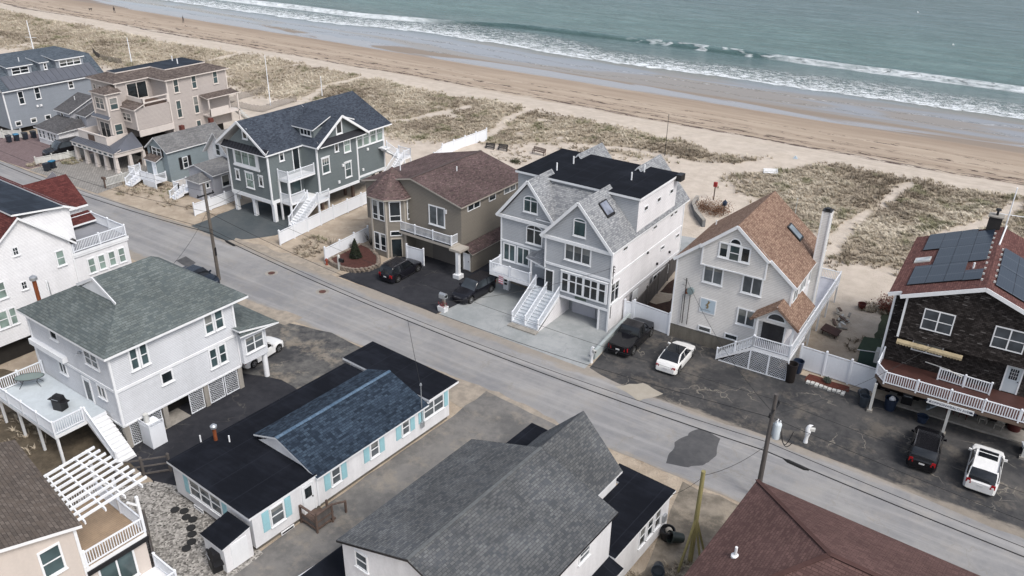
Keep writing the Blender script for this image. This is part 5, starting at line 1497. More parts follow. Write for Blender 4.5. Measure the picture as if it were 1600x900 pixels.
t.out(t.mix(f_, (0.018, 0.027, 0.043, 1), (0.13, 0.15, 0.18, 1)), .3, .25); M['solar'] = t.m
O5 = (-6.24, 56.36, 0.0); A5 = R(1.83)
h = thing('solar_roof_house', 'dark shingled house with rust red roof covered in solar panels and long white front deck', 'house', O5, A5)
ZD = 2.72; YW = 3.6; YU = 3.0
mb = MB()
wallring(mb, [(-.28, YW), (10.6, YW), (10.6, 15.4), (-.28, 15.4)], 0, 8.2)
mb.poly([(10.6, 15.4, 8.2), (-.28, 15.4, 8.2), (5.14, 15.4, 10.3)])
mb.poly([(-.28, YW, 8.2), (10.6, YW, 8.2), (5.14, YW, 10.3)])
mb.build('wall', 'sh_wall', h)
mb = MB()
mb.poly([(.57, YU, 5.15), (9.75, YU, 5.15), (9.75, YU, 8.55), (5.14, YU, 10.32), (.57, YU, 8.55)])
mb.poly([(.57, YW, 5.15), (.57, YU, 5.15), (.57, YU, 8.55), (.57, YW, 8.55)]); mb.poly([(9.75, YU, 5.15), (9.75, YW, 5.15), (9.75, YW, 8.55), (9.75, YU, 8.55)])
mb.poly([(.57, YW, 5.15), (9.75, YW, 5.15), (9.75, YU, 5.15), (.57, YU, 5.15)])
mb.build('upper_front', 'sh_wall', h)
mb = MB()
gab(mb, -.75, 11.05, 5.14, 3.42, 15.95, 8.16, 10.5, .17)
gab(mb, .12, 10.18, 5.14, 2.72, 3.419, 8.507, 10.5, .17)
rf = mb.build('roof', ['sh_rust', 'white'], h)
mb = MB()
for p, q in (((.1, 2.7, 8.4), (5.14, 2.7, 10.39)), ((5.14, 2.7, 10.39), (10.2, 2.7, 8.4)), ((-.78, 3.4, 8.06), (.1, 3.4, 8.41))): mb.bar(p, q, .06, .28)
mb.build('rake_board', 'white', rf)
corner_trim(h, [(-.28, YW, ZD, 8.05), (.57, YU, 5.15, 8.5)], 0, 0, .15)
sl = lambda x: 8.16 + (x + .75) * (10.5 - 8.16) / 5.89
sr = lambda x: 10.5 - (x - 5.14) * (10.5 - 8.16) / 5.91
def panel(x0, x1, y0, y1, f_):
    m_ = MB(); patch(m_, x0, x1, y0, y1, f_, .12, .05, 0, 1); p_ = m_.build('solar_panel', ['solar', 'darkmetal'], h)
for a in range(4):
    x0 = .2 + a * 1.12
    rows = {0: [(4.5, 8.3), (12.0, 15.85)], 1: [(4.5, 8.3), (8.33, 12.05), (12.08, 15.85)], 2: [(4.5, 8.3), (8.33, 12.05), (12.08, 15.85)], 3: [(4.4, 6.4), (8.27, 12.05), (12.08, 15.2)]}[a]
    for y0, y1 in rows: panel(x0, x0 + 1.10, y0, y1, sl)
for a in range(4):
    for y0, y1 in ((3.9, 7.65), (7.68, 11.45)): panel(5.62 + a * 1.13, 5.62 + a * 1.13 + 1.11, y0, y1, sr)
mb = MB(); patch(mb, -.05, 1.03, 9.35, 10.3, sl, .1, .12, 0, 0); sk = mb.build('skylight', plain('skylight_frame', S(190, 190, 185), .5), rf)
mb = MB(); patch(mb, .05, .93, 9.45, 10.2, sl, .115, .01); mb.build('pane', glass('sky_glass_c', (0.45, 0.47, 0.48, 1)), sk)
mb = MB(); mb.tube((4.0, 6.9, 10.0), (4.0, 6.9, 10.5), .07, n=8); mb.build('vent_pipe', 'white', rf, 40)
mb = MB()
for k in range(11): 
    y = 4.3 + k * 1.1
    if y < 15.5: mb.box(4.66, 4.8, y - .05, y + .05, sl(4.7) + .02, sl(4.7) + .16)
    if y < 11.6: mb.box(5.44, 5.58, y - .05, y + .05, sr(5.5) + .02, sr(5.5) + .16)
mb.build('snow_guard', 'old_white', rf)
mb = MB(); mb.box(4.0, 4.95, 15.2, 16.05, 9.6, 11.35); ch = mb.build('chimney', plain('dark_brick', (0.03, .028, .028, 1), .9, .3), h)
mb = MB(); mb.box(3.92, 5.03, 15.12, 16.13, 11.36, 11.46); mb.build('chimney_cap', 'concrete', ch)
mb = MB(); mb.tube((4.5, 15.6, 11.46), (4.5, 15.6, 11.8), .09, n=10); mb.lathe(4.5, 15.6, [(.1, 11.8), (.22, 11.85), (.18, 12.0), (0, 12.05)], 10); mb.build('chimney_pot', 'darkmetal', ch)
mb = MB(); mb.tube((5.2, 11.6, 10.5), (5.35, 15.9, 10.62), .06, n=8); mb.build('ridge_pipe', 'white', rf)
f3, fw = FY(YU), FY(YW)
window(h, f3, 1.84, 3.86, 6.24, 7.88, 2, .5, .08, 'glass_pane', sill=False); window(h, f3, 6.34, 8.34, 6.22, 7.88, 2, .5, .08, 'glass_pane', sill=False)
window(h, fw, 1.6, 3.7, 4.08, 5.05, 2, 0, .09, 'glass', sill=False)
dd = door(h, fw, 7.75, 8.85, ZD + .05, 4.95, plain('pale_blue_door', S(196, 206, 212, .9), .5, .06), (.22, .8, .52, .92))
mb = MB()
for k in range(1, 4): wbox(mb, fw, 7.85 + .9 * (.22 + .58 * k / 4) - .01, 7.85 + .9 * (.22 + .58 * k / 4) + .01, 3.9, 4.68, .036, .042)
for k in range(1, 3): wbox(mb, fw, 8.05, 8.57, 3.9 + .26 * k - .01, 3.9 + .26 * k + .01, .036, .042)
mb.build('glazing_bars', 'white', dd)
# rolled awning
t = NT('awning_stripe'); t.out(dirt(t, S(178, 160, 122, .85), .3, 2.0), .8)
mb = MB(); n_ = 22
for k in range(n_):
    x0 = .62 + k * (4.35 / n_); x1 = x0 + 4.35 / n_
    mb.poly([(x0, YU - .55, 4.98), (x1, YU - .55, 4.98), (x1, YU - .30, 5.12), (x0, YU - .30, 5.12)])
    mb.poly([(x0, YU - .56, 4.85 + .0), ((x0 + x1) / 2, YU - .56, 4.78), (x1, YU - .56, 4.85), (x1, YU - .55, 4.98), (x0, YU - .55, 4.98)])
mb.build('awning', t.m, h)
mb = MB(); mb.bar((2.8, 2.6, 3.9), (4.4, 1.6, 4.3), .05, .05); mb.bar((4.4, 1.6, 4.3), (5.3, 2.6, 3.5), .05, .05); mb.build('awning_arm', 'old_white', h)
# deck
mb = MB(); mb.prism([(-.1, .95), (.62, -.05), (11.4, -.05), (11.4, YW - .02), (-.1, YW - .02)], ZD - .28, ZD, 1, 0)
mb.build('deck', ['redwood', plain('dark_tan_beam', S(110, 92, 78), .8)], h)
railing(h, [(-.08, YW - .1, ZD), (-.08, 1.0, ZD), (.66, 0.0, ZD), (11.3, 0.0, ZD)], .95, 2.25, gap=.155, bw=.06, skirt=.06)
railing(h, [(3.85, 2.7, ZD), (7.2, 2.55, ZD)], .95, 1.75, gap=.155, bw=.06, name='railing')
for x in (.2, 5.14, 10.1):
    mb = MB(); mb.box(x - .09, x + .09, .02, .2, .18, ZD - .28); p_ = mb.build('deck_post', 'old_white', h)
    mb = MB(); mb.box(x - .18, x + .18, -.07, .29, 0, .18); mb.build('post_base', 'concrete', p_)
mb = MB(); mb.box(1.0, 11.4, 1.9, YW, 0, .14); mb.build('patio_slab', 'concrete', h)
stairs(h, (3.7, 2.9, 0), (5.6, 2.9, ZD - .3), .9, 9, plain('grey_stair', S(150, 160, 168), .6), name='side_stairs')
mb = MB(); mb.box(-.75, -.3, 4.6, 5.4, 1.6, 2.6); mb.build('air_conditioner', 'old_white', h)
mb = MB(); mb.slab([(-2.2, 6.0, 1.6), (-.3, 6.0, 1.9), (-.3, 8.4, 1.9), (-2.2, 8.4, 1.6)], .08); mb.build('side_shed_roof', [plain('mossy_green_roof', S(44, 62, 42), .9, .3), 'white'], h)
mb = MB(); mb.prism([(-2.0, 6.15), (-.3, 6.15), (-.3, 8.25), (-2.0, 8.25)], 0, 1.55); mb.build('side_shed', plain('shed_green', S(60, 84, 78), .8), h)
# street-name board hung under the deck rail
sg = thing('street_sign', 'long white board reading 57 COMMONWEALTH AVENUE below the deck railing', 'sign', O5, A5)
mb = MB(); wbox(mb, FY(-.09), 3.62, 6.6, 2.24, 2.60, 0, .04); mb.build('board', 'white', sg)
ink = plain('navy_ink', S(34, 44, 66), .6)
fascia_text('57 COMMONWEALTH AVENUE', .235, ink, sg, (5.12, -.136, 2.42), (R(90), 0, 0))
mb = MB()
star = [((.09 if k % 2 == 0 else .04) * math.sin(PI * k / 5), (.09 if k % 2 == 0 else .04) * math.cos(PI * k / 5)) for k in range(10)]
mb.poly([(3.82 + x, -.135, 2.42 + z) for x, z in star][::-1])
mb.poly([(6.42 + .11 * math.cos(2 * PI * k / 12), -.135, 2.40 + .05 * math.sin(2 * PI * k / 12)) for k in range(12)]); mb.poly([(6.36, -.136, 2.44), (6.48, -.136, 2.44), (6.42, -.136, 2.54)])
mb.build('emblem', ink, sg)
# ---- slate green house on posts
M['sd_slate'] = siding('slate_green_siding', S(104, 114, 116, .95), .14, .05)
M['sh_navy'] = shingle('navy_grey_shingles', S(60, 68, 80), S(74, 82, 94), S(50, 57, 68), w=.3, h=.15, stain=.15)
M['metal_black'] = plain('black_standing_seam', (0.016, .016, .02, 1), .45, .15)
O6 = (-69.43, 55.41, 0.0); A6 = R(0.10)
h = thing('slate_house', 'slate green house on white arched posts with navy shingle roof and corner balconies', 'house', O6, A6)
mb = MB()
wallring(mb, [(-6.62, 0), (0, 0), (0, 4.75), (2.2, 5.05), (2.2, 11.3), (1.5, 11.3), (1.5, 16.6), (-6.62, 16.6)], 2.15, 7.95)
mb.poly([(-6.62, 0, 7.95), (0, 0, 7.95), (-3.3, 0, 10.55)]); mb.poly([(1.5, 16.6, 7.95), (-6.62, 16.6, 7.95), (-3.9, 16.6, 10.9)])
mb.poly([(2.2, 5.3, 8.0), (2.2, 12.4, 8.0), (2.2, 8.85, 10.55)])
mb.poly([(-6.62, 0, 2.15), (-6.62, 16.6, 2.15), (1.5, 16.6, 2.15), (2.2, 11.3, 2.15), (2.2, 5.05, 2.15), (0, 4.75, 2.15), (0, 0, 2.15)])
mb.build('wall', 'sd_slate', h)
mb = MB()
xa, za = -3.85, 10.92
mb.slab([(.28, -.4, 7.80), (.28, 8.85, 7.80), (xa, 8.85, za), (xa, -.4, za)], .16)
mb.slab([(2.42, 8.851, 7.86), (2.42, 17.3, 7.86), (xa, 17.3, za), (xa, 8.851, za)], .16)
mb.slab([(xa, -.4, za), (xa, 17.3, za), (-7.95, 17.3, 7.85), (-7.95, -.4, 7.85)], .16)
# cross gable
mb.slab([(2.75, 4.75, 7.86), (2.75, 8.85, 10.68), (-3.85, 8.85, 10.68), (-3.85, 4.75, 7.86)], .16)
mb.slab([(2.75, 8.85, 10.68), (2.75, 12.9, 7.86), (-3.85, 12.9, 7.86), (-3.85, 8.85, 10.68)], .16)
# shed dormers on its slopes
mb.slab([(1.45, 5.45, 9.5), (1.45, 8.3, 10.52), (-2.2, 8.3, 10.52), (-2.2, 5.45, 9.5)], .12)
mb.slab([(1.45, 9.4, 10.45), (1.45, 12.0, 9.4), (-.8, 12.0, 9.4), (-.8, 9.4, 10.45)], .12)
mb.build('roof', ['sh_navy', 'white'], h)
mb = MB(); mb.prism([(-2.0, 5.75), (1.25, 5.75), (1.25, 8.2), (-2.0, 8.2)], 8.2, 9.5); mb.prism([(-.6, 9.6), (1.3, 9.6), (1.3, 11.8), (-.6, 11.8)], 8.3, 9.4); mb.build('dormer', 'sd_slate', h)
window(h, FY(5.75), -.9, .85, 8.62, 9.38, 3, 0, .09, 'glass')
mb = MB(); mb.slab([(-6.95, -.55, 7.75), (.35, -.55, 7.75), (.35, .0, 8.35), (-6.95, .0, 8.35)], .1, 0, 1)
mb.slab([(2.75, 5.25, 7.78), (2.75, 12.45, 7.78), (2.2, 12.45, 8.4), (2.2, 5.25, 8.4)], .1, 0, 1)
for k in range(15): mb.bar((-6.8 + k * .49, -.55, 7.78), (-6.8 + k * .49, 0, 8.38), .03, .05)
mb.build('pent_roof', ['metal_black', 'white'], h)
mb = MB()
for p, q in (((-7.98, -.42, 7.8), (xa, -.42, za - .1)), ((xa, -.42, za - .1), (.3, -.42, 7.9)), ((2.77, 4.7, 7.78), (2.77, 8.85, 10.6)), ((2.77, 8.85, 10.6), (2.77, 12.95, 7.78))): mb.bar(p, q, .06, .26)
wbox(mb, FY(0), -6.75, .08, 2.12, 2.55, -.2, .07); wbox(mb, FX(2.2), 5.0, 11.3, 1.98, 2.32, -.3, .06); wbox(mb, FX(1.5), 11.35, 16.7, 2.05, 2.4, -.3, .06); wbox(mb, FX(0), .1, 1.2, 2.12, 2.5, -.1, .06)
mb.build('trim_board', 'white', h)
corner_trim(h, [(-6.62, 0), (0, 0), (2.2, 5.05), (2.2, 11.3), (1.52, 16.6)], 2.3, 7.8, .17)
f0 = FY(0.0)
mb = MB(); wbox(mb, f0, -5.58, -1.45, 5.82, 7.72, 0, .10); wbox(mb, f0, -5.7, -1.4, 5.6, 5.82, 0, .14); bx_ = mb.build('bay_frame', 'white', h)
for k in range(3):
    a = -5.2 + k * 1.13
    g = MB(); wbox(g, f0, a, a + 1.0, 6.05, 7.55, .09, .108); pn = g.build('pane', 'glass_blind', bx_)
    g = MB(); wbox(g, f0, a, a + 1.0, 6.98, 7.02, .108, .12); wbox(g, f0, a + .31, a + .34, 7.02, 7.55, .108, .12); wbox(g, f0, a + .64, a + .67, 7.02, 7.55, .108, .12); g.build('glazing_bars', 'black', pn)
def twin(th, f, s0, s1, z0, z1, gl='glass_blind'): return window(th, f, s0, s1, z0, z1, 1, .55, .12, gl, mun=(3, 1, False), head=.1)
window(h, f0, -5.72, -5.02, 3.92, 5.12, 1, 0, .12, 'glass', head=.1); window(h, f0, -1.83, -1.12, 3.92, 5.12, 1, 0, .12, 'glass', head=.1); twin(h, f0, -4.05, -2.68, 3.32, 5.15)
window(h, FY(-.0), -3.62, -2.78, 8.95, 10.2, 1, 0, .13, 'glass') 
f2 = FX(2.2); f1 = FX(0.0); f3 = FX(1.5)
window(h, f1, 1.6, 2.3, 6.62, 7.85, 1, 0, .12, 'glass'); door(h, f1, 3.45, 4.45, 5.0, 7.75, 'glass'); door(h, f1, 2.6, 4.3, 2.45, 4.5, 'glass_teal')
twin(h, f2, 5.62, 6.85, 4.5, 6.35, 'glass_teal'); twin(h, f2, 9.1, 10.2, 3.1, 4.95, 'glass_teal')
window(h, f2, 7.75, 8.4, 6.55, 7.72, 1, 0, .12, 'glass'); twin(h, f2, 9.2, 10.3, 6.1, 7.7)
window(h, FX(2.2), 8.2, 9.2, 8.5, 10.0, 1, 0, .14, 'glass', head=.08)
for k in range(4): twin(h, f3, 11.9 + k * 1.17, 13.02 + k * 1.17, 5.85, 7.75)
for y, z, f_ in ((8.7, 4.6, f2), (13.6, 5.2, f3), (7.9, 2.8, f2), (12.6, 2.9, f3)):
    mb = MB(); wbox(mb, f_, y, y + .25, z, z + .3, 0, .15); mb.build('vent_hood', 'white', h)
# posts with curved brackets
for x in (-6.45, -3.3, -.1):
    mb = MB(); mb.box(x - .2, x + .2, .05, .45, 0, 2.15)
    for sg in (-1, 1):
        if (x < -6 and sg < 0) or (x > -1 and sg > 0): continue
        pr = [(x + sg * .2, 1.35), (x + sg * .2, 2.15), (x + sg * .95, 2.15)]
        for k in range(1, 5):
            a = PI / 2 * k / 5; pr.append((x + sg * (.95 - .75 * math.sin(a)), 2.15 - .8 * (1 - math.cos(a))))
        q = pr if sg > 0 else pr[::-1]
        mb.poly([(a, .1, b) for a, b in q]); mb.poly([(a, .1, b) for a, b in q][::-1])
        mb.poly([(a, .4, b) for a, b in q]); mb.poly([(a, .4, b) for a, b in q][::-1])
    mb.build('post', 'white', h)
for x in (-6.2, -3.2, .0, 1.3):
    for y in (6.0, 11.0, 16.0):
        mb = MB(); mb.box(x - .15, x + .15, y - .15, y + .15, 0, 2.15); mb.build('pile', 'wood', h)
# balconies
mb = MB(); mb.box(.05, 1.75, 1.05, 5.0, 4.62, 4.82, 0); mb.build('balcony', 'white', h)
railing(h, [(.1, 1.12, 4.82), (1.68, 1.12, 4.82), (1.68, 4.95, 4.82)], 1.05, 2.0)
mb = MB(); mb.box(.05, 1.75, 1.05, 5.0, 2.0, 2.25, 0); mb.box(1.76, 3.7, 3.3, 5.0, 2.0, 2.25); mb.build('lower_deck', 'white', h)
railing(h, [(.1, 1.12, 2.25), (1.68, 1.12, 2.25), (1.68, 3.2, 2.25)], 1.0, 2.0); railing(h, [(3.65, 3.35, 2.25), (3.65, 5.0, 2.25)], 1.0, 2.0)
for x, y, z in ((1.66, 1.12, 4.62), (.12, 1.12, 4.62), (3.6, 3.4, 2.0), (3.6, 4.9, 2.0)):
    mb = MB(); mb.box(x - .09, x + .09, y - .09, y + .09, 0, z); mb.build('balcony_post', 'white', h)
stairs(h, (2.75, .2, 0), (2.75, 3.3, 2.25), 1.5, 11, 'white')
railing(h, [(2.02, .3, .1), (2.02, 3.3, 2.25)], .95, 3.5, gap=.16); railing(h, [(3.5, .3, .1), (3.5, 3.3, 2.25)], .95, 3.5, gap=.16)
# rear stair tower
mb = MB(); mb.box(1.6, 3.6, 17.9, 19.2, 3.3, 3.5); mb.box(1.55, 2.6, 15.6, 16.6, 4.95, 5.1); mb.build('rear_landing', 'white', h)
stairs(h, (3.1, 14.6, 1.0), (3.1, 17.9, 3.5), .9, 12, 'white'); stairs(h, (2.05, 17.9, 3.5), (2.05, 16.0, 5.0), .9, 8, 'white')
for a, b in (((2.62, 14.6, 1.0), (2.62, 17.9, 3.5)), ((3.56, 14.6, 1.0), (3.56, 17.9, 3.5)), ((2.56, 17.8, 3.6), (2.56, 16.0, 5.0)), ((3.56, 17.95, 3.5), (3.56, 19.15, 3.5)), ((3.56, 19.15, 3.5), (1.65, 19.15, 3.5))): railing(h, [a, b], .95, 3.5, gap=.17)
for x, y in ((3.55, 18.0), (3.55, 19.15), (1.7, 19.15), (3.55, 14.6)):
    mb = MB(); mb.box(x - .07, x + .07, y - .07, y + .07, 0, 3.3 if y > 15 else 1.0); mb.build('landing_post', 'white', h)

# ---- taupe house with octagonal turret
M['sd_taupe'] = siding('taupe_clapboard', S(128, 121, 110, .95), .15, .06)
M['sh_plum'] = shingle('plum_brown_shingles', S(76, 62, 62), S(118, 96, 94), S(92, 78, 74), w=.28, h=.15, stain=.3)
M['beige_trim'] = plain('stone_trim', S(176, 168, 156, .95), .6, .1)
O7 = (-51.97, 55.25, 0.0); A7 = R(-.69)
h = thing('turret_house', 'taupe clapboard house with octagonal corner turret, brown roofs and white front balcony', 'house', O7, A7)
mb = MB()
wallring(mb, [(-5.4, 2.45), (7.1, 2.45), (7.1, 13.3), (-5.4, 13.3)], 2.75, 6.9)
mb.poly([(-5.4, 2.45, 6.9), (7.1, 2.45, 6.9), (1.0, 2.45, 8.35)]); mb.poly([(7.1, 13.3, 6.9), (-5.4, 13.3, 6.9), (1.0, 13.3, 8.35)])
wallring(mb, [(-5.2, 3.2), (2.2, 3.2), (6.6, 3.2), (6.6, 13.2), (-5.2, 13.2)], 0, 2.75)
mb.poly([(-5.4, 13.3, 2.75), (7.1, 13.3, 2.75), (7.1, 2.45, 2.75), (-5.4, 2.45, 2.75)])
mb.build('wall', 'sd_taupe', h)
mb = MB(); gab(mb, -5.75, 7.35, 1.0, 2.2, 13.65, 6.86, 8.45, .15); rf = mb.build('roof', ['sh_plum', 'beige_trim'], h)
mb = MB(); mb.bar((1.0, 2.2, 8.47), (1.0, 13.65, 8.47), .3, .03); mb.build('ridge_cap', plain('brown_ridge', S(80, 68, 66), .95), rf)
for x, y in ((2.5, 7.6), (-3.2, 5.4)):
    mb = MB(); vent(mb, x, y, 7.7, .06, .85); mb.build('vent_pipe', 'white', rf, 40)
# turret
cx_, cy_, rT = -1.85, 2.75, 2.45
def octa(r, ph=22.5): return [(cx_ + r * math.cos(R(ph + 45 * k)), cy_ + r * math.sin(R(ph + 45 * k))) for k in range(8)]
oc = octa(rT)
mb = MB(); wallring(mb, oc, 0, 6.45); mb.build('turret_wall', 'sd_taupe', h)
er = octa(2.85)
mb = MB()
for k in range(8):
    a, b = er[k], er[(k + 1) % 8]
    mb.slab([(a[0], a[1], 6.35), (b[0], b[1], 6.35), (cx_, cy_, 8.95)], .12)
mb.build('turret_roof', ['sh_plum', 'beige_trim'], h)
mb = MB()
for k in range(8): mb.box(oc[k][0] - .09, oc[k][0] + .09, oc[k][1] - .09, oc[k][1] + .09, 0, 6.3)
mb.build('turret_corner_board', 'beige_trim', h)
def octface(k):
    a, b = oc[k], oc[(k + 1) % 8]; return F(a[0], a[1], b[0] - a[0], b[1] - a[1]), math.hypot(b[0] - a[0], b[1] - a[1])
for k in (4, 5, 6, 7):
    f_, L_ = octface(k)
    if k in (4, 5):
        for a in (.12, L_ / 2 + .04):
            window(h, f_, a, a + L_ / 2 - .16, 3.95, 6.05, 1, .24, .08, 'glass', sill=False); window(h, f_, a, a + L_ / 2 - .16, .65, 2.55, 1, .3, .08, 'glass', sill=False)
    else:
        window(h, f_, .35, L_ - .35, 3.95, 6.1, 1, .26, .1, 'glass', sill=False)
        if k == 6:
            door(h, f_, .35, L_ - .35, .1, 2.15, 'glass', None, tm='beige_trim'); window(h, f_, .35, L_ - .35, 2.4, 2.95, 1, 0, .08, 'glass', sill=False)
f0 = FY(2.45); fx = FX(7.1)
window(h, f0, 3.05, 5.1, 4.15, 6.2, 2, 0, .12, 'glass_grey', name='sliding_door')
window(h, fx, 3.4, 5.4, 6.0, 6.72, 2, 0, .08, 'glass', sill=False); window(h, fx, 6.85, 8.0, 6.0, 6.72, 1, 0, .08, 'glass', sill=False); window(h, fx, 9.4, 11.5, 6.0, 6.72, 2, 0, .08, 'glass_grey', sill=False)
mb = MB(); wbox(mb, f0, 5.2, 5.35, 5.7, 6.1, 0, .12); mb.build('wall_lamp', 'white', h)
# balcony
ZB_ = 3.0
mb = MB(); mb.prism([(-.9, 1.35), (6.58, 1.35), (6.58, 2.44), (-.9, 2.44)], ZB_ - .28, ZB_, 1, 0)
mb.build('balcony', ['membrane', 'beige_trim'], h)
railing(h, [(-.35, 1.95, ZB_), (-.35, 1.5, ZB_), (6.6, 1.5, ZB_), (6.6, 4.0, ZB_), (6.0, 4.0, ZB_)], .98, 2.3, gap=.15)
mb = MB(); mb.box(6.6, 6.95, 1.35, 4.2, ZB_ - .28, ZB_); mb.build('balcony_side', 'beige_trim', h)
mb = MB(); mb.box(7.65 - .17, 7.65 + .17, 1.0, 1.34, .4, ZB_ - .28); p_ = mb.build('column', 'white', h)
mb = MB(); mb.box(7.65 - .38, 7.65 + .38, .8, 1.55, 0, .42); mb.build('column_base', 'white', p_)
mb = MB(); mb.box(6.7, 8.0, 1.0, 2.45, ZB_ - .30, ZB_ - .06); mb.build('beam', 'beige_trim', h)
# side lean-to with its own roof
mb = MB(); wallring(mb, [(6.75, 2.9), (8.0, 2.9), (8.0, 8.6), (6.75, 8.6)], 0, 1.95); mb.build('lean_to_wall', 'sd_taupe', h)
mb = MB(); mb.slab([(8.15, 2.75, 1.98), (8.15, 8.8, 1.98), (7.12, 8.8, 2.72), (7.12, 2.75, 2.72)], .1); mb.build('lean_to_roof', ['sh_plum', 'beige_trim'], h)
door(h, FY(2.9), 6.95, 7.8, .1, 1.9, 'vinyl')
mb = MB(); wbox(mb, FY(3.2), 2.8, 6.2, 0.05, 2.4, 0, .04); mb.build('garage_door', plain('taupe_panel', S(112, 106, 100, .8), .7), h)

# ---- far houses, left
M['sd_greige'] = siding('greige_shingle_siding', S(178, 168, 162, .95), .16, .05)
M['sh_brown2'] = shingle('mottled_brown_shingles', S(92, 82, 76), S(116, 104, 98), S(80, 70, 66), w=.35, h=.18, stain=.15)
M['zinc'] = plain('grey_metal_roof', S(104, 108, 118, .9), .4, .12, metal=.3)
M['greige_trim'] = plain('cream_trim', S(216, 206, 198, .9), .6, .08)
OF = (-100.58, 56.57, 0.0)
h = thing('modern_beach_house', 'large greige modern beach house on tapered posts with stacked decks and brown roofs', 'house', OF, 0)
mb = MB()
wallring(mb, [(-7.0, 2.2), (-1.3, 2.2), (-1.3, 7.2), (2.2, 7.2), (2.2, 16.6), (-7.0, 16.6)], 2.9, 10.3)
wallring(mb, [(-2.1, 2.1), (2.2, 2.1), (2.2, 7.1), (-2.1, 7.1)], 4.7, 7.5)
mb.poly([(-2.1, 7.1, 4.7), (2.2, 7.1, 4.7), (2.2, 2.1, 4.7), (-2.1, 2.1, 4.7)])
wallring(mb, [(-3.7, .2), (-.6, .2), (-.6, 2.2), (-3.7, 2.2)], 2.9, 9.3)
wallring(mb, [(1.0, 7.2), (2.2, 7.2), (2.2, 12.0), (1.0, 12.0)], 0, 2.95)
mb.poly([(-7.0, 16.6, 2.9), (2.2, 16.6, 2.9), (2.2, 7.2, 2.9), (-1.3, 7.2, 2.9), (-1.3, 2.2, 2.9), (-7.0, 2.2, 2.9)])
mb.build('wall', 'sd_greige', h)
mb = MB()
# mansard strip with flat centre
o_ = [(-7.4, 1.8), (-1.0, 1.8), (-1.0, 6.8), (2.55, 6.8), (2.55, 17.0), (-7.4, 17.0)]
i_ = [(-5.4, 3.7), (-3.4, 3.7), (-3.4, 8.9), (-.2, 8.9), (-.2, 15.3), (-5.4, 15.3)]
for k in range(6):
    a, b = o_[k], o_[(k + 1) % 6]; c, d = i_[(k + 1) % 6], i_[k]
    mb.slab([(a[0], a[1], 10.35), (b[0], b[1], 10.35), (c[0], c[1], 11.0), (d[0], d[1], 11.0)], .14)
mb.slab([(-3.95, -.05, 9.35), (-.35, -.05, 9.35), (-2.1, 2.3, 10.1)], .12); mb.slab([(-.35, -.05, 9.35), (-.35, 2.35, 9.35), (-2.1, 2.3, 10.1)], .12); mb.slab([(-3.95, 2.35, 9.35), (-3.95, -.05, 9.35), (-2.1, 2.3, 10.1)], .12)
mb.slab([(-2.4, 1.8, 7.45), (2.5, 1.8, 7.45), (2.5, 3.4, 8.0), (-2.4, 3.4, 8.0)], .14)
mb.build('shingle_roof', ['sh_brown2', 'greige_trim'], h)
mb = MB(); mb.prism([(x, y) for x, y in i_], 10.95, 11.12, 1, 0); mb.build('flat_roof', ['roof_slate', 'greige_trim'], h)
mb = MB(); mb.prism([(-2.0, 3.4), (2.25, 3.4), (2.25, 3.55), (-2.0, 3.55)], 7.5, 8.55); mb.prism([(2.1, 3.56), (2.25, 3.56), (2.25, 7.1), (2.1, 7.1)], 7.9, 8.05); mb.box(2.05, 2.3, 3.4, 3.7, 7.9, 8.6); mb.box(2.05, 2.3, 6.9, 7.15, 7.5, 8.6); mb.box(2.1, 2.22, 3.6, 7.0, 8.45, 8.58); mb.build('roof_deck_parapet', 'greige_trim', h)
mb = MB(); mb.box(-2.0, 2.1, 3.56, 7.1, 7.45, 7.55); mb.build('roof_deck', 'wood', h)
# lower deck ring on posts
mb = MB()
mb.slab([(-7.4, -2.1, 2.65), (2.55, -2.1, 2.65), (2.55, -1.0, 3.0), (-7.4, -1.0, 3.0)], .1); mb.slab([(2.55, -2.1, 2.65), (2.55, 2.1, 2.65), (.6, 2.1, 4.3)], .1); mb.slab([(2.55, -2.1, 2.65), (.6, 2.1, 4.3), (.2, -1.0, 3.1)], .1)
for k in range(22): mb.bar((-7.2 + k * .45, -2.1, 2.68), (-7.2 + k * .45, -1.0, 3.03), .03, .05)
mb.slab([(-4.3, -.2, 6.15), (-.3, -.2, 6.15), (-.3, .2, 6.5), (-4.3, .2, 6.5)], .1)
mb.build('metal_skirt_roof', ['zinc', 'greige_trim'], h)
mb = MB(); mb.prism([(-7.3, -2.0), (2.45, -2.0), (2.45, 2.1), (-7.3, 2.1)], 2.05, 2.6); mb.prism([(2.3, 2.1), (2.45, 2.1), (2.45, 7.2), (2.3, 7.2)], 3.9, 4.7); mb.build('transom_band', 'greige_trim', h)
mb = MB()
mb.prism([(-6.9, -1.0), (-.4, -1.0), (-.4, -.85), (-6.9, -.85)], 2.9, 4.0); mb.prism([(-.55, -.84), (-.4, -.84), (-.4, 2.1), (-.55, 2.1)], 2.9, 4.0); mb.prism([(-6.9, -.84), (-6.75, -.84), (-6.75, 2.1), (-6.9, 2.1)], 2.9, 4.0)
mb.box(-6.95, -.35, -1.05, -.8, 4.0, 4.1); mb.build('balcony_parapet', 'greige_trim', h)
mb = MB(); wbox(mb, FY(-1.0), -4.6, -3.1, 3.05, 3.85, 0, .02); mb.build('slatted_opening', 'wood', h)
for x, y in ((-6.9, -1.7), (-4.6, -1.7), (-2.3, -1.7), (-.1, -1.7), (2.1, -1.7), (2.2, .2), (2.1, 2.2), (2.1, 6.6), (-6.8, 6.0)):
    mb = MB(); mb.hexa([(x - .26, y - .26, 0), (x + .26, y - .26, 0), (x + .26, y + .26, 0), (x - .26, y + .26, 0)], [(x - .18, y - .18, 2.08), (x + .18, y - .18, 2.08), (x + .18, y + .18, 2.08), (x - .18, y + .18, 2.08)]); mb.build('tapered_post', 'greige_trim', h)
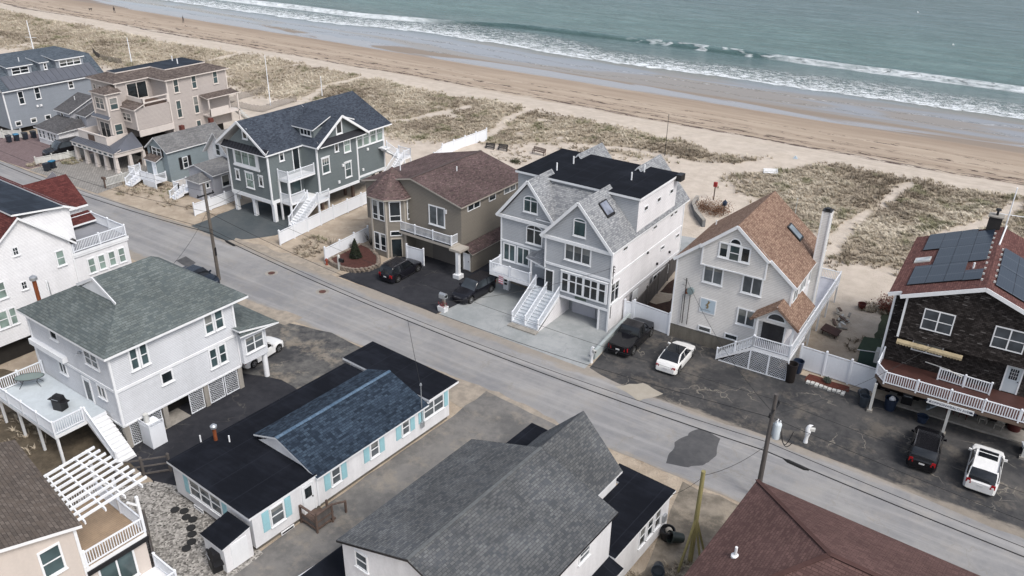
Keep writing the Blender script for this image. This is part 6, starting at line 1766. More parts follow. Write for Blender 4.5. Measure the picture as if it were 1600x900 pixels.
for k in range(8): window(h, FY(-2.0), -7.0 + k * 1.18, -6.1 + k * 1.18, 2.12, 2.52, 1, 0, .05, 'glass_grey', sill=False, name='transom_window')
mb = MB(); mb.box(-6.5, .9, 4.0, 16, 0, 2.9); mb.build('garage_void', 'gap', h)  # solid box, shade of the open ground floor put into its colour
stairs(h, (1.2, 2.0, 0), (1.2, 6.5, 2.9), 1.3, 12, 'wood', name='stairs')
fx = FX(2.2)
for a, z0 in ((8.15, 8.4), (10.95, 8.45), (14.4, 8.5), (8.05, 5.05), (10.75, 5.1)): window(h, fx, a, a + .85, z0, z0 + (1.85 if z0 > 8 else 2.4), 1, .5, .12, 'glass_teal', tm='greige_trim')
window(h, fx, 10.7, 11.55, 3.3, 4.2, 1, 0, .12, 'glass_teal', tm='greige_trim')
window(h, FY(2.1), -.95, 1.1, 5.65, 6.75, 2, .5, .1, 'glass', tm='greige_trim'); window(h, FY(2.2), -6.6, -5.9, 8.2, 9.6, 1, .5, .1, 'glass', tm='greige_trim'); window(h, FY(2.2), -5.4, -4.6, 8.9, 9.5, 1, 0, .1, 'glass', tm='greige_trim')
window(h, FY(.2), -3.2, -1.2, 7.2, 8.8, 2, .5, .12, 'glass_grey', tm='greige_trim'); window(h, FX(-.6), .5, 1.7, 7.2, 8.8, 1, .5, .12, 'glass_teal', tm='greige_trim')
window(h, FY(.2), -3.2, -1.0, 3.1, 5.6, 2, 0, .1, 'glass', tm='greige_trim', name='sliding_door'); window(h, FX(-.6), .5, 1.7, 3.5, 5.4, 1, .5, .12, 'glass_teal', tm='greige_trim')
window(h, FX(-1.3), 3.6, 6.6, 7.75, 10.0, 2, 0, .12, 'glass', tm='greige_trim', name='sliding_door')
corner_trim(h, [(2.2, 7.2, 2.9, 10.3), (2.2, 16.6, 2.9, 10.3), (2.2, 2.1, 4.7, 7.4), (-.6, .2, 4.1, 9.3), (-3.7, .2, 4.1, 9.3), (-1.3, 2.2, 7.6, 10.2)], 0, 0, .16, 'greige_trim')
mb = MB(); mb.slab([(2.1, 11.8, 7.5), (3.9, 11.8, 7.2), (3.9, 17.2, 7.2), (2.1, 17.2, 7.5)], .12, 0, 1); mb.build('side_porch_roof', ['sh_brown2', 'greige_trim'], h)
for y in (12.1, 16.9):
    mb = MB(); mb.box(3.65, 3.8, y - .08, y + .08, 0, 7.1); mb.build('porch_post', 'greige_trim', h)
mb = MB(); mb.box(2.2, 3.8, 12.0, 17.0, 4.6, 4.8); mb.box(3.7, 3.8, 12.0, 15.2, 4.8, 5.7); mb.build('side_porch', 'greige_trim', h)
stairs(h, (3.0, 21.5, 0), (3.0, 17.0, 4.7), 1.4, 14, 'old_white', name='stairs', riser=False)
for x, y in ((-2.0, 12.2), (-4.3, 13.0)):
    mb = MB(); vent(mb, x, y, 11.1, .08, .7); mb.build('vent_pipe', 'white', h, 40)

M['sd_teal'] = siding('faded_teal_clapboard', S(128, 142, 148, .95), .13, .06)
M['sh_ash'] = shingle('ash_grey_shingles', S(112, 112, 112), S(124, 124, 124), S(102, 102, 104), w=.35, h=.18, stain=.2)
h = thing('teal_bungalow', 'small faded teal bungalow with ash grey roof, black shutters and white entry deck', 'house', (OF[0] + 6.75, OF[1] + .1, 0), 0)
mb = MB(); wallring(mb, [(0, 0), (3.95, 0), (3.95, 8.6), (0, 8.6)], 0, 4.0); mb.poly([(0, 0, 4.0), (3.95, 0, 4.0), (1.97, 0, 5.4)]); mb.poly([(3.95, 8.6, 4.0), (0, 8.6, 4.0), (1.97, 8.6, 5.4)]); mb.build('wall', 'sd_teal', h)
mb = MB(); gab(mb, -.25, 4.2, 1.97, -.25, 8.9, 3.88, 5.5, .12); rf = mb.build('roof', ['sh_ash', 'white'], h)
mb = MB()
for x, y in ((3.0, 1.3), (3.1, 3.6), (2.9, 6.3)): mb.slab([(x, y, 4.80 - (x - 2.9) * .73), (x + .35, y, 4.80 - (x - 2.55) * .73), (x + .35, y + .25, 4.80 - (x - 2.55) * .73), (x, y + .25, 4.80 - (x - 2.9) * .73)], .03, 0, 0)
mb.build('roof_patch', 'old_white', rf)
for y in (3.9, 8.3):
    mb = MB(); mb.box(1.5, 2.0, y, y + .5, 4.6, 6.0); mb.build('chimney', 'brick', h)
window(h, FY(0), 1.0, 2.85, 3.1, 4.15, 2, .5, .08, 'glass'); shutter(h, FY(0), .6, .95, 3.1, 4.15, 'black'); shutter(h, FY(0), 2.9, 3.25, 3.1, 4.15, 'black')
window(h, FX(3.95), 2.0, 2.75, 1.3, 2.75, 1, .5, .08, 'glass'); shutter(h, FX(3.95), 1.5, 1.92, 1.25, 2.8, 'black'); shutter(h, FX(3.95), 2.82, 3.22, 1.25, 2.8, 'black')
mb = MB(); mb.box(.6, 2.8, -.9, -.01, .9, 2.7); eb = mb.build('entry_box', 'sd_teal', h)
mb = MB(); mb.slab([(.4, -1.1, 2.72), (3.0, -1.1, 2.72), (3.0, 0, 3.2), (.4, 0, 3.2)], .1); mb.build('entry_roof', ['sh_brown2', 'white'], eb)
door(h, FY(-.9), 1.9, 2.7, .9, 2.6, 'vinyl')
mb = MB(); mb.box(-.8, 4.6, -2.6, -.95, .65, .85); mb.box(2.0, 4.6, -2.6, -2.45, 0, .65); mb.build('entry_deck', 'vinyl', h)
railing(h, [(-.75, -1.0, .85), (-.75, -2.5, .85), (.3, -2.5, .85)], .95, 1.6); railing(h, [(1.6, -2.5, .85), (4.55, -2.5, .85), (4.55, -1.0, .85)], .95, 1.6)
stairs(h, (.95, -4.0, 0), (.95, -2.6, .85), 1.2, 5, 'vinyl'); railing(h, [(.35, -3.9, .0), (.35, -2.5, .85)], .9, 2); railing(h, [(1.55, -3.9, .0), (1.55, -2.5, .85)], .9, 2)

M['sd_silver'] = siding('silver_grey_clapboard', S(168, 170, 178, .95), .13, .05)
h = thing('small_grey_cottage', 'small silver grey cottage with low hip roofs and white corner steps', 'house', (-81.54, 54.96, 0), 0)
mb = MB(); wallring(mb, [(-2.5, 0), (0, 0), (0, 1.5), (.55, 1.5), (.55, 6.2), (-4.0, 6.2), (-4.0, 1.5), (-2.5, 1.5)], 0, 2.25); wallring(mb, [(-4.0, 1.5), (.55, 1.5), (.55, 6.2), (-4.0, 6.2)], 2.25, 2.85); mb.poly([(-4.0, 1.5, 2.85), (.55, 1.5, 2.85), (-2.5, 1.5, 3.45)]); mb.build('wall', 'sd_silver', h)
mb = MB(); gab(mb, -4.3, .85, -2.5, 1.25, 6.4, 2.86, 3.62, .12)
mb.slab([(.2, -.25, 2.2), (.2, 1.4, 2.2), (-1.3, 1.45, 2.9), (-1.3, .9, 2.9)], .1); mb.slab([(-2.7, -.25, 2.25), (.2, -.25, 2.2), (-1.3, .9, 2.9)], .1); mb.slab([(-2.7, 1.4, 2.25), (-2.7, -.25, 2.25), (-1.3, .9, 2.9), (-1.3, 1.45, 2.9)], .1)
mb.build('roof', ['sh_ash', 'white'], h)
window(h, FX(0), .75, 1.25, 1.3, 1.95, 1, 0, .07, 'glass'); window(h, FX(.55), 2.6, 3.75, 1.0, 2.5, 1, 0, .1, 'glass')
mb = MB(); mb.box(-4.6, -2.55, -.6, 1.4, .45, .6); mb.build('entry_deck', 'vinyl', h)
railing(h, [(-4.55, 1.3, .6), (-4.55, -.5, .6), (-3.6, -.5, .6)], .95, 1.6)
stairs(h, (-3.1, -1.9, 0), (-3.1, -.6, .6), 1.0, 4, 'vinyl'); railing(h, [(-3.6, -1.8, 0), (-3.6, -.5, .6)], .9, 2); railing(h, [(-2.6, -1.8, 0), (-2.6, -.5, .6)], .9, 2)

h = thing('white_gable_cottage', 'steep white gable cottage squeezed between the teal bungalow and the slate house', 'house', (OF[0] + 13.6, OF[1] + 3.9, 0), 0)
mb = MB(); wallring(mb, [(0, 0), (4.2, 0), (4.2, 6.5), (0, 6.5)], 0, 3.9); mb.poly([(0, 0, 3.9), (4.2, 0, 3.9), (2.1, 0, 6.3)]); mb.build('wall', 'sd_white', h)
mb = MB(); gab(mb, -.35, 4.55, 2.1, -.45, 6.8, 3.75, 6.5, .14); mb.build('roof', ['sh_ash', 'white'], h)
window(h, FY(0), 1.7, 2.6, 3.5, 5.0, 1, .5, .1, 'glass'); shutter(h, FY(0), 1.2, 1.65, 3.5, 5.0, 'white'); shutter(h, FY(0), 2.65, 3.1, 3.5, 5.0, 'white')

M['sd_blue'] = siding('dusty_blue_clapboard', S(134, 142, 152, .95), .14, .06)
M['sh_bluegrey'] = shingle('blue_grey_shingles', S(78, 88, 98), S(92, 102, 112), S(66, 76, 86), w=.35, h=.18, stain=.15)
OB = (-126.1, 55.7, 0.0)
h = thing('blue_dormer_house', 'dusty blue house at far left with grey metal skirt roof and white dormers', 'house', OB, 0)
mb = MB(); wallring(mb, [(-13, 0), (0, 0), (0, 15.2), (-13, 15.2)], .7, 6.3); mb.poly([(-13, 15.2, .7), (0, 15.2, .7), (0, 0, .7), (-13, 0, .7)]); mb.build('wall', 'sd_blue', h)
mb = MB(); mb.slab([(.35, -.2, 6.25), (.35, 15.6, 6.25), (-3.2, 15.6, 9.0), (-3.2, -.2, 9.0)], .15); mb.slab([(-3.2, -.2, 9.0), (-3.2, 15.6, 9.0), (-8, 13, 9.9), (-8, 3, 9.9)], .15); mb.slab([(-3.2, -.2, 9.0), (-8, 3, 9.9), (-13, -.2, 8.8)], .15); mb.slab([(-3.2, 15.6, 9.0), (-13, 15.6, 8.8), (-8, 13, 9.9)], .15); mb.slab([(-13, -.2, 8.8), (-8, 3, 9.9), (-8, 13, 9.9), (-13, 15.6, 8.8)], .15)
mb.slab([(-13, -.2, 6.25), (.35, -.2, 6.25), (-3.2, -.1, 9.0), (-13, -.1, 8.8)], .1)
rf = mb.build('roof', ['sh_bluegrey', 'white'], h)
mb = MB(); mb.slab([(.3, .9, 6.45), (.3, 14.6, 6.45), (-1.75, 14.6, 7.95), (-1.75, .9, 7.95)], .12, 0, 0)
for k in range(16): mb.bar((.3, 1.0 + k * .9, 6.48), (-1.75, 1.0 + k * .9, 7.98), .03, .06)
mb.build('metal_roof', 'zinc', rf)
for a, b, n in ((2.2, 5.6, 2), (6.9, 8.0, 1), (9.3, 13.6, 3)):
    mb = MB(); mb.prism([(-4.4, a), (-1.6, a), (-1.6, b), (-4.4, b)], 7.6, 9.05); mb.slab([(-1.35, a - .2, 9.1), (-1.35, b + .2, 9.1), (-5, b + .2, 9.45), (-5, a - .2, 9.45)], .12, 2, 1); dm = mb.build('dormer', ['sd_blue', 'white', 'sh_bluegrey'], h)
    window(dm, FX(-1.6), a + .5, b - .4 if n > 1 else b - .1, 7.95, 8.95, n, .5, .1, 'glass')
fx = FX(0.0)
for a, z in ((1.95, 4.0), (4.4, 4.3), (9.6, 4.9)): window(h, fx, a, a + .85, z, min(6.05, z + 1.9), 1, .5, .11, 'glass')
for a in (.65, 2.9, 5.05): window(h, fx, a, a + .9, 1.05, 1.8, 1, 0, .12, 'glass', sill=False)
corner_trim(h, [(0, 0)], .7, 6.2, .16)
mb = MB()
for y in (4.2, 4.75): wbox(mb, fx, y, y + .3, 3.2, 3.5, 0, .15)
mb.build('vent_hood', 'white', h)
mb = MB(); mb.box(-12.5, -.5, .5, 14.5, 0, .7); mb.build('crawl_space', 'gap', h)  # solid box coloured dark for the shade beneath the house
mb = MB(); vent(mb, -3.5, 5.0, 9.1, .06, .8); mb.build('vent_pipe', 'white', rf, 40)

M['sh_dusk'] = shingle('dusk_grey_shingles', S(86, 86, 88), S(98, 96, 98), S(76, 76, 78), w=.35, h=.18, stain=.15)
h = thing('porch_cottage', 'low grey cottage with dark hip roofs and white glazed front porch', 'house', (OB[0] + 6.6, OB[1] + .4, 0), 0)
mb = MB(); wallring(mb, [(0, 0), (5.6, 0), (5.6, 3.2), (0, 3.2)], 0, 2.25); mb.build('porch_wall', 'sd_white', h)
mb = MB(); wallring(mb, [(.2, 3.2), (3.6, 3.2), (3.6, 10.5), (.2, 10.5)], 0, 4.1); wallring(mb, [(3.6, 4.0), (6.2, 4.0), (6.2, 9.5), (3.6, 9.5)], 0, 3.9); mb.poly([(3.6, 3.2, 4.1), (3.6, 10.5, 4.1), (3.6, 7.0, 5.6)]); mb.poly([(6.2, 4.0, 3.9), (6.2, 9.5, 3.9), (6.2, 6.8, 5.0)]); mb.build('wall', 'sd_silver', h)
mb = MB(); mb.slab([(-.3, -.3, 2.25), (5.9, -.3, 2.25), (5.0, 3.3, 3.4), (.4, 3.3, 3.4)], .12); mb.slab([(5.9, -.3, 2.25), (5.9, 3.8, 2.4), (5.0, 3.9, 3.4), (5.0, 3.3, 3.4)], .12)
mb.slab([(-.1, 2.9, 4.05), (3.95, 2.9, 4.05), (3.95, 7.0, 5.8), (-.1, 7.0, 5.8)], .12); mb.slab([(-.1, 7.0, 5.8), (3.95, 7.0, 5.8), (3.95, 10.9, 4.05), (-.1, 10.9, 4.05)], .12)
mb.slab([(3.96, 3.8, 3.85), (6.5, 3.8, 3.85), (6.5, 6.8, 5.1), (3.96, 6.8, 5.1)], .12); mb.slab([(3.96, 6.8, 5.1), (6.5, 6.8, 5.1), (6.5, 9.8, 3.85), (3.96, 9.8, 3.85)], .12)
rf = mb.build('roof', ['sh_dusk', 'white'], h)
for a, b in ((.3, 1.0), (1.3, 2.0), (2.6, 3.3), (3.4, 4.1), (4.2, 4.9)): window(h, FY(0), a, b, .75, 1.95, 1, .5, .09, 'glass_grey')
window(h, FY(3.2), 1.2, 1.9, 3.0, 3.8, 1, 0, .08, 'glass'); window(h, FY(4.0), 3.9, 4.7, 2.6, 3.7, 1, .5, .08, 'glass')
mb = MB(); vent(mb, 1.5, 5.5, 5.1, .05, .6); mb.build('vent_pipe', 'white', rf, 40)
# ================================================================ fences, poles, street objects
def vfence(name, label, cat, pts, h=1.5, mat='vinyl', post=2.4, group=None, slat=False, posth=.12, pk=False, rails=None):
    """vinyl panel fence: every panel and every post is a part"""
    o = thing(name, label, cat, (pts[0][0], pts[0][1], 0), 0, group)
    ox, oy = pts[0]
    P_ = []
    for i in range(len(pts) - 1):
        a, b = Vector(pts[i]) - Vector((ox, oy)), Vector(pts[i + 1]) - Vector((ox, oy))
        n = max(1, int(round((b - a).length / post)))
        for k in range(n):
            p, q = a.lerp(b, k / n), a.lerp(b, (k + 1) / n)
            if not P_ or (P_[-1] - p).length > .01: P_.append(p.copy())
            mb = MB(); L = (q - p).length
            mb.bar((p.x, p.y, h - .06), (q.x, q.y, h - .06), .06, .10); mb.bar((p.x, p.y, .14), (q.x, q.y, .14), .06, .12)
            if rails: 
                mb.bar((p.x, p.y, h * .55), (q.x, q.y, h * .55), .05, .1)
            elif pk:
                m = int(L / .17)
                for j in range(1, m): r_ = p.lerp(q, j / m); mb.box(r_.x - .04, r_.x + .04, r_.y - .04, r_.y + .04, .2, h - .1)
            else:
                mb.bar((p.x, p.y, h / 2), (q.x, q.y, h / 2), .03, h - .32)
                m = int(L / .2); d = (q - p).normalized()
                for j in range(1, m): r_ = p.lerp(q, j / m); mb.bar((r_.x - d.x * .01, r_.y - d.y * .01, h / 2), (r_.x + d.x * .01, r_.y + d.y * .01, h / 2), .042, h - .34)
            mb.build('panel', mat, o)
        P_.append(b.copy())
    for p in P_:
        mb = MB(); w = .07
        mb.box(p.x - w, p.x + w, p.y - w, p.y + w, 0, h + posth)
        mb.hexa([(p.x - w - .02, p.y - w - .02, h + posth), (p.x + w + .02, p.y - w - .02, h + posth), (p.x + w + .02, p.y + w + .02, h + posth), (p.x - w - .02, p.y + w + .02, h + posth)], [(p.x - .02, p.y - .02, h + posth + .1), (p.x + .02, p.y - .02, h + posth + .1), (p.x + .02, p.y + .02, h + posth + .1), (p.x - .02, p.y + .02, h + posth + .1)])
        mb.build('post', mat, o)
    return o
vfence('vinyl_fence', 'long white vinyl fence along the right side of the slate green house', 'fence', [(-64.1, 51.5), (-64.9, 60.0), (-65.6, 72.0), (-69.0, 84.5)], 1.55)
vfence('vinyl_fence', 'far stretch of white vinyl fence ending at the dunes behind the turret house roof', 'fence', [(-69.2, 84.9), (-68.9, 94.8)], 1.9)
vfence('vinyl_fence', 'white vinyl fence beside the mulch island of the turret house', 'fence', [(-57.1, 51.2), (-57.5, 57.8)], 1.6)
vfence('vinyl_fence', 'low white vinyl fence in front of the small grey cottage by the road', 'fence', [(-78.1, 51.4), (-78.4, 58.0)], 1.45)
vfence('vinyl_fence', 'white vinyl panel fence closing the gap between the twin gable and cream houses', 'fence', [(-26.45, 58.35), (-22.95, 58.05)], 2.1, post=3.4)
vfence('gate_fence', 'white gate with diagonal brace beside the twin gable house', 'gate', [(-27.3, 58.2), (-26.6, 58.35)], 1.95, post=1.0)
vfence('vinyl_fence', 'tall white vinyl fence between the lattice porch and the long white deck', 'fence', [(-12.2, 59.35), (-6.45, 59.25)], 2.1, post=1.95)
vfence('side_fence', 'dark board fence with white top rail running back beside the cream house', 'fence', [(-26.45, 58.5), (-27.9, 70.9)], 2.0, 'greywood', 3.1)
vfence('picket_fence', 'cream low fence between the tapered post house and the bungalow steps', 'fence', [(-94.9, 50.9), (-94.9, 55.6)], 1.1, 'old_white', 2.4, pk=True)
vfence('rail_fence', 'white fence between the mauve and grey paved forecourts', 'fence', [(-109.9, 50.4), (-108.6, 56.4)], .95, 'old_white', 2.2)
vfence('rail_fence', 'white fence at the far left edge in front of the dusty blue house', 'fence', [(-129, 50.6), (-123.4, 55.6)], 1.2, 'old_white', 2.4)
vfence('board_fence', 'grey board fence beside the gravel yard at the bottom left', 'fence', [(-38.0, 18.4), (-34.4, 16.6), (-32.9, 15.7)], 1.6, 'greywood', 2.2)
vfence('split_rail_fence', 'weathered dark two rail fence behind the long cottage', 'fence', [(-43.9, 20.1), (-41.8, 22.6)], 1.3, 'greywood', 1.6, rails=True)
vfence('screen_panel', 'white slatted gate panel standing beside the turret house door', 'gate', [(-50.85, 56.35), (-48.75, 56.45)], 1.75, post=2.2)
# low concrete wall between the grey drive and the dark lot
mb = MB(); mb.hexa([(-26.35, 50.9, 0), (-26.1, 50.9, 0), (-26.55, 58.0, 0), (-26.8, 58.0, 0)], [(-26.35, 50.9, .75), (-26.1, 50.9, .75), (-26.55, 58.0, 1.0), (-26.8, 58.0, 1.0)])
tag(mb.build('low_wall', plain('pale_blue_wall', (0.36, .40, .40, 1), .8, .2)), 'low pale block wall dividing the grey driveway from the dark parking lot', 'wall')
mb = MB(); wl = [(-33.6, 89.3), (-33.2, 87.0), (-31.8, 84.6), (-29.9, 82.4)]
for a, b in zip(wl, wl[1:]): mb.bar((a[0], a[1], .5), (b[0], b[1], .5), .35, 1.0); mb.bar((a[0], a[1], 1.03), (b[0], b[1], 1.03), .42, .08, 1)
tag(mb.build('retaining_wall', [plain('grey_block', (0.17, .175, .18, 1), .9, .3), 'concrete']), 'curved grey block retaining wall beside the patio behind the twin gable house', 'wall')

def twig_bush(name, label, cat, x, y, r_, h_, n, cols, group=None, z=0, leafy=0):
    o = thing(name, label, cat, (x, y, z), 0, group)
    rg = random.Random(int(x * 7 + y * 13))
    mb = MB(); tips = []
    for k in range(n):
        a = rg.random() * 2 * PI; q = r_ * (.2 + .8 * rg.random()); zz = h_ * (.5 + .5 * rg.random())
        m_ = (q * .4 * math.cos(a), q * .4 * math.sin(a), zz * .55); e_ = (q * math.cos(a + .3), q * math.sin(a + .3), zz)
        mb.tube((0, 0, 0), m_, .02, .012, 4, cap=False); mb.tube(m_, e_, .012, .005, 3, cap=False)
        for j in range(3):
            b = a + rg.uniform(-1, 1); e2 = (m_[0] + r_ * .4 * math.cos(b), m_[1] + r_ * .4 * math.sin(b), m_[2] + h_ * .3 * rg.random()); mb.tube(m_, e2, .009, .004, 3, cap=False); tips.append(e2)
        tips.append(e_)
    mb.build('stems', plain(name + '_bark', cols[0], .9, .2), o)
    if leafy:
        lb = MB()
        for tp in tips:
            for j in range(leafy):
                p = Vector(tp) + Vector((rg.gauss(0, .13), rg.gauss(0, .13), rg.gauss(0, .12))) * r_ * 1.2
                d1 = Vector((rg.gauss(0, 1), rg.gauss(0, 1), rg.gauss(0, 1))).normalized() * .07; d2 = Vector((rg.gauss(0, 1), rg.gauss(0, 1), rg.gauss(0, 1))).normalized() * .05
                lb.poly([tuple(p - d1), tuple(p + d2), tuple(p + d1), tuple(p - d2)])
        lb.build('foliage', plain(name + '_leaf', cols[1], .8, .3, scale=4), o)
    return o
for x, y, r_, h_, lb in ((-58.6, 53.6, .9, 1.7, 'bare leggy shrub in the sand left of the turret house fence'), (-56.9, 54.8, .7, 1.5, 'bare shrub growing against the white fence, nearest the mulch island'), (-56.4, 57.0, .9, 1.7, 'bare shrub against the white fence beside the turret wall')):
    twig_bush('bare_shrub', lb, 'shrub', x, y, r_, h_, 22, ((0.06, .05, .04, 1), None))
# clipped cypress: cone of leaf clumps round a trunk
o = thing('cypress', 'small dark cone shaped evergreen in the mulch island of the turret house', 'shrub', (-55.15, 53.45, .25))
mb = MB(); mb.tube((0, 0, 0), (0, 0, 1.2), .06, .03, 8); mb.build('trunk', 'wood', o)
rg = random.Random(3); mb = MB()
for k in range(2600):
    z = 2.0 * (1 - math.sqrt(rg.random())) ; rr = .62 * (1 - z / 2.15) * (.65 + .4 * rg.random()); a = rg.random() * 2 * PI
    p = Vector((rr * math.cos(a), rr * math.sin(a), z + .08)); d1 = Vector((rg.gauss(0, .03), rg.gauss(0, .03), .09)); d2 = Vector((rg.gauss(0, .05), rg.gauss(0, .05), .01))
    mb.poly([tuple(p - d2), tuple(p + d2), tuple(p + d1)])
mb.build('foliage', plain('cypress_leaf', (0.022, .03, .016, 1), .8, .4, scale=3), o)
# mulch island with stone edging
isl = [(-57.0, 51.55), (-56.0, 51.1), (-54.6, 50.95), (-53.2, 51.3), (-52.35, 52.3), (-52.2, 53.6), (-53.4, 54.9), (-55.5, 56.0), (-57.1, 56.2)]
o = thing('garden_island', 'raised red mulch island with stone edging beside the turret house drive', 'garden bed', (0, 0, 0))
mb = MB(); mb.prism(isl, 0.0, .30); mb.build('mulch', plain('red_mulch_bed', (0.075, .028, .022, 1), .95, .45, scale=3), o)
mb = MB(); rg = random.Random(8)
for a, b in zip(isl, isl[1:] + isl[:1]):
    L = math.hypot(b[0] - a[0], b[1] - a[1]); n = max(1, int(L / .34))
    for k in range(n):
        for lv in range(2):
            x = a[0] + (b[0] - a[0]) * (k + .5 * lv) / n; y = a[1] + (b[1] - a[1]) * (k + .5 * lv) / n
            s_ = .14 + .03 * rg.random(); mb.box(x - s_, x + s_, y - s_, y + s_, lv * .2, lv * .2 + .19 + .02 * rg.random())
mb.build('stone_edging', plain('edging_stone', (0.24, .20, .165, 1), .9, .4, scale=3), o)
mb = MB()
for k in range(9):
    x = -10.9 + k * .33; s_ = .13; mb.box(x - s_, x + s_, 57.55 - .1 + .06 * math.sin(k * 2.2), 57.8 + .06 * math.sin(k), 0, .16)
tag(mb.build('edging_stones', 'old_white'), 'row of pale stones edging the mulch strip under the tall white fence', 'stones')
twig_bush('low_shrub', 'tiny green grey plant in the mulch strip under the tall white fence', 'shrub', -9.7, 58.5, .3, .4, 14, ((0.06, .05, .04, 1), (0.08, .10, .08, 1)), leafy=6)
twig_bush('rust_shrub', 'rust brown thicket inside the curved retaining wall', 'shrub', -30.9, 87.2, 2.2, 1.3, 60, ((0.10, .05, .03, 1), (0.17, .085, .045, 1)), leafy=9)
twig_bush('rust_shrub', 'red brown heap of brush at the left corner of the solar roof house', 'shrub', -8.3, 74.3, 1.5, 1.2, 50, ((0.12, .04, .03, 1), (0.16, .05, .035, 1)), leafy=9)
# debris along the side deck of the cream house
o = thing('debris_pile', 'heap of pale driftwood and boards beside the cream house deck', 'debris', (-11.6, 69.6, 0)); rg = random.Random(2)
mb = MB()
for k in range(16):
    a = rg.random() * PI; x, y = rg.uniform(-.6, .6), rg.uniform(-1.6, 1.4); l = rg.uniform(.4, 1.1); z = rg.uniform(.06, .5); mb.bar((x - l / 2 * math.cos(a), y - l / 2 * math.sin(a), z), (x + l / 2 * math.cos(a), y + l / 2 * math.sin(a), z + rg.uniform(-.05, .2)), rg.uniform(.08, .25), rg.uniform(.05, .12), k % 3)
mb.build('boards', ['old_white', 'concrete', 'wood'], o)
mb = MB(); mb.slab([(-12.4, 66.0, .5), (-10.9, 65.6, .45), (-10.8, 66.9, .45), (-12.3, 67.3, .5)], .06)
for x, y in ((-12.2, 66.2), (-11.1, 65.9), (-11.0, 66.7), (-12.1, 67.1)): mb.box(x - .04, x + .04, y - .04, y + .04, 0, .45)
tag(mb.build('low_table', plain('dark_red_wood', (0.055, .025, .02, 1), .8, .3)), 'low dark red brown table beside the cream house deck', 'table')
mb = MB(); mb.lathe(-10.6, 73.0, [(0, .05), (.28, .05), (.38, .55), (.34, .55), (.26, .12), (0, .12)], 14)
tag(mb.build('plant_tub', plain('dark_red_tub', (0.09, .02, .016, 1), .6, .3), smooth=40), 'dark red tub in the sand beside the end of the cream house deck', 'tub')

# ---- flagpoles
def pole(name, label, cat, x, y, h, r=.06, mat='old_white', yard=None, rz=0, z=0):
    o = thing(name, label, cat, (x, y, z), rz)
    mb = MB(); mb.tube((0, 0, 0), (0, 0, h), r, r * .55, 10); mb.build('shaft', mat, o, 40)
    mb = MB(); mb.lathe(0, 0, [(0, h - .02), (.09, h + .06), (0, h + .16)], 8); mb.build('finial', mat, o, 40)
    if yard:
        mb = MB(); mb.tube((-yard[1], 0, yard[0]), (yard[1], 0, yard[0]), .035, n=6); mb.build('yardarm', mat, o)
    return o
pole('flagpole', 'tall white flagpole behind the left end of the slate green house roof', 'flagpole', -109.8, 89.7, 8.1, .09, 'vinyl')
pole('flagpole', 'short white pole in the grass right of the tall flagpole behind the slate house', 'flagpole', -107.8, 99.5, 3.3, .09, 'vinyl')
pole('flagpole', 'slim dark flagpole beside the path behind the twin gable house', 'flagpole', -44.5, 103.6, 6.0, .05, 'darkmetal')
pole('flagpole', 'white flagpole behind the greige modern house roof', 'flagpole', -156.2, 94.5, 5.2, .12, 'vinyl')
pole('flagpole', 'white flagpole with a yardarm behind the dusty blue house', 'flagpole', -168.8, 82.3, 8.6, .13, 'vinyl', yard=(5.6, 1.3), rz=R(20))
pole('flagpole', 'white flagpole with crossed yardarm behind the solar roof chimney', 'flagpole', -1.75, 86.5, 9.6, .09, 'vinyl', yard=(7.0, 1.6), rz=R(10))
pole('sand_post', 'short white tipped post in the dune grass behind the cream house roof', 'post', -22.8, 92.6, 2.0, .05)

# ---- utility poles, transformer, wires
M['pole'] = plain('grey_weathered_pole', (0.13, .115, .10, 1), .9, .3, scale=3)
def upole(x, y, h, label, dark=False):
    o = thing('utility_pole', label, 'utility pole', (x, y, 0))
    mb = MB(); mb.tube((0, 0, 0), (0, 0, h), .17, .12, 12); mb.build('shaft', 'greywood' if dark else 'pole', o, 40)
    mb = MB(); mb.box(-.02, .1, -.9, .9, h - 1.15, h - 1.03)
    for s in (-.8, .8, 0): mb.lathe(.04, s, [(.05, h - 1.03), (.07, h - .95), (.03, h - .86), (0, h - .85)], 8)
    mb.build('crossarm', 'darkmetal', o)
    return o
pl = upole(-62.5, 42.5, 9.7, 'tall grey wooden utility pole between the road and the pale grey pier house')
mb = MB(); mb.box(.12, .22, -.08, .08, 2.6, 3.4); mb.build('cable_guard', 'darkmetal', pl)
pr_ = upole(-9.6, 42.3, 7.9, 'dark utility pole with grey transformer rising behind the brown hip roof', True)
mb = MB(); mb.lathe(.40, .1, [(0, 4.85), (.23, 4.85), (.24, 5.85), (.2, 5.94), (.1, 6.0), (0, 6.02)], 18); mb.box(.1, .25, .02, .18, 5.0, 5.8)
tr = mb.build('transformer', plain('transformer_grey', (0.50, .55, .58, 1), .4, .12), pr_, 40)
mb = MB()
for a in (0, 2.1, 4.2): mb.lathe(.40 + .11 * math.cos(a), .1 + .11 * math.sin(a), [(.04, 5.95), (.04, 6.15), (0, 6.18)], 8)
mb.build('bushing', 'white', tr)
mb = MB(); prev = None
for k in range(14):
    a = k / 13; p = (.55 + .9 * a, .1 - .3 * a, 5.6 - 1.6 * math.sin(a * 2.6) * .6); 
    if prev: mb.tube(prev, p, .025, n=5)
    prev = p
prev = None
for k in range(14):
    a = k / 13; p = (.6 + .75 * a, .1, 5.9 - 1.3 * math.sin(a * 3.0)); 
    if prev: mb.tube(prev, p, .022, n=5)
    prev = p
mb.build('drip_loop', 'black', pr_)
wire = plain('cable_black', (0.012, .012, .013, 1), .6, .1)
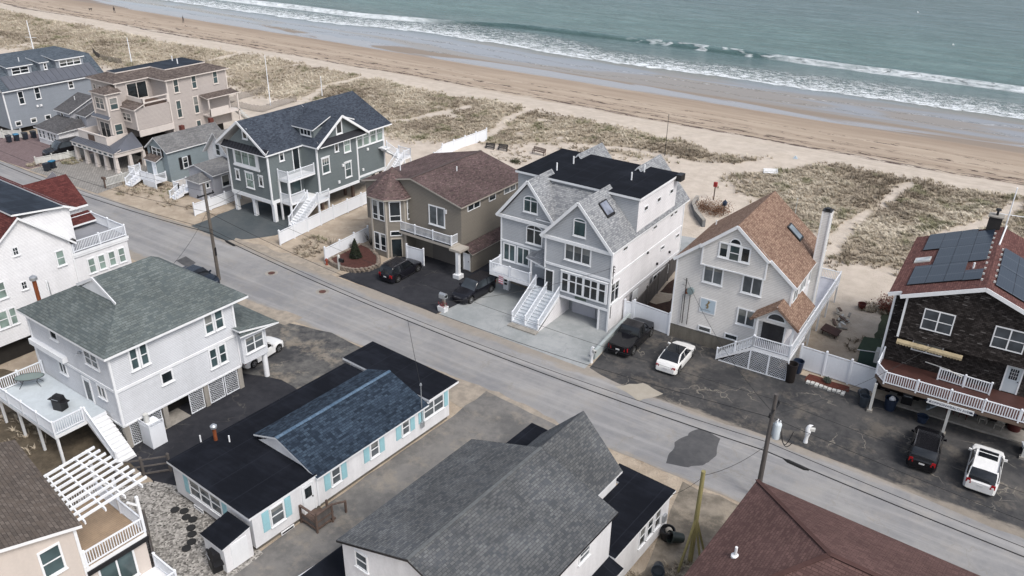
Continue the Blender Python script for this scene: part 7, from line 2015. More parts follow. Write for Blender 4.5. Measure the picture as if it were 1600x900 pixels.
def cable(name, label, pts, sag, r=.016, group=None, blob=None):
    mb = MB()
    for (a, b), sg_ in zip(zip(pts, pts[1:]), sag if isinstance(sag, (list, tuple)) else [sag] * len(pts)):
        a, b = Vector(a), Vector(b); n = 22; prev = None
        for k in range(n + 1):
            s = k / n; p = a.lerp(b, s); p.z -= sg_ * 4 * s * (1 - s)
            if prev is not None: mb.tube(prev, p, r, n=5, cap=False)
            prev = p
    o = mb.build(name, wire)
    tag(o, label, 'cable', group)
    for (c0, c1) in (blob or []):
        m2 = MB(); m2.tube(c0, c1, .11, n=8); m2.tube(Vector(c0) - (Vector(c1) - Vector(c0)) * .3, c0, .02, .11, 8); m2.tube(c1, Vector(c1) + (Vector(c1) - Vector(c0)) * .3, .11, .02, 8)
        m2.build('splice_case', wire, o)
    return o
YW_ = 42.3
L0, L1, L2, L3 = -118, -62.5, -9.6, 46
cable('cable', 'thick lower utility cable with splice cases strung between the poles', [(L0, YW_, 5.0), (L1, YW_, 4.95), (L2, YW_, 3.75), (L3, YW_, 4.2)], [1.1, .95, .95], .035, blob=[((-60.1, YW_, 4.68), (-59.2, YW_, 4.56)), ((-8.2, YW_, 3.62), (-7.2, YW_, 3.53))])
cable('cable', 'second utility cable just above the thick lower one', [(L0, YW_ + .1, 5.5), (L1, YW_ + .1, 5.3), (L2, YW_ + .1, 4.35), (L3, YW_ + .1, 4.9)], [1.1, 1.1, 1.1], .02)
cable('cable', 'upper utility wire strung along the road side of the poles', [(L0, YW_ + .1, 7.0), (L1, YW_ + .1, 7.0), (L2, YW_ + .2, 6.1), (L3, YW_, 7.0)], [1.5, 1.55, 1.5], .018)
cable('cable', 'topmost thin utility wire between the pole tops', [(L0, YW_ + .7, 8.9), (L1, YW_ + .7, 8.7), (L2, YW_ + .8, 7.0), (L3, YW_ + .8, 8.4)], [1.1, 1.1, 1.2], .012)
cable('service_drop', 'thin service wires from the transformer pole to the cream house mast', [(-9.6, YW_, 6.6), (-21.85, 57.85, 5.8)], .8, .014)
cable('service_drop', 'service wires crossing the road to the long white cottage mast', [(-38.5, YW_ + .1, 3.5), (-30.72, 34.8, 4.35)], .15, .018)
cable('service_drop', 'service wire from the left pole across the road to the slate green house', [(-62.5, YW_, 7.4), (-69.5, 55.2, 6.4)], .6, .014)
cable('service_drop', 'service wire from the left pole to the pale grey pier house', [(-62.5, YW_, 6.9), (-55.5, 32.5, 6.2)], .5, .014)
cable('service_drop', 'service wire reaching the front conduit of the twin gable house', [(-38.0, YW_ + .1, 5.0), (-27.4, 55.6, 6.1)], .6, .014)
cable('service_drop', 'service wire from the transformer pole over the driveway to the solar roof house', [(-9.6, YW_, 6.4), (-3.0, 59.3, 5.6)], .6, .014)
cable('guy_wire', 'guy wire running from the transformer pole to the treated wooden strut pole', [(-9.6, YW_, 4.2), (-10.9, 34.9, 6.2)], .35, .014)
cable('service_drop', 'service wire from the treated wooden pole to the worn roof house', [(-10.9, 34.9, 6.1), (-13.2, 36.4, 2.6)], .2, .012)
# yellow-green treated pole with struts
M['treated'] = plain('treated_timber', (0.25, .22, .095, 1), .8, .3, scale=2)
o = thing('braced_pole', 'yellow green treated timber pole with angled braces beside the worn roof house', 'pole', (-10.9, 34.9, 0))
mb = MB(); mb.tube((0, 0, 0), (0, 0, 6.5), .15, .12, 12); mb.build('shaft', 'treated', o, 40)
for dx, dy, z in ((.75, .55, 3.2), (.55, .2, 3.0), (-.2, -1.25, 3.3)):
    mb = MB(); mb.bar((dx, dy, 0), (0, 0, z), .12, .12); mb.build('brace', 'treated', o)

# ---- bins, tubs, grills
def bin_(x, y, rz, label, body, lid=None, h=1.05, tip=False, group=None):
    o = thing('wheeled_bin', label, 'bin', (x, y, 0), rz, group)
    mb = MB(); mb.hexa([(-.24, -.26, .06), (.24, -.26, .06), (.24, .26, .06), (-.24, .26, .06)], [(-.31, -.33, h - .08), (.31, -.33, h - .08), (.31, .35, h - .08), (-.31, .35, h - .08)]); mb.build('body', body, o)
    mb = MB(); mb.hexa([(-.33, -.36, h - .078), (.33, -.36, h - .078), (.33, .40, h - .078), (-.33, .40, h - .078)], [(-.29, -.30, h + .02), (.29, -.30, h + .02), (.29, .38, h + .0), (-.29, .38, h + .0)]); mb.build('lid', lid or body, o)
    for s in (-.27, .27):
        mb = MB(); mb.tube((s - .03, .27, .12), (s + .03, .27, .12), .12, n=12); mb.build('wheel', 'black', o)
    if tip: o.rotation_euler = (R(tip), 0, rz)
    return o
navy = plain('navy_plastic', (0.018, .024, .035, 1), .45, .2); cyan = plain('bright_blue_lid', (0.03, .17, .30, 1), .4, .15); blackp = plain('black_plastic', (0.014, .014, .016, 1), .45, .2)
bin_(-106.3, 49.9, .4, 'dark bin with black lid at the fence between the paved forecourts', navy)
bin_(-106.75, 50.9, .4, 'bin with bright blue lid at the fence between the paved forecourts', navy, cyan)
for k, (x, y) in enumerate(((-122.6, 53.4), (-122.45, 54.4), (-122.2, 55.5), (-122.0, 56.6))): 
    bin_(x, y, 1.5, ('leftmost dark bin of the row along the dusty blue house', 'bin with blue lid in the row along the dusty blue house', 'third dark bin in the row along the dusty blue house', 'dark bin nearest the low cottage porch in the row')[k], navy, cyan if k == 1 else navy)
def tub(x, y, label, mat, r=.36, h=.85, tilt=None, fill=None, cat='bin', name='round_bin'):
    o = thing(name, label, cat, (x, y, 0)); mb = MB()
    mb.lathe(0, 0, [(0, .02), (r * .78, .02), (r * .82, .1), (r, h), (r * 1.06, h), (r * 1.06, h + .05), (r * .93, h + .05), (r * .88, h * .75), (0, h * .72)], 18); mb.build('body', mat, o, 40)
    if fill: mb = MB(); mb.lathe(.05, .05, [(r * .5, h * .72), (r * .55, h * .95), (r * .3, h * 1.15), (0, h * 1.2)], 10); mb.build('rubbish', fill, o, 60)
    if tilt: o.rotation_euler = tilt; o.location.z = r * .9
    return o
slate = plain('slate_plastic', (0.035, .045, .058, 1), .5, .2); blueb = plain('dark_blue_plastic', (0.016, .026, .05, 1), .45, .2)
tub(-7.1, 58.2, 'slate grey bin tipped on its side against the end of the tall white fence', slate, tilt=(R(62), 0, R(25)))
tub(-6.6, 56.9, 'upright slate grey bin by the left post of the white deck', slate)
tub(-4.9, 57.6, 'dark blue bin with a white bag under the white deck', blueb, .45, .95, fill='white')
tub(-2.6, 57.3, 'low dark blue tub on the asphalt under the white deck sign', blueb, .38, .5)
tub(-12.15, 57.0, 'tall dark ribbed bin in front of the lattice porch corner', plain('dark_rubber', (0.016, .012, .011, 1), .6, .3), .42, 1.6)
tub(-12.1, 58.7, 'navy bin behind the tall ribbed bin at the lattice porch corner', blueb, .42, 1.0)
tub(-12.75, 35.75, 'black tub filled with dirt beside the worn roof house', blackp, .42, .7, fill='concrete')
tub(-11.9, 36.0, 'dark green bin tipped over beside the worn roof house', plain('dark_green_plastic', (0.016, .024, .022, 1), .45, .2), tilt=(R(70), 0, R(-40)))
tub(-12.1, 33.2, 'grey bin tipped over in the weeds behind the worn roof house', slate, tilt=(R(65), 0, R(20)))
tub(3.0, 60.0, 'dark red tub on the slab under the white deck', plain('maroon_tub', (0.06, .01, .01, 1), .5, .2), .5, .75)
def grill(x, y, z, rz, label, s=1.0):
    o = thing('barbecue_grill', label, 'grill', (x, y, z), rz)
    mb = MB(); mb.hexa([(-.35 * s, -.26 * s, .75 * s), (.35 * s, -.26 * s, .75 * s), (.35 * s, .26 * s, .75 * s), (-.35 * s, .26 * s, .75 * s)], [(-.32 * s, -.12 * s, 1.08 * s), (.32 * s, -.12 * s, 1.08 * s), (.32 * s, .2 * s, 1.08 * s), (-.32 * s, .2 * s, 1.08 * s)]); mb.build('lid', 'black', o)
    mb = MB(); mb.box(-.38 * s, .38 * s, -.28 * s, .28 * s, .02, .745 * s); mb.box(-.75 * s, -.385 * s, -.22 * s, .22 * s, .70 * s, .74 * s); mb.box(.385 * s, .75 * s, -.22 * s, .22 * s, .70 * s, .74 * s); mb.build('cart', blackp, o)
    mb = MB(); mb.tube((-.25 * s, -.3 * s, .88 * s), (.25 * s, -.3 * s, .88 * s), .02, n=6); mb.build('handle', 'steel', o)
    return o
grill(-50.5, 20.75, 2.42, R(15), 'black barbecue grill on the rear deck of the pale grey pier house')
grill(-32.5, 19.0, 0, R(-20), 'black covered barbecue beside the lean-to of the long cottage', 1.15)
grill(-4.0, 59.0, 0, R(5), 'black barbecue in the shade under the white deck')
# patio table with glass top on the rear deck
o = thing('patio_table', 'oval glass topped metal table on the rear deck of the pale grey pier house', 'table', (-54.9, 21.1, 2.42), R(50))
n_ = 20; mb = MB(); mb.prism([(.95 * math.cos(2 * PI * k / n_), .5 * math.sin(2 * PI * k / n_)) for k in range(n_)], .70, .725); mb.build('table_top', plain('table_glass', (0.16, .21, .20, 1), .1, .1), o)
mb = MB(); pv = None
for k in range(n_ + 1):
    p = (.96 * math.cos(2 * PI * k / n_), .51 * math.sin(2 * PI * k / n_), .712)
    if pv: mb.tube(pv, p, .025, n=5)
    pv = p
mb.build('rim', 'darkmetal', o)
for x, y in ((-.6, -.3), (.6, -.3), (-.6, .3), (.6, .3)):
    mb = MB(); mb.tube((x, y, .69), (x * .75, y * .8, .35), .02, n=6); mb.tube((x * .75, y * .8, .35), (x * 1.15, y * 1.2, 0), .02, n=6); mb.build('leg', 'darkmetal', o)
# seats under the deck and on it
def chair(x, y, z, rz, label, mat, group=None):
    o = thing('patio_chair', label, 'chair', (x, y, z), rz, group)
    mb = MB(); mb.box(-.26, .26, -.24, .24, .38, .43); mb.build('seat', mat, o)
    mb = MB(); mb.hexa([(-.26, .22, .43), (.26, .22, .43), (.26, .26, .43), (-.26, .26, .43)], [(-.26, .38, 1.0), (.26, .38, 1.0), (.26, .42, 1.0), (-.26, .42, 1.0)]); mb.build('backrest', mat, o)
    for sx in (-.24, .24):
        for sy in (-.22, .22):
            mb = MB(); mb.box(sx - .02, sx + .02, sy - .02, sy + .02, 0, .38); mb.build('leg', mat, o)
    return o
redc = plain('dark_red_chair', (0.08, .02, .016, 1), .6, .2)
chair(-1.1, 59.6, .14, .1, 'dark red chair on the slab under the deck, left of the pair of grey ones', redc)
chair(-.2, 59.5, .14, -.2, 'second dark red chair under the deck, beside the first one', redc)
chair(1.0, 59.6, .14, .3, 'grey patio chair under the deck between the red chairs and the maroon tub', 'concrete')
chair(2.1, 59.4, .14, -.2, 'grey patio chair under the deck next to the maroon tub', 'concrete')
o = thing('hand_truck', 'white plastic utility cart by the right end of the deck slab', 'cart', (4.15, 57.6, 0), .3)
mb = MB(); mb.hexa([(-.35, -.45, .25), (.35, -.45, .25), (.35, .45, .25), (-.35, .45, .25)], [(-.42, -.55, .6), (.42, -.55, .6), (.42, .55, .6), (-.42, .55, .6)]); mb.build('tray', 'vinyl', o)
for sx in (-.35, .35):
    for sy in (-.35, .35):
        mb = MB(); mb.tube((sx - .04, sy, .13), (sx + .04, sy, .13), .13, n=12); mb.build('wheel', 'black', o)
# mailboxes
o = thing('mailbox', 'grey post mailbox at the tip of the mulch island', 'mailbox', (-54.85, 50.85, 0))
mb = MB(); mb.box(-.09, .09, -.09, .09, 0, 1.5); mb.hexa([(-.12, -.12, 1.5), (.12, -.12, 1.5), (.12, .12, 1.5), (-.12, .12, 1.5)], [(-.02, -.02, 1.66), (.02, -.02, 1.66), (.02, .02, 1.66), (-.02, .02, 1.66)]); mb.build('post', 'old_white', o)
mb = MB(); mb.box(.1, .62, -.12, .12, .95, 1.2); mb.tube((.1, 0, 1.2), (.62, 0, 1.2), .12, n=12); mb.build('box', 'darkmetal', o, 40)
o = thing('mailbox', 'dark wooden mailbox on a post at the edge of the grey paved forecourt', 'mailbox', (-94.4, 50.6, 0))
mb = MB(); mb.box(-.07, .07, -.07, .07, 0, 1.15); mb.build('post', 'wood', o); mb = MB(); mb.box(-.28, .28, -.14, .14, 1.15, 1.45); mb.build('box', 'wood', o)
o = thing('post_planter', 'grey mailbox post rising from a white box planter with red flowers', 'planter', (-41.25, 50.15, 0))
mb = MB(); mb.hexa([(-.36, -.26, 0), (.36, -.26, 0), (.36, .26, 0), (-.36, .26, 0)], [(-.42, -.3, .5), (.42, -.3, .5), (.42, .3, .5), (-.42, .3, .5)]); mb.build('planter_box', 'white', o)
mb = MB(); mb.box(-.11, .11, .05, .27, .5, 1.3); mb.build('post', 'concrete', o); mb = MB(); mb.box(-.34, .34, -.14, .3, 1.3, 1.62); mb.tube((-.34, .08, 1.6), (.34, .08, 1.6), .2, n=14); mb.build('box', 'steel', o, 40)
rg = random.Random(6); mb = MB()
for k in range(260):
    p = Vector((rg.gauss(0, .2), rg.gauss(-.05, .13), .55 + abs(rg.gauss(0, .2)))); d1 = Vector((rg.gauss(0, .05), rg.gauss(0, .05), rg.gauss(0, .05))); d2 = Vector((rg.gauss(0, .05), rg.gauss(0, .05), rg.gauss(0, .05))); mb.poly([tuple(p), tuple(p + d1), tuple(p + d2)], int(k % 3 == 0))
fl_ = mb.build('flowers', [plain('red_flower', (0.22, .012, .02, 1), .7, .2), plain('leaf_dark', (0.02, .04, .015, 1), .7, .3)], o); fl_['kind'] = 'stuff'
# carved white animal mailbox posts: standing dolphin-like figure on its tail
def fish_post(x, y, rz, label):
    o = thing('mailbox_figure', label, 'mailbox', (x, y, 0), rz)
    prof = [(0, 0, .0, .20), (0, 0, .25, .17), (.02, 0, .5, .15), (.05, 0, .8, .19), (.04, 0, 1.1, .24), (.0, 0, 1.35, .2), (.05, 0, 1.55, .17), (.16, 0, 1.66, .12), (.30, 0, 1.68, .06)]
    mb = MB(); n = 12; rings = []
    for i, (px, py, pz, r_) in enumerate(prof):
        rings.append([(px + r_ * math.cos(2 * PI * k / n), py + r_ * .8 * math.sin(2 * PI * k / n), pz + (r_ * .35 * math.cos(2 * PI * k / n) * (-1 if i > 6 else 0))) for k in range(n)])
    for a, b in zip(rings, rings[1:]):
        for k in range(n): mb.poly([a[k], a[(k + 1) % n], b[(k + 1) % n], b[k]])
    mb.poly(rings[-1]); mb.build('body', 'white', o, 50)
    for s in (-1, 1):
        mb = MB(); mb.hexa([(-.05, s * .14, .82), (.12, s * .14, .82), (.12, s * .2, .86), (-.05, s * .2, .86)][::s], [(.05, s * .42, 1.06), (.14, s * .42, 1.06), (.14, s * .45, 1.12), (.05, s * .45, 1.12)][::s]); mb.build('flipper', 'white', o)
    mb = MB(); mb.box(.16, .56, -.12, .12, 1.18, 1.36); mb.tube((.16, 0, 1.36), (.56, 0, 1.36), .12, n=12); mb.build('box', 'old_white', o, 40)
    o.scale = (.82, .82, .9)
    mb = MB(); mb.poly([(.563, -.08, 1.22), (.563, .08, 1.22), (.563, .08, 1.4), (.563, -.08, 1.4)]); mb.build('box_opening', 'black', o)
    return o
fish_post(-26.15, 50.35, R(-20), 'white carved sea animal mailbox at the corner of the grey driveway')
fish_post(-8.8, 49.9, R(20), 'white carved sea animal mailbox at the road edge of the cracked dark lot')
mb = MB(); mb.box(-.25, .25, -.25, .25, 0, .5)
o = thing('traffic_cone', 'small red marker beside the white post under the slate green house stairs', 'marker', (-67.6, 56.0, 0)); mb = MB(); mb.lathe(0, 0, [(.22, 0), (.22, .04), (.14, .05), (.05, .5), (0, .5)], 12); mb.build('cone', plain('red_cone', (0.4, .04, .03, 1), .6, .2), o, 40)
o = thing('fire_hydrant', 'small red brown hydrant in front of the white fence by the mulch island', 'hydrant', (-56.7, 50.95, 0)); mb = MB(); mb.lathe(0, 0, [(.16, 0), (.16, .06), (.11, .08), (.11, .5), (.15, .52), (.1, .66), (0, .7)], 12); mb.tube((-.2, 0, .4), (.2, 0, .4), .06, n=8); mb.build('barrel', plain('rust_red_paint', (0.22, .05, .03, 1), .6, .3), o, 40)
# benches
def bench(x, y, z, rz, label, mat, L=1.5):
    o = thing('bench', label, 'bench', (x, y, z), rz)
    mb = MB()
    for k in range(3): mb.box(-L / 2, L / 2, -.2 + k * .15, -.08 + k * .15, .42, .46)
    mb.build('seat', mat, o); mb = MB()
    for k in range(3): mb.hexa([(-L / 2, .27 + k * .04, .5 + k * .14), (L / 2, .27 + k * .04, .5 + k * .14), (L / 2, .3 + k * .04, .5 + k * .14), (-L / 2, .3 + k * .04, .5 + k * .14)], [(-L / 2, .30 + k * .04, .61 + k * .14), (L / 2, .30 + k * .04, .61 + k * .14), (L / 2, .33 + k * .04, .61 + k * .14), (-L / 2, .33 + k * .04, .61 + k * .14)])
    mb.build('backrest', mat, o)
    for s in (-L / 2 + .08, L / 2 - .08):
        mb = MB(); mb.box(s - .04, s + .04, -.18, -.1, 0, .42); mb.box(s - .04, s + .04, .2, .3, 0, .9); mb.bar((s, -.18, .62), (s, .3, .62), .07, .05); mb.build('leg', mat, o)
    return o
bench(-66.0, 91.6, .1, R(12), 'dark wooden bench at the end of the white fence, the left one of two', 'black', 1.4)
bench(-64.2, 92.2, .1, R(16), 'dark wooden bench touching the one at the end of the white fence on its right', 'black', 1.4)
bench(-59.3, 94.0, .1, R(-4), 'weathered grey brown bench in the sand behind the twin gable house', 'wood', 2.1)
bench(-29.8, 104.6, .1, R(30), 'white slatted bench in the dune grass facing the beach path', 'white', 1.9)
twig_bush('low_shrub', 'low dark plant in the sand in front of the grey brown bench', 'shrub', -59.9, 89.2, .8, .35, 26, ((0.05, .05, .035, 1), (0.06, .065, .035, 1)), leafy=5)
o = thing('bird_box', 'red box on a post beside the curved retaining wall', 'box', (-32.1, 90.7, 0)); mb = MB(); mb.box(-.05, .05, -.05, .05, 0, 2.1); mb.build('post', 'wood', o); mb = MB(); mb.box(-.2, .2, -.15, .15, 2.1, 2.65); mb.build('box', plain('red_box', (0.3, .03, .03, 1), .6, .2), o)
o = thing('bird_box', 'dark blue birdhouse on a post at the right of the retaining wall', 'box', (-29.4, 87.0, 0)); mb = MB(); mb.box(-.05, .05, -.05, .05, 0, 1.5); mb.build('post', 'wood', o); mb = MB(); mb.prism([(-.2, -.2), (.2, -.2), (.2, .2), (-.2, .2)], 1.5, 1.8); mb.hexa([(-.26, -.26, 1.8), (.26, -.26, 1.8), (.26, .26, 1.8), (-.26, .26, 1.8)], [(-.02, -.02, 2.15), (.02, -.02, 2.15), (.02, .02, 2.15), (-.02, .02, 2.15)]); mb.build('box', blueb, o)
o = thing('beach_cart', 'small pale blue tent like object at the beach end of the path', 'tent', (-29.0, 112.4, .2)); mb = MB(); mb.poly([(-.6, -.5, 0), (.6, -.5, 0), (0, 0, .9)]); mb.poly([(.6, -.5, 0), (.6, .5, 0), (0, 0, .9)]); mb.poly([(.6, .5, 0), (-.6, .5, 0), (0, 0, .9)]); mb.poly([(-.6, .5, 0), (-.6, -.5, 0), (0, 0, .9)]); mb.build('canvas', plain('pale_blue_canvas', (0.35, .42, .48, 1), .8, .2), o)
# slatted sand fences in the far dunes
def sfence(pts, label):
    mb = MB()
    for a, b in zip(pts, pts[1:]):
        L = math.hypot(b[0] - a[0], b[1] - a[1]); n = int(L / .22)
        for k in range(n):
            x = a[0] + (b[0] - a[0]) * k / n; y = a[1] + (b[1] - a[1]) * k / n; z = ground_z(x, y); mb.box(x - .03, x + .03, y - .02, y + .02, z, z + 1.1 + .06 * math.sin(k * 1.7))
    tag(mb.build('sand_fence', 'greywood'), label, 'fence')
sfence([(-172, 95.9), (-165, 93.2), (-157, 93.0)], 'dark slatted sand fence in the dunes above the blue and greige houses')
sfence([(-116, 85), (-117, 95)], 'slatted sand fence beside the sand court behind the greige house')
sfence([(-121, 84), (-108, 86.5), (-108, 94)], 'thin slatted fence crossing the dune behind the teal bungalow')
# people and dog on the beach, gulls over the water
def figure(x, y, rz, label, coat, legs):
    z = ground_z(x, y)
    me = bpy.data.meshes.new('person')
    V = [(0, 0, .95), (0, 0, 1.2), (0, 0, 1.42), (0, .0, 1.52), (0, .02, 1.64), (-.09, 0, .88), (-.11, .1, .48), (-.11, -.02, .06), (-.11, .14, .03), (.09, 0, .88), (.11, -.1, .48), (.11, -.22, .08), (.11, -.08, .03), (-.2, 0, 1.40), (-.25, -.03, 1.14), (-.23, .1, .9), (.2, 0, 1.40), (.25, .03, 1.14), (.23, .1, .9)]
    E_ = [(0, 1), (1, 2), (2, 3), (3, 4), (0, 5), (5, 6), (6, 7), (7, 8), (0, 9), (9, 10), (10, 11), (11, 12), (2, 13), (13, 14), (14, 15), (2, 16), (16, 17), (17, 18)]
    rad = [.15, .15, .13, .06, .105, .095, .065, .045, .04, .095, .065, .045, .04, .07, .05, .038, .07, .05, .038]
    me.from_pydata(V, E_, [])
    o = bpy.data.objects.new('person', me); COL.objects.link(o)
    o.modifiers.new('skin', 'SKIN')
    for i, r_ in enumerate(rad): me.skin_vertices[0].data[i].radius = (r_, r_ * .8)
    me.skin_vertices[0].data[0].use_root = True
    sb = o.modifiers.new('sub', 'SUBSURF'); sb.levels = 1; sb.render_levels = 1
    dg = bpy.context.evaluated_depsgraph_get(); m2 = bpy.data.meshes.new_from_object(o.evaluated_get(dg)); bpy.data.objects.remove(o)
    m2.materials.clear()
    for m_ in (coat, legs, plain('skin_tone', (0.35, .2, .14, 1), .6, .1)): m2.materials.append(m_)
    for p in m2.polygons:
        p.use_smooth = True
        p.material_index = 2 if p.center.z > 1.53 else (0 if p.center.z > .86 else 1)
    o = bpy.data.objects.new('person', m2); COL.objects.link(o); o.location = (x, y, z); o.rotation_euler = (0, 0, rz)
    tag(o, label, 'person')
    mb = MB(); mb.lathe(0, 0.0, [(.105, 1.64), (.112, 1.70), (.08, 1.77), (0, 1.79)], 10); mb.build('hair', 'black', o, 60)
    return o
darkc = plain('dark_coat', (0.02, .02, .025, 1), .8, .2); greyt = plain('grey_trousers', (0.03, .032, .04, 1), .8, .2)
figure(-225.5, 134.2, R(100), 'person in dark clothes walking on the beach, the farther of two', darkc, darkc)
figure(-198.0, 136.5, R(-60), 'person in dark clothes standing near the wet sand, the nearer of two', darkc, greyt)
def dog(x, y, rz, label):
    z = ground_z(x, y); me = bpy.data.meshes.new('dog')
    V = [(0, 0, .5), (.3, 0, .52), (.5, 0, .62), (.68, 0, .66), (.28, .08, .3), (.3, .08, .03), (.28, -.08, .3), (.34, -.08, .03), (-.3, 0, .5), (-.3, .09, .32), (-.4, .09, .18), (-.36, .09, .03), (-.3, -.09, .32), (-.36, -.09, .18), (-.3, -.09, .03), (-.5, 0, .55), (-.68, 0, .7)]
    E_ = [(0, 1), (1, 2), (2, 3), (1, 4), (4, 5), (1, 6), (6, 7), (0, 8), (8, 9), (9, 10), (10, 11), (8, 12), (12, 13), (13, 14), (8, 15), (15, 16)]
    rad = [.13, .15, .09, .06, .05, .03, .05, .03, .11, .06, .035, .03, .06, .035, .03, .03, .02]
    me.from_pydata(V, E_, []); o = bpy.data.objects.new('dog', me); COL.objects.link(o)
    o.modifiers.new('skin', 'SKIN')
    for i, r_ in enumerate(rad): me.skin_vertices[0].data[i].radius = (r_, r_)
    me.skin_vertices[0].data[0].use_root = True
    sb = o.modifiers.new('sub', 'SUBSURF'); sb.levels = 1; sb.render_levels = 1
    dg = bpy.context.evaluated_depsgraph_get(); m2 = bpy.data.meshes.new_from_object(o.evaluated_get(dg)); bpy.data.objects.remove(o)
    m2.materials.clear(); m2.materials.append(darkc)
    for p in m2.polygons: p.use_smooth = True
    o = bpy.data.objects.new('dog', m2); COL.objects.link(o); o.location = (x, y, z); o.rotation_euler = (0, 0, rz); tag(o, label, 'dog'); return o
dog(-234.0, 132.2, R(20), 'dark dog on the damp sand left of the walkers')
def gull(x, y, z, rz, label):
    o = thing('gull', label, 'gull', (x, y, z), rz)
    mb = MB(); mb.lathe(0, 0, [(0, -.3), (.1, -.12), (.13, .05), (.08, .22), (0, .34)], 8)
    mb.v = [(vz, vx, vy) for vx, vy, vz in mb.v]; mb.build('body', 'white', o, 60)
    for s in (-1, 1):
        mb = MB(); mb.slab([(-.15, s * .08, .05), (.18, s * .08, .05), (.12, s * .55, .22), (-.1, s * .75, .2)][::s], .02, 0, 0); mb.build('wing', 'white', o)
gull(-45, 286, -.6, R(30), 'white gull over the open water at the upper right, the higher one')
gull(-27, 233, -.8, R(200), 'white gull low over the water at the upper right, the lower one')
# ================================================================ vehicles
def paint(name, col, rough=.22):
    t = NT(name); t.b.inputs['Coat Weight'].default_value = .22; t.b.inputs['Coat Roughness'].default_value = .08
    return t.out(dirt(t, col, .1, 1.2), rough, .32)
P_white = paint('white_car_paint', (0.74, .74, .73, 1)); P_black = paint('black_car_paint', (0.008, .008, .010, 1)); P_blue = paint('midnight_blue_paint', (0.012, .018, .028, 1)); P_ink = paint('ink_black_paint', (0.010, .010, .014, 1))
M['tyre'] = plain('tyre_rubber', (0.012, .012, .012, 1), .85, .2); M['rim'] = plain('alloy_rim', (0.45, .45, .46, 1), .3, .1, metal=.8); M['lamp_red'] = plain('red_lamp', (0.30, .010, .014, 1), .15, .1); M['lamp_clear'] = plain('clear_lamp', (0.62, .66, .70, 1), .1, .1)
M['plate'] = plain('number_plate', (0.6, .6, .6, 1), .5, .1); M['car_glass'] = glass('car_glass', (0.012, .014, .017, 1), .04); M['car_trim'] = plain('car_black_trim', (0.015, .015, .016, 1), .6, .2); M['chrome'] = plain('chrome', (0.5, .5, .52, 1), .15, .05, metal=.9)

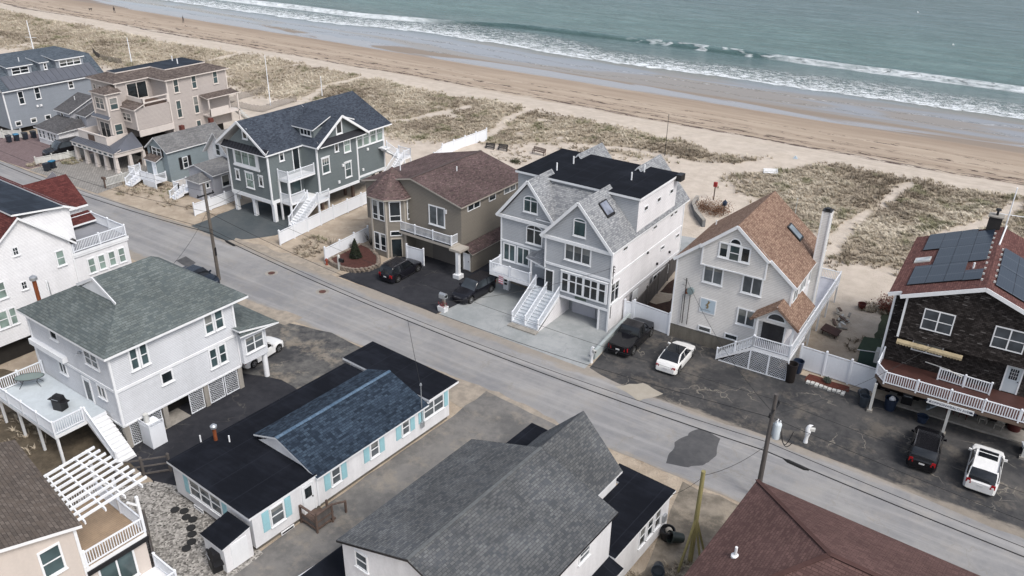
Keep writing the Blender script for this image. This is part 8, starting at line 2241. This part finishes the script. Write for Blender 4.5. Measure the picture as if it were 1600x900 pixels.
def car(name, label, cat, x, y, head, L, W, Hh, kind, pm, rails=False, group=None, dark_roof=False, wheel_r=.34, gl='car_glass'):
    """local +x is forward; head is the direction of travel in degrees from +X"""
    o = thing(name, label, cat, (x, y, 0), R(head), group)
    K = dict(suv=dict(belt=.60, hood=.565, nose=.44, tail=.62, gb=(.015, .70), gt=(.10, .53), tw=.78),
             sedan=dict(belt=.635, hood=.60, nose=.46, tail=.66, gb=(.13, .715), gt=(.31, .545), tw=.74),
             pickup=dict(belt=.60, hood=.585, nose=.50, tail=.585, gb=(.375, .735), gt=(.42, .60), tw=.80),
             van=dict(belt=.60, hood=.55, nose=.42, tail=.62, gb=(.01, .74), gt=(.05, .58), tw=.84))[kind]
    wr = wheel_r; wx = (.185 * L - L / 2, .815 * L - L / 2); RA = wr * 1.22
    sill = .19 if kind != 'sedan' else .16
    if kind == 'pickup': sill = .26
    X_ = set(-L / 2 + L * k / 26 for k in range(27))
    for c in wx:
        for k in range(9): X_.add(c - RA * math.cos(PI * k / 8))
    X_ = sorted(X_); Xs = [X_[0]]
    for v in X_[1:]:
        if v - Xs[-1] > .018: Xs.append(v)
    def zb(x_):
        z = sill
        u = (x_ + L / 2) / L
        if u < .04: z += .10 * (1 - u / .04)
        if u > .95: z += .06 * (u - .95) / .05
        for c in wx:
            d = abs(x_ - c)
            if d < RA: z = max(z, wr + math.sqrt(max(0, RA * RA - d * d)))
        return z
    def hw(x_):
        u = (x_ + L / 2) / L
        return W / 2 * interp(u, [(0, .80), (.015, .89), (.06, .96), (.15, 1), (.85, .995), (.93, .94), (.975, .82), (1, .60)])
    def zt(x_):
        u = (x_ + L / 2) / L
        a, b = K['gb']
        if kind == 'pickup': f = interp(u, [(0, K['tail']), (.37, K['belt']), (.70, K['belt'] + .01), (.76, K['hood']), (.94, K['hood'] - .045), (.985, K['nose'] + .02), (1, K['nose'] - .08)])
        elif kind == 'sedan': f = interp(u, [(0, .50), (.012, .60), (.03, K['tail']), (.14, K['belt'] + .03), (.3, K['belt']), (.70, K['belt'] - .01), (.76, K['hood']), (.93, K['hood'] - .10), (.985, K['nose'] - .04), (1, K['nose'] - .13)])
        else: f = interp(u, [(0, .50), (.01, .57), (.03, K['tail']), (.3, K['belt'] + .01), (.69, K['belt'] + .005), (.75, K['hood'] + .01), (.92, K['hood'] - .055), (.985, K['nose'] + .0), (1, K['nose'] - .10)])
        return f * Hh
    rings = []
    for x_ in Xs:
        b = zb(x_); w = hw(x_); t_ = zt(x_); m_ = max(b + .05, .36 * Hh); s_ = max(m_ + .03, t_ - .09 * Hh)
        s_ = min(s_, t_ - .02)
        half = [(0, b), (w * .88, b), (w * .985, b + .03), (w, m_ if m_ < s_ else s_ - .02), (w * .985, s_), (w * .93, t_ - .012), (w * .72, t_ + .012), (0, t_ + .03)]
        rings.append([(x_, -yy_, z) for yy_, z in half] + [(x_, yy_, z) for yy_, z in reversed(half[1:-1])])
    mb = MB(); n = len(rings[0])
    for a, b in zip(rings, rings[1:]):
        for k in range(n):
            j = (k + 1) % n; mb.poly([a[j], a[k], b[k], b[j]])
    mb.poly([p for p in rings[0]][::1]); mb.poly([p for p in rings[-1]][::-1])
    body = mb.build('body', pm, o, 38)
    # dark sill and bumper trims
    mb = MB()
    for s in (-1, 1): mb.box(wx[0] + RA + .02, wx[1] - RA - .02, s * (W / 2 - .10), s * (W / 2 + .004), sill - .03, sill + .05)
    mb.box(-L / 2 + .01, -L / 2 + .2, -W * .40, W * .40, sill + .06, sill + .16); mb.box(L / 2 - .16, L / 2 - .015, -W * .30, W * .30, sill + .04, sill + .14)
    mb.build('lower_trim', 'car_trim', o)
    # glasshouse
    gb0, gb1 = K['gb'][0] * L - L / 2, K['gb'][1] * L - L / 2; gt0, gt1 = K['gt'][0] * L - L / 2, K['gt'][1] * L - L / 2
    N = 18; st = []
    for k in range(N + 1):
        x_ = gb0 + (gb1 - gb0) * k / N
        if x_ < gt0: f = (x_ - gb0) / (gt0 - gb0); f = math.sin(f * PI / 2) ** .9
        elif x_ > gt1: f = (gb1 - x_) / (gb1 - gt1); f = math.sin(f * PI / 2) ** 1.15
        else: f = 1.0
        zb_ = zt(x_) - .01; q = (x_ - gt0) / max(.01, gt1 - gt0)
        ztop = zb_ + (Hh * (1 - .018 * max(0, min(1, 1 - q)) if kind != 'sedan' else 1 - .01) - zb_) * f
        wb = hw(x_) * .93; wt = W / 2 * (K['tw'] if f > .98 else (.93 - (.93 - K['tw']) * f))
        if kind == 'sedan' and x_ < gt0: wb = hw(x_) * .90
        st.append((x_, zb_, ztop, wb, min(wb, wt)))
    mg = MB()
    for (xa_, ba, ta, wa, ua), (xb_, bb, tb, wb, ub) in zip(st, st[1:]):
        mid = (xa_ + xb_) / 2
        roof = gt0 - .02 <= mid <= gt1 + .02
        for s in (-1, 1):
            q = [(xa_, s * wa, ba), (xb_, s * wb, bb), (xb_, s * ub, tb - .05), (xa_, s * ua, ta - .05)]
            mg.poly(q if s < 0 else q[::-1], 0)
            q = [(xa_, s * ua, ta - .05), (xb_, s * ub, tb - .05), (xb_, s * ub * .93, tb), (xa_, s * ua * .93, ta)]
            mg.poly(q if s < 0 else q[::-1], 1)
        q = [(xa_, -ua * .93, ta), (xb_, -ub * .93, tb), (xb_, 0, tb + (.025 if roof else .01)), (xb_, ub * .93, tb), (xa_, ua * .93, ta), (xa_, 0, ta + (.025 if roof else .01))]
        mg.poly(q, (1 if roof and not dark_roof else 0))
    mg.build('cabin', [gl, pm], o, 32)
    # pillars
    mp = MB()
    def at(x_):
        for (a, b) in zip(st, st[1:]):
            if a[0] <= x_ <= b[0]:
                f = (x_ - a[0]) / (b[0] - a[0]); return [a[i] + (b[i] - a[i]) * f for i in range(5)]
        return st[-1]
    frs = {'suv': (.30, .56), 'van': (.33, .60), 'sedan': (.42,), 'pickup': (.5,)}[kind]
    for s in (-1, 1):
        for f in frs:
            x_ = f * L - L / 2; a = at(x_)
            if gt0 < x_ < gt1 + .1: mp.bar((x_, s * (a[3] + .004), a[1]), (x_ - .02, s * (a[4] + .004), a[2] - .04), .03, .07)
        for (p0, p1) in (((gb0 + .02), gt0), (gb1 - .02, gt1)):
            a, b = at(p0), at(p1)
            mp.bar((a[0], s * a[3], a[1] + .01), (b[0], s * b[4] * .98, b[2] - .02), .07, .05)
    mp.build('pillar', pm if pm is not P_white or True else 'car_trim', o)
    if rails:
        mr = MB()
        for s in (-1, 1):
            a, b = at(gt0 + .1), at(gt1 - .02); mr.bar((a[0], s * a[4] * .96, a[2] + .05), (b[0], s * b[4] * .96, b[2] + .05), .045, .05)
        mr.build('roof_rail', 'chrome', o)
    # wheels
    for i, c in enumerate(wx):
        for s in (-1, 1):
            mw = MB(); y0 = s * (W / 2 - .24); y1 = s * (W / 2 - .012)
            mw.tube((c, y0, wr), (c, y1, wr), wr, n=22); w_ = mw.build('wheel', 'tyre', o, 40)
            mr = MB(); yo = s * (W / 2 - .006)
            mr.tube((c, s * (W / 2 - .05), wr), (c, yo - s * .004, wr), wr * .24, n=10)
            for k in range(5):
                a = 2 * PI * k / 5 + .3; mr.bar((c, yo - s * .02, wr), (c + wr * .66 * math.cos(a), yo - s * .02, wr + wr * .66 * math.sin(a)), .03, .085)
            n_ = 20
            for k in range(n_):
                a0, a1 = 2 * PI * k / n_, 2 * PI * (k + 1) / n_
                q = [(c + wr * r_ * math.cos(a), yo, wr + wr * r_ * math.sin(a)) for r_, a in ((.60, a0), (.70, a0), (.70, a1), (.60, a1))]
                mr.poly(q if s < 0 else q[::-1]); mr.poly(q[::-1] if s < 0 else q)
            mr.build('rim', 'rim', w_)
    # lamps, plate, mirrors
    zl = zt(-L / 2 + .12)
    for s in (-1, 1):
        m_ = MB(); w = hw(-L / 2 + .05)
        h0, h1 = (zl - .26, zl - .10) if kind == 'sedan' else ((zl - .34, zl - .04) if kind != 'pickup' else (zl - .38, zl - .06))
        m_.hexa([(-L / 2 - .012, s * w * .62, h0), (-L / 2 + .02, s * w * .99, h0), (-L / 2 + .32, s * (w + .035), h0), (-L / 2 + .3, s * w * .7, h0)][::s], [(-L / 2 + .0, s * w * .70, h1), (-L / 2 + .03, s * w * .97, h1), (-L / 2 + .26, s * (w + .012), h1), (-L / 2 + .3, s * w * .7, h1)][::s]); m_.build('tail_lamp', 'lamp_red', o)
        m_ = MB(); zf = zt(L / 2 - .22)
        m_.hexa([(L / 2 - .14, s * W * .27, zf - .17), (L / 2 - .40, s * W * .455, zf - .15), (L / 2 - .45, s * W * .40, zf - .15), (L / 2 - .3, s * W * .25, zf - .15)][::-s], [(L / 2 - .17, s * W * .28, zf - .01), (L / 2 - .46, s * W * .448, zf + .0), (L / 2 - .5, s * W * .40, zf + .01), (L / 2 - .34, s * W * .26, zf + .01)][::-s]); m_.build('headlamp', 'lamp_clear', o)
        m_ = MB(); xm = gb1 - .22; m_.hexa([(xm - .06, s * (W / 2 - .03), K['belt'] * Hh + .02), (xm + .10, s * (W / 2 - .03), K['belt'] * Hh + .02), (xm + .08, s * (W / 2 + .17), K['belt'] * Hh + .05), (xm - .04, s * (W / 2 + .17), K['belt'] * Hh + .05)][::s], [(xm - .06, s * (W / 2 - .03), K['belt'] * Hh + .15), (xm + .08, s * (W / 2 - .03), K['belt'] * Hh + .15), (xm + .06, s * (W / 2 + .16), K['belt'] * Hh + .19), (xm - .04, s * (W / 2 + .16), K['belt'] * Hh + .19)][::s]); m_.build('wing_mirror', pm, o)
    m_ = MB(); m_.box(-L / 2 - .018, -L / 2 + .02, -.17, .17, .42 * Hh - .06, .42 * Hh + .05); m_.build('number_plate', 'plate', o)
    m_ = MB()
    for k in range(3): m_.box(L / 2 - .07, L / 2 - .015 + .012, -W * .2, W * .2, .33 * Hh + k * .06, .33 * Hh + .025 + k * .06)
    m_.build('grille', 'chrome', o)
    return o, at, zt
c_, at_, zt_ = car('parked_car', 'white coupe with black glass roof parked on the dark lot by the cream house', 'car', -20.65, 54.5, 92.5, 4.75, 1.86, 1.40, 'sedan', P_white, dark_roof=True)
c_, at_, zt_ = car('pickup_truck', 'black pickup truck with covered bed parked beside the low block wall', 'pickup truck', -24.95, 55.1, 92.5, 5.7, 2.05, 1.86, 'pickup', P_black, wheel_r=.41)
m_ = MB(); m_.box(-2.75, -.75, -.86, .86, 1.095, 1.13); m_.box(-2.78, -2.74, -.75, .75, .72, 1.05); m_.build('bed_cover', 'car_trim', c_)
m_ = MB(); m_.tube((-2.85, 0, .5), (-3.15, 0, .5), .04, n=8); m_.tube((-3.12, 0, .5), (-3.12, 0, .62), .03, n=8); m_.build('tow_hitch', 'chrome', c_)
c_, at_, zt_ = car('parked_car', 'white crossover with two dark roof panes parked in front of the long white deck', 'car', 1.85, 53.3, 90.5, 4.85, 1.98, 1.72, 'suv', P_white, rails=True, wheel_r=.37)
m_ = MB()
for x0, x1 in ((-.28, .22), (.36, .66)): m_.hexa([(x0 - .35, -.56, 1.70), (x1 - .35, -.56, 1.70), (x1 - .35, .56, 1.70), (x0 - .35, .56, 1.70)], [(x0 - .35, -.56, 1.758), (x1 - .35, -.56, 1.758), (x1 - .35, .56, 1.758), (x0 - .35, .56, 1.758)])
m_.build('sunroof', 'car_glass', c_)
car('parked_car', 'black crossover with tall red tail lamps parked by the middle post of the deck', 'car', -1.75, 53.4, 93, 4.65, 1.9, 1.68, 'suv', P_black, rails=True, wheel_r=.37)
car('parked_car', 'ink black crossover with silver roof rails parked in front of the turret house', 'car', -49.2, 53.6, 90, 4.65, 1.9, 1.68, 'suv', P_ink, rails=True, wheel_r=.36)
car('parked_car', 'black crossover facing the road beside the mailbox planter', 'car', -40.9, 54.3, -93, 4.65, 1.9, 1.70, 'suv', P_ink, wheel_r=.36, gl='glass_pane')  # paler glass: sky reflection in the windscreen put into its colour
car('parked_car', 'white hatchback parked under the front wing of the pale grey pier house', 'car', -48.35, 35.4, 95, 4.35, 1.8, 1.56, 'suv', P_white, wheel_r=.33)
car('parked_car', 'midnight blue car at the road edge behind the left utility pole', 'car', -63.6, 40.9, 6, 4.7, 1.85, 1.45, 'sedan', P_blue)
car('parked_van', 'black van with windscreen towards the road on the mauve paved forecourt', 'van', -111.6, 55.2, -92, 5.3, 2.0, 1.85, 'van', P_black, wheel_r=.37, gl='glass_pane')
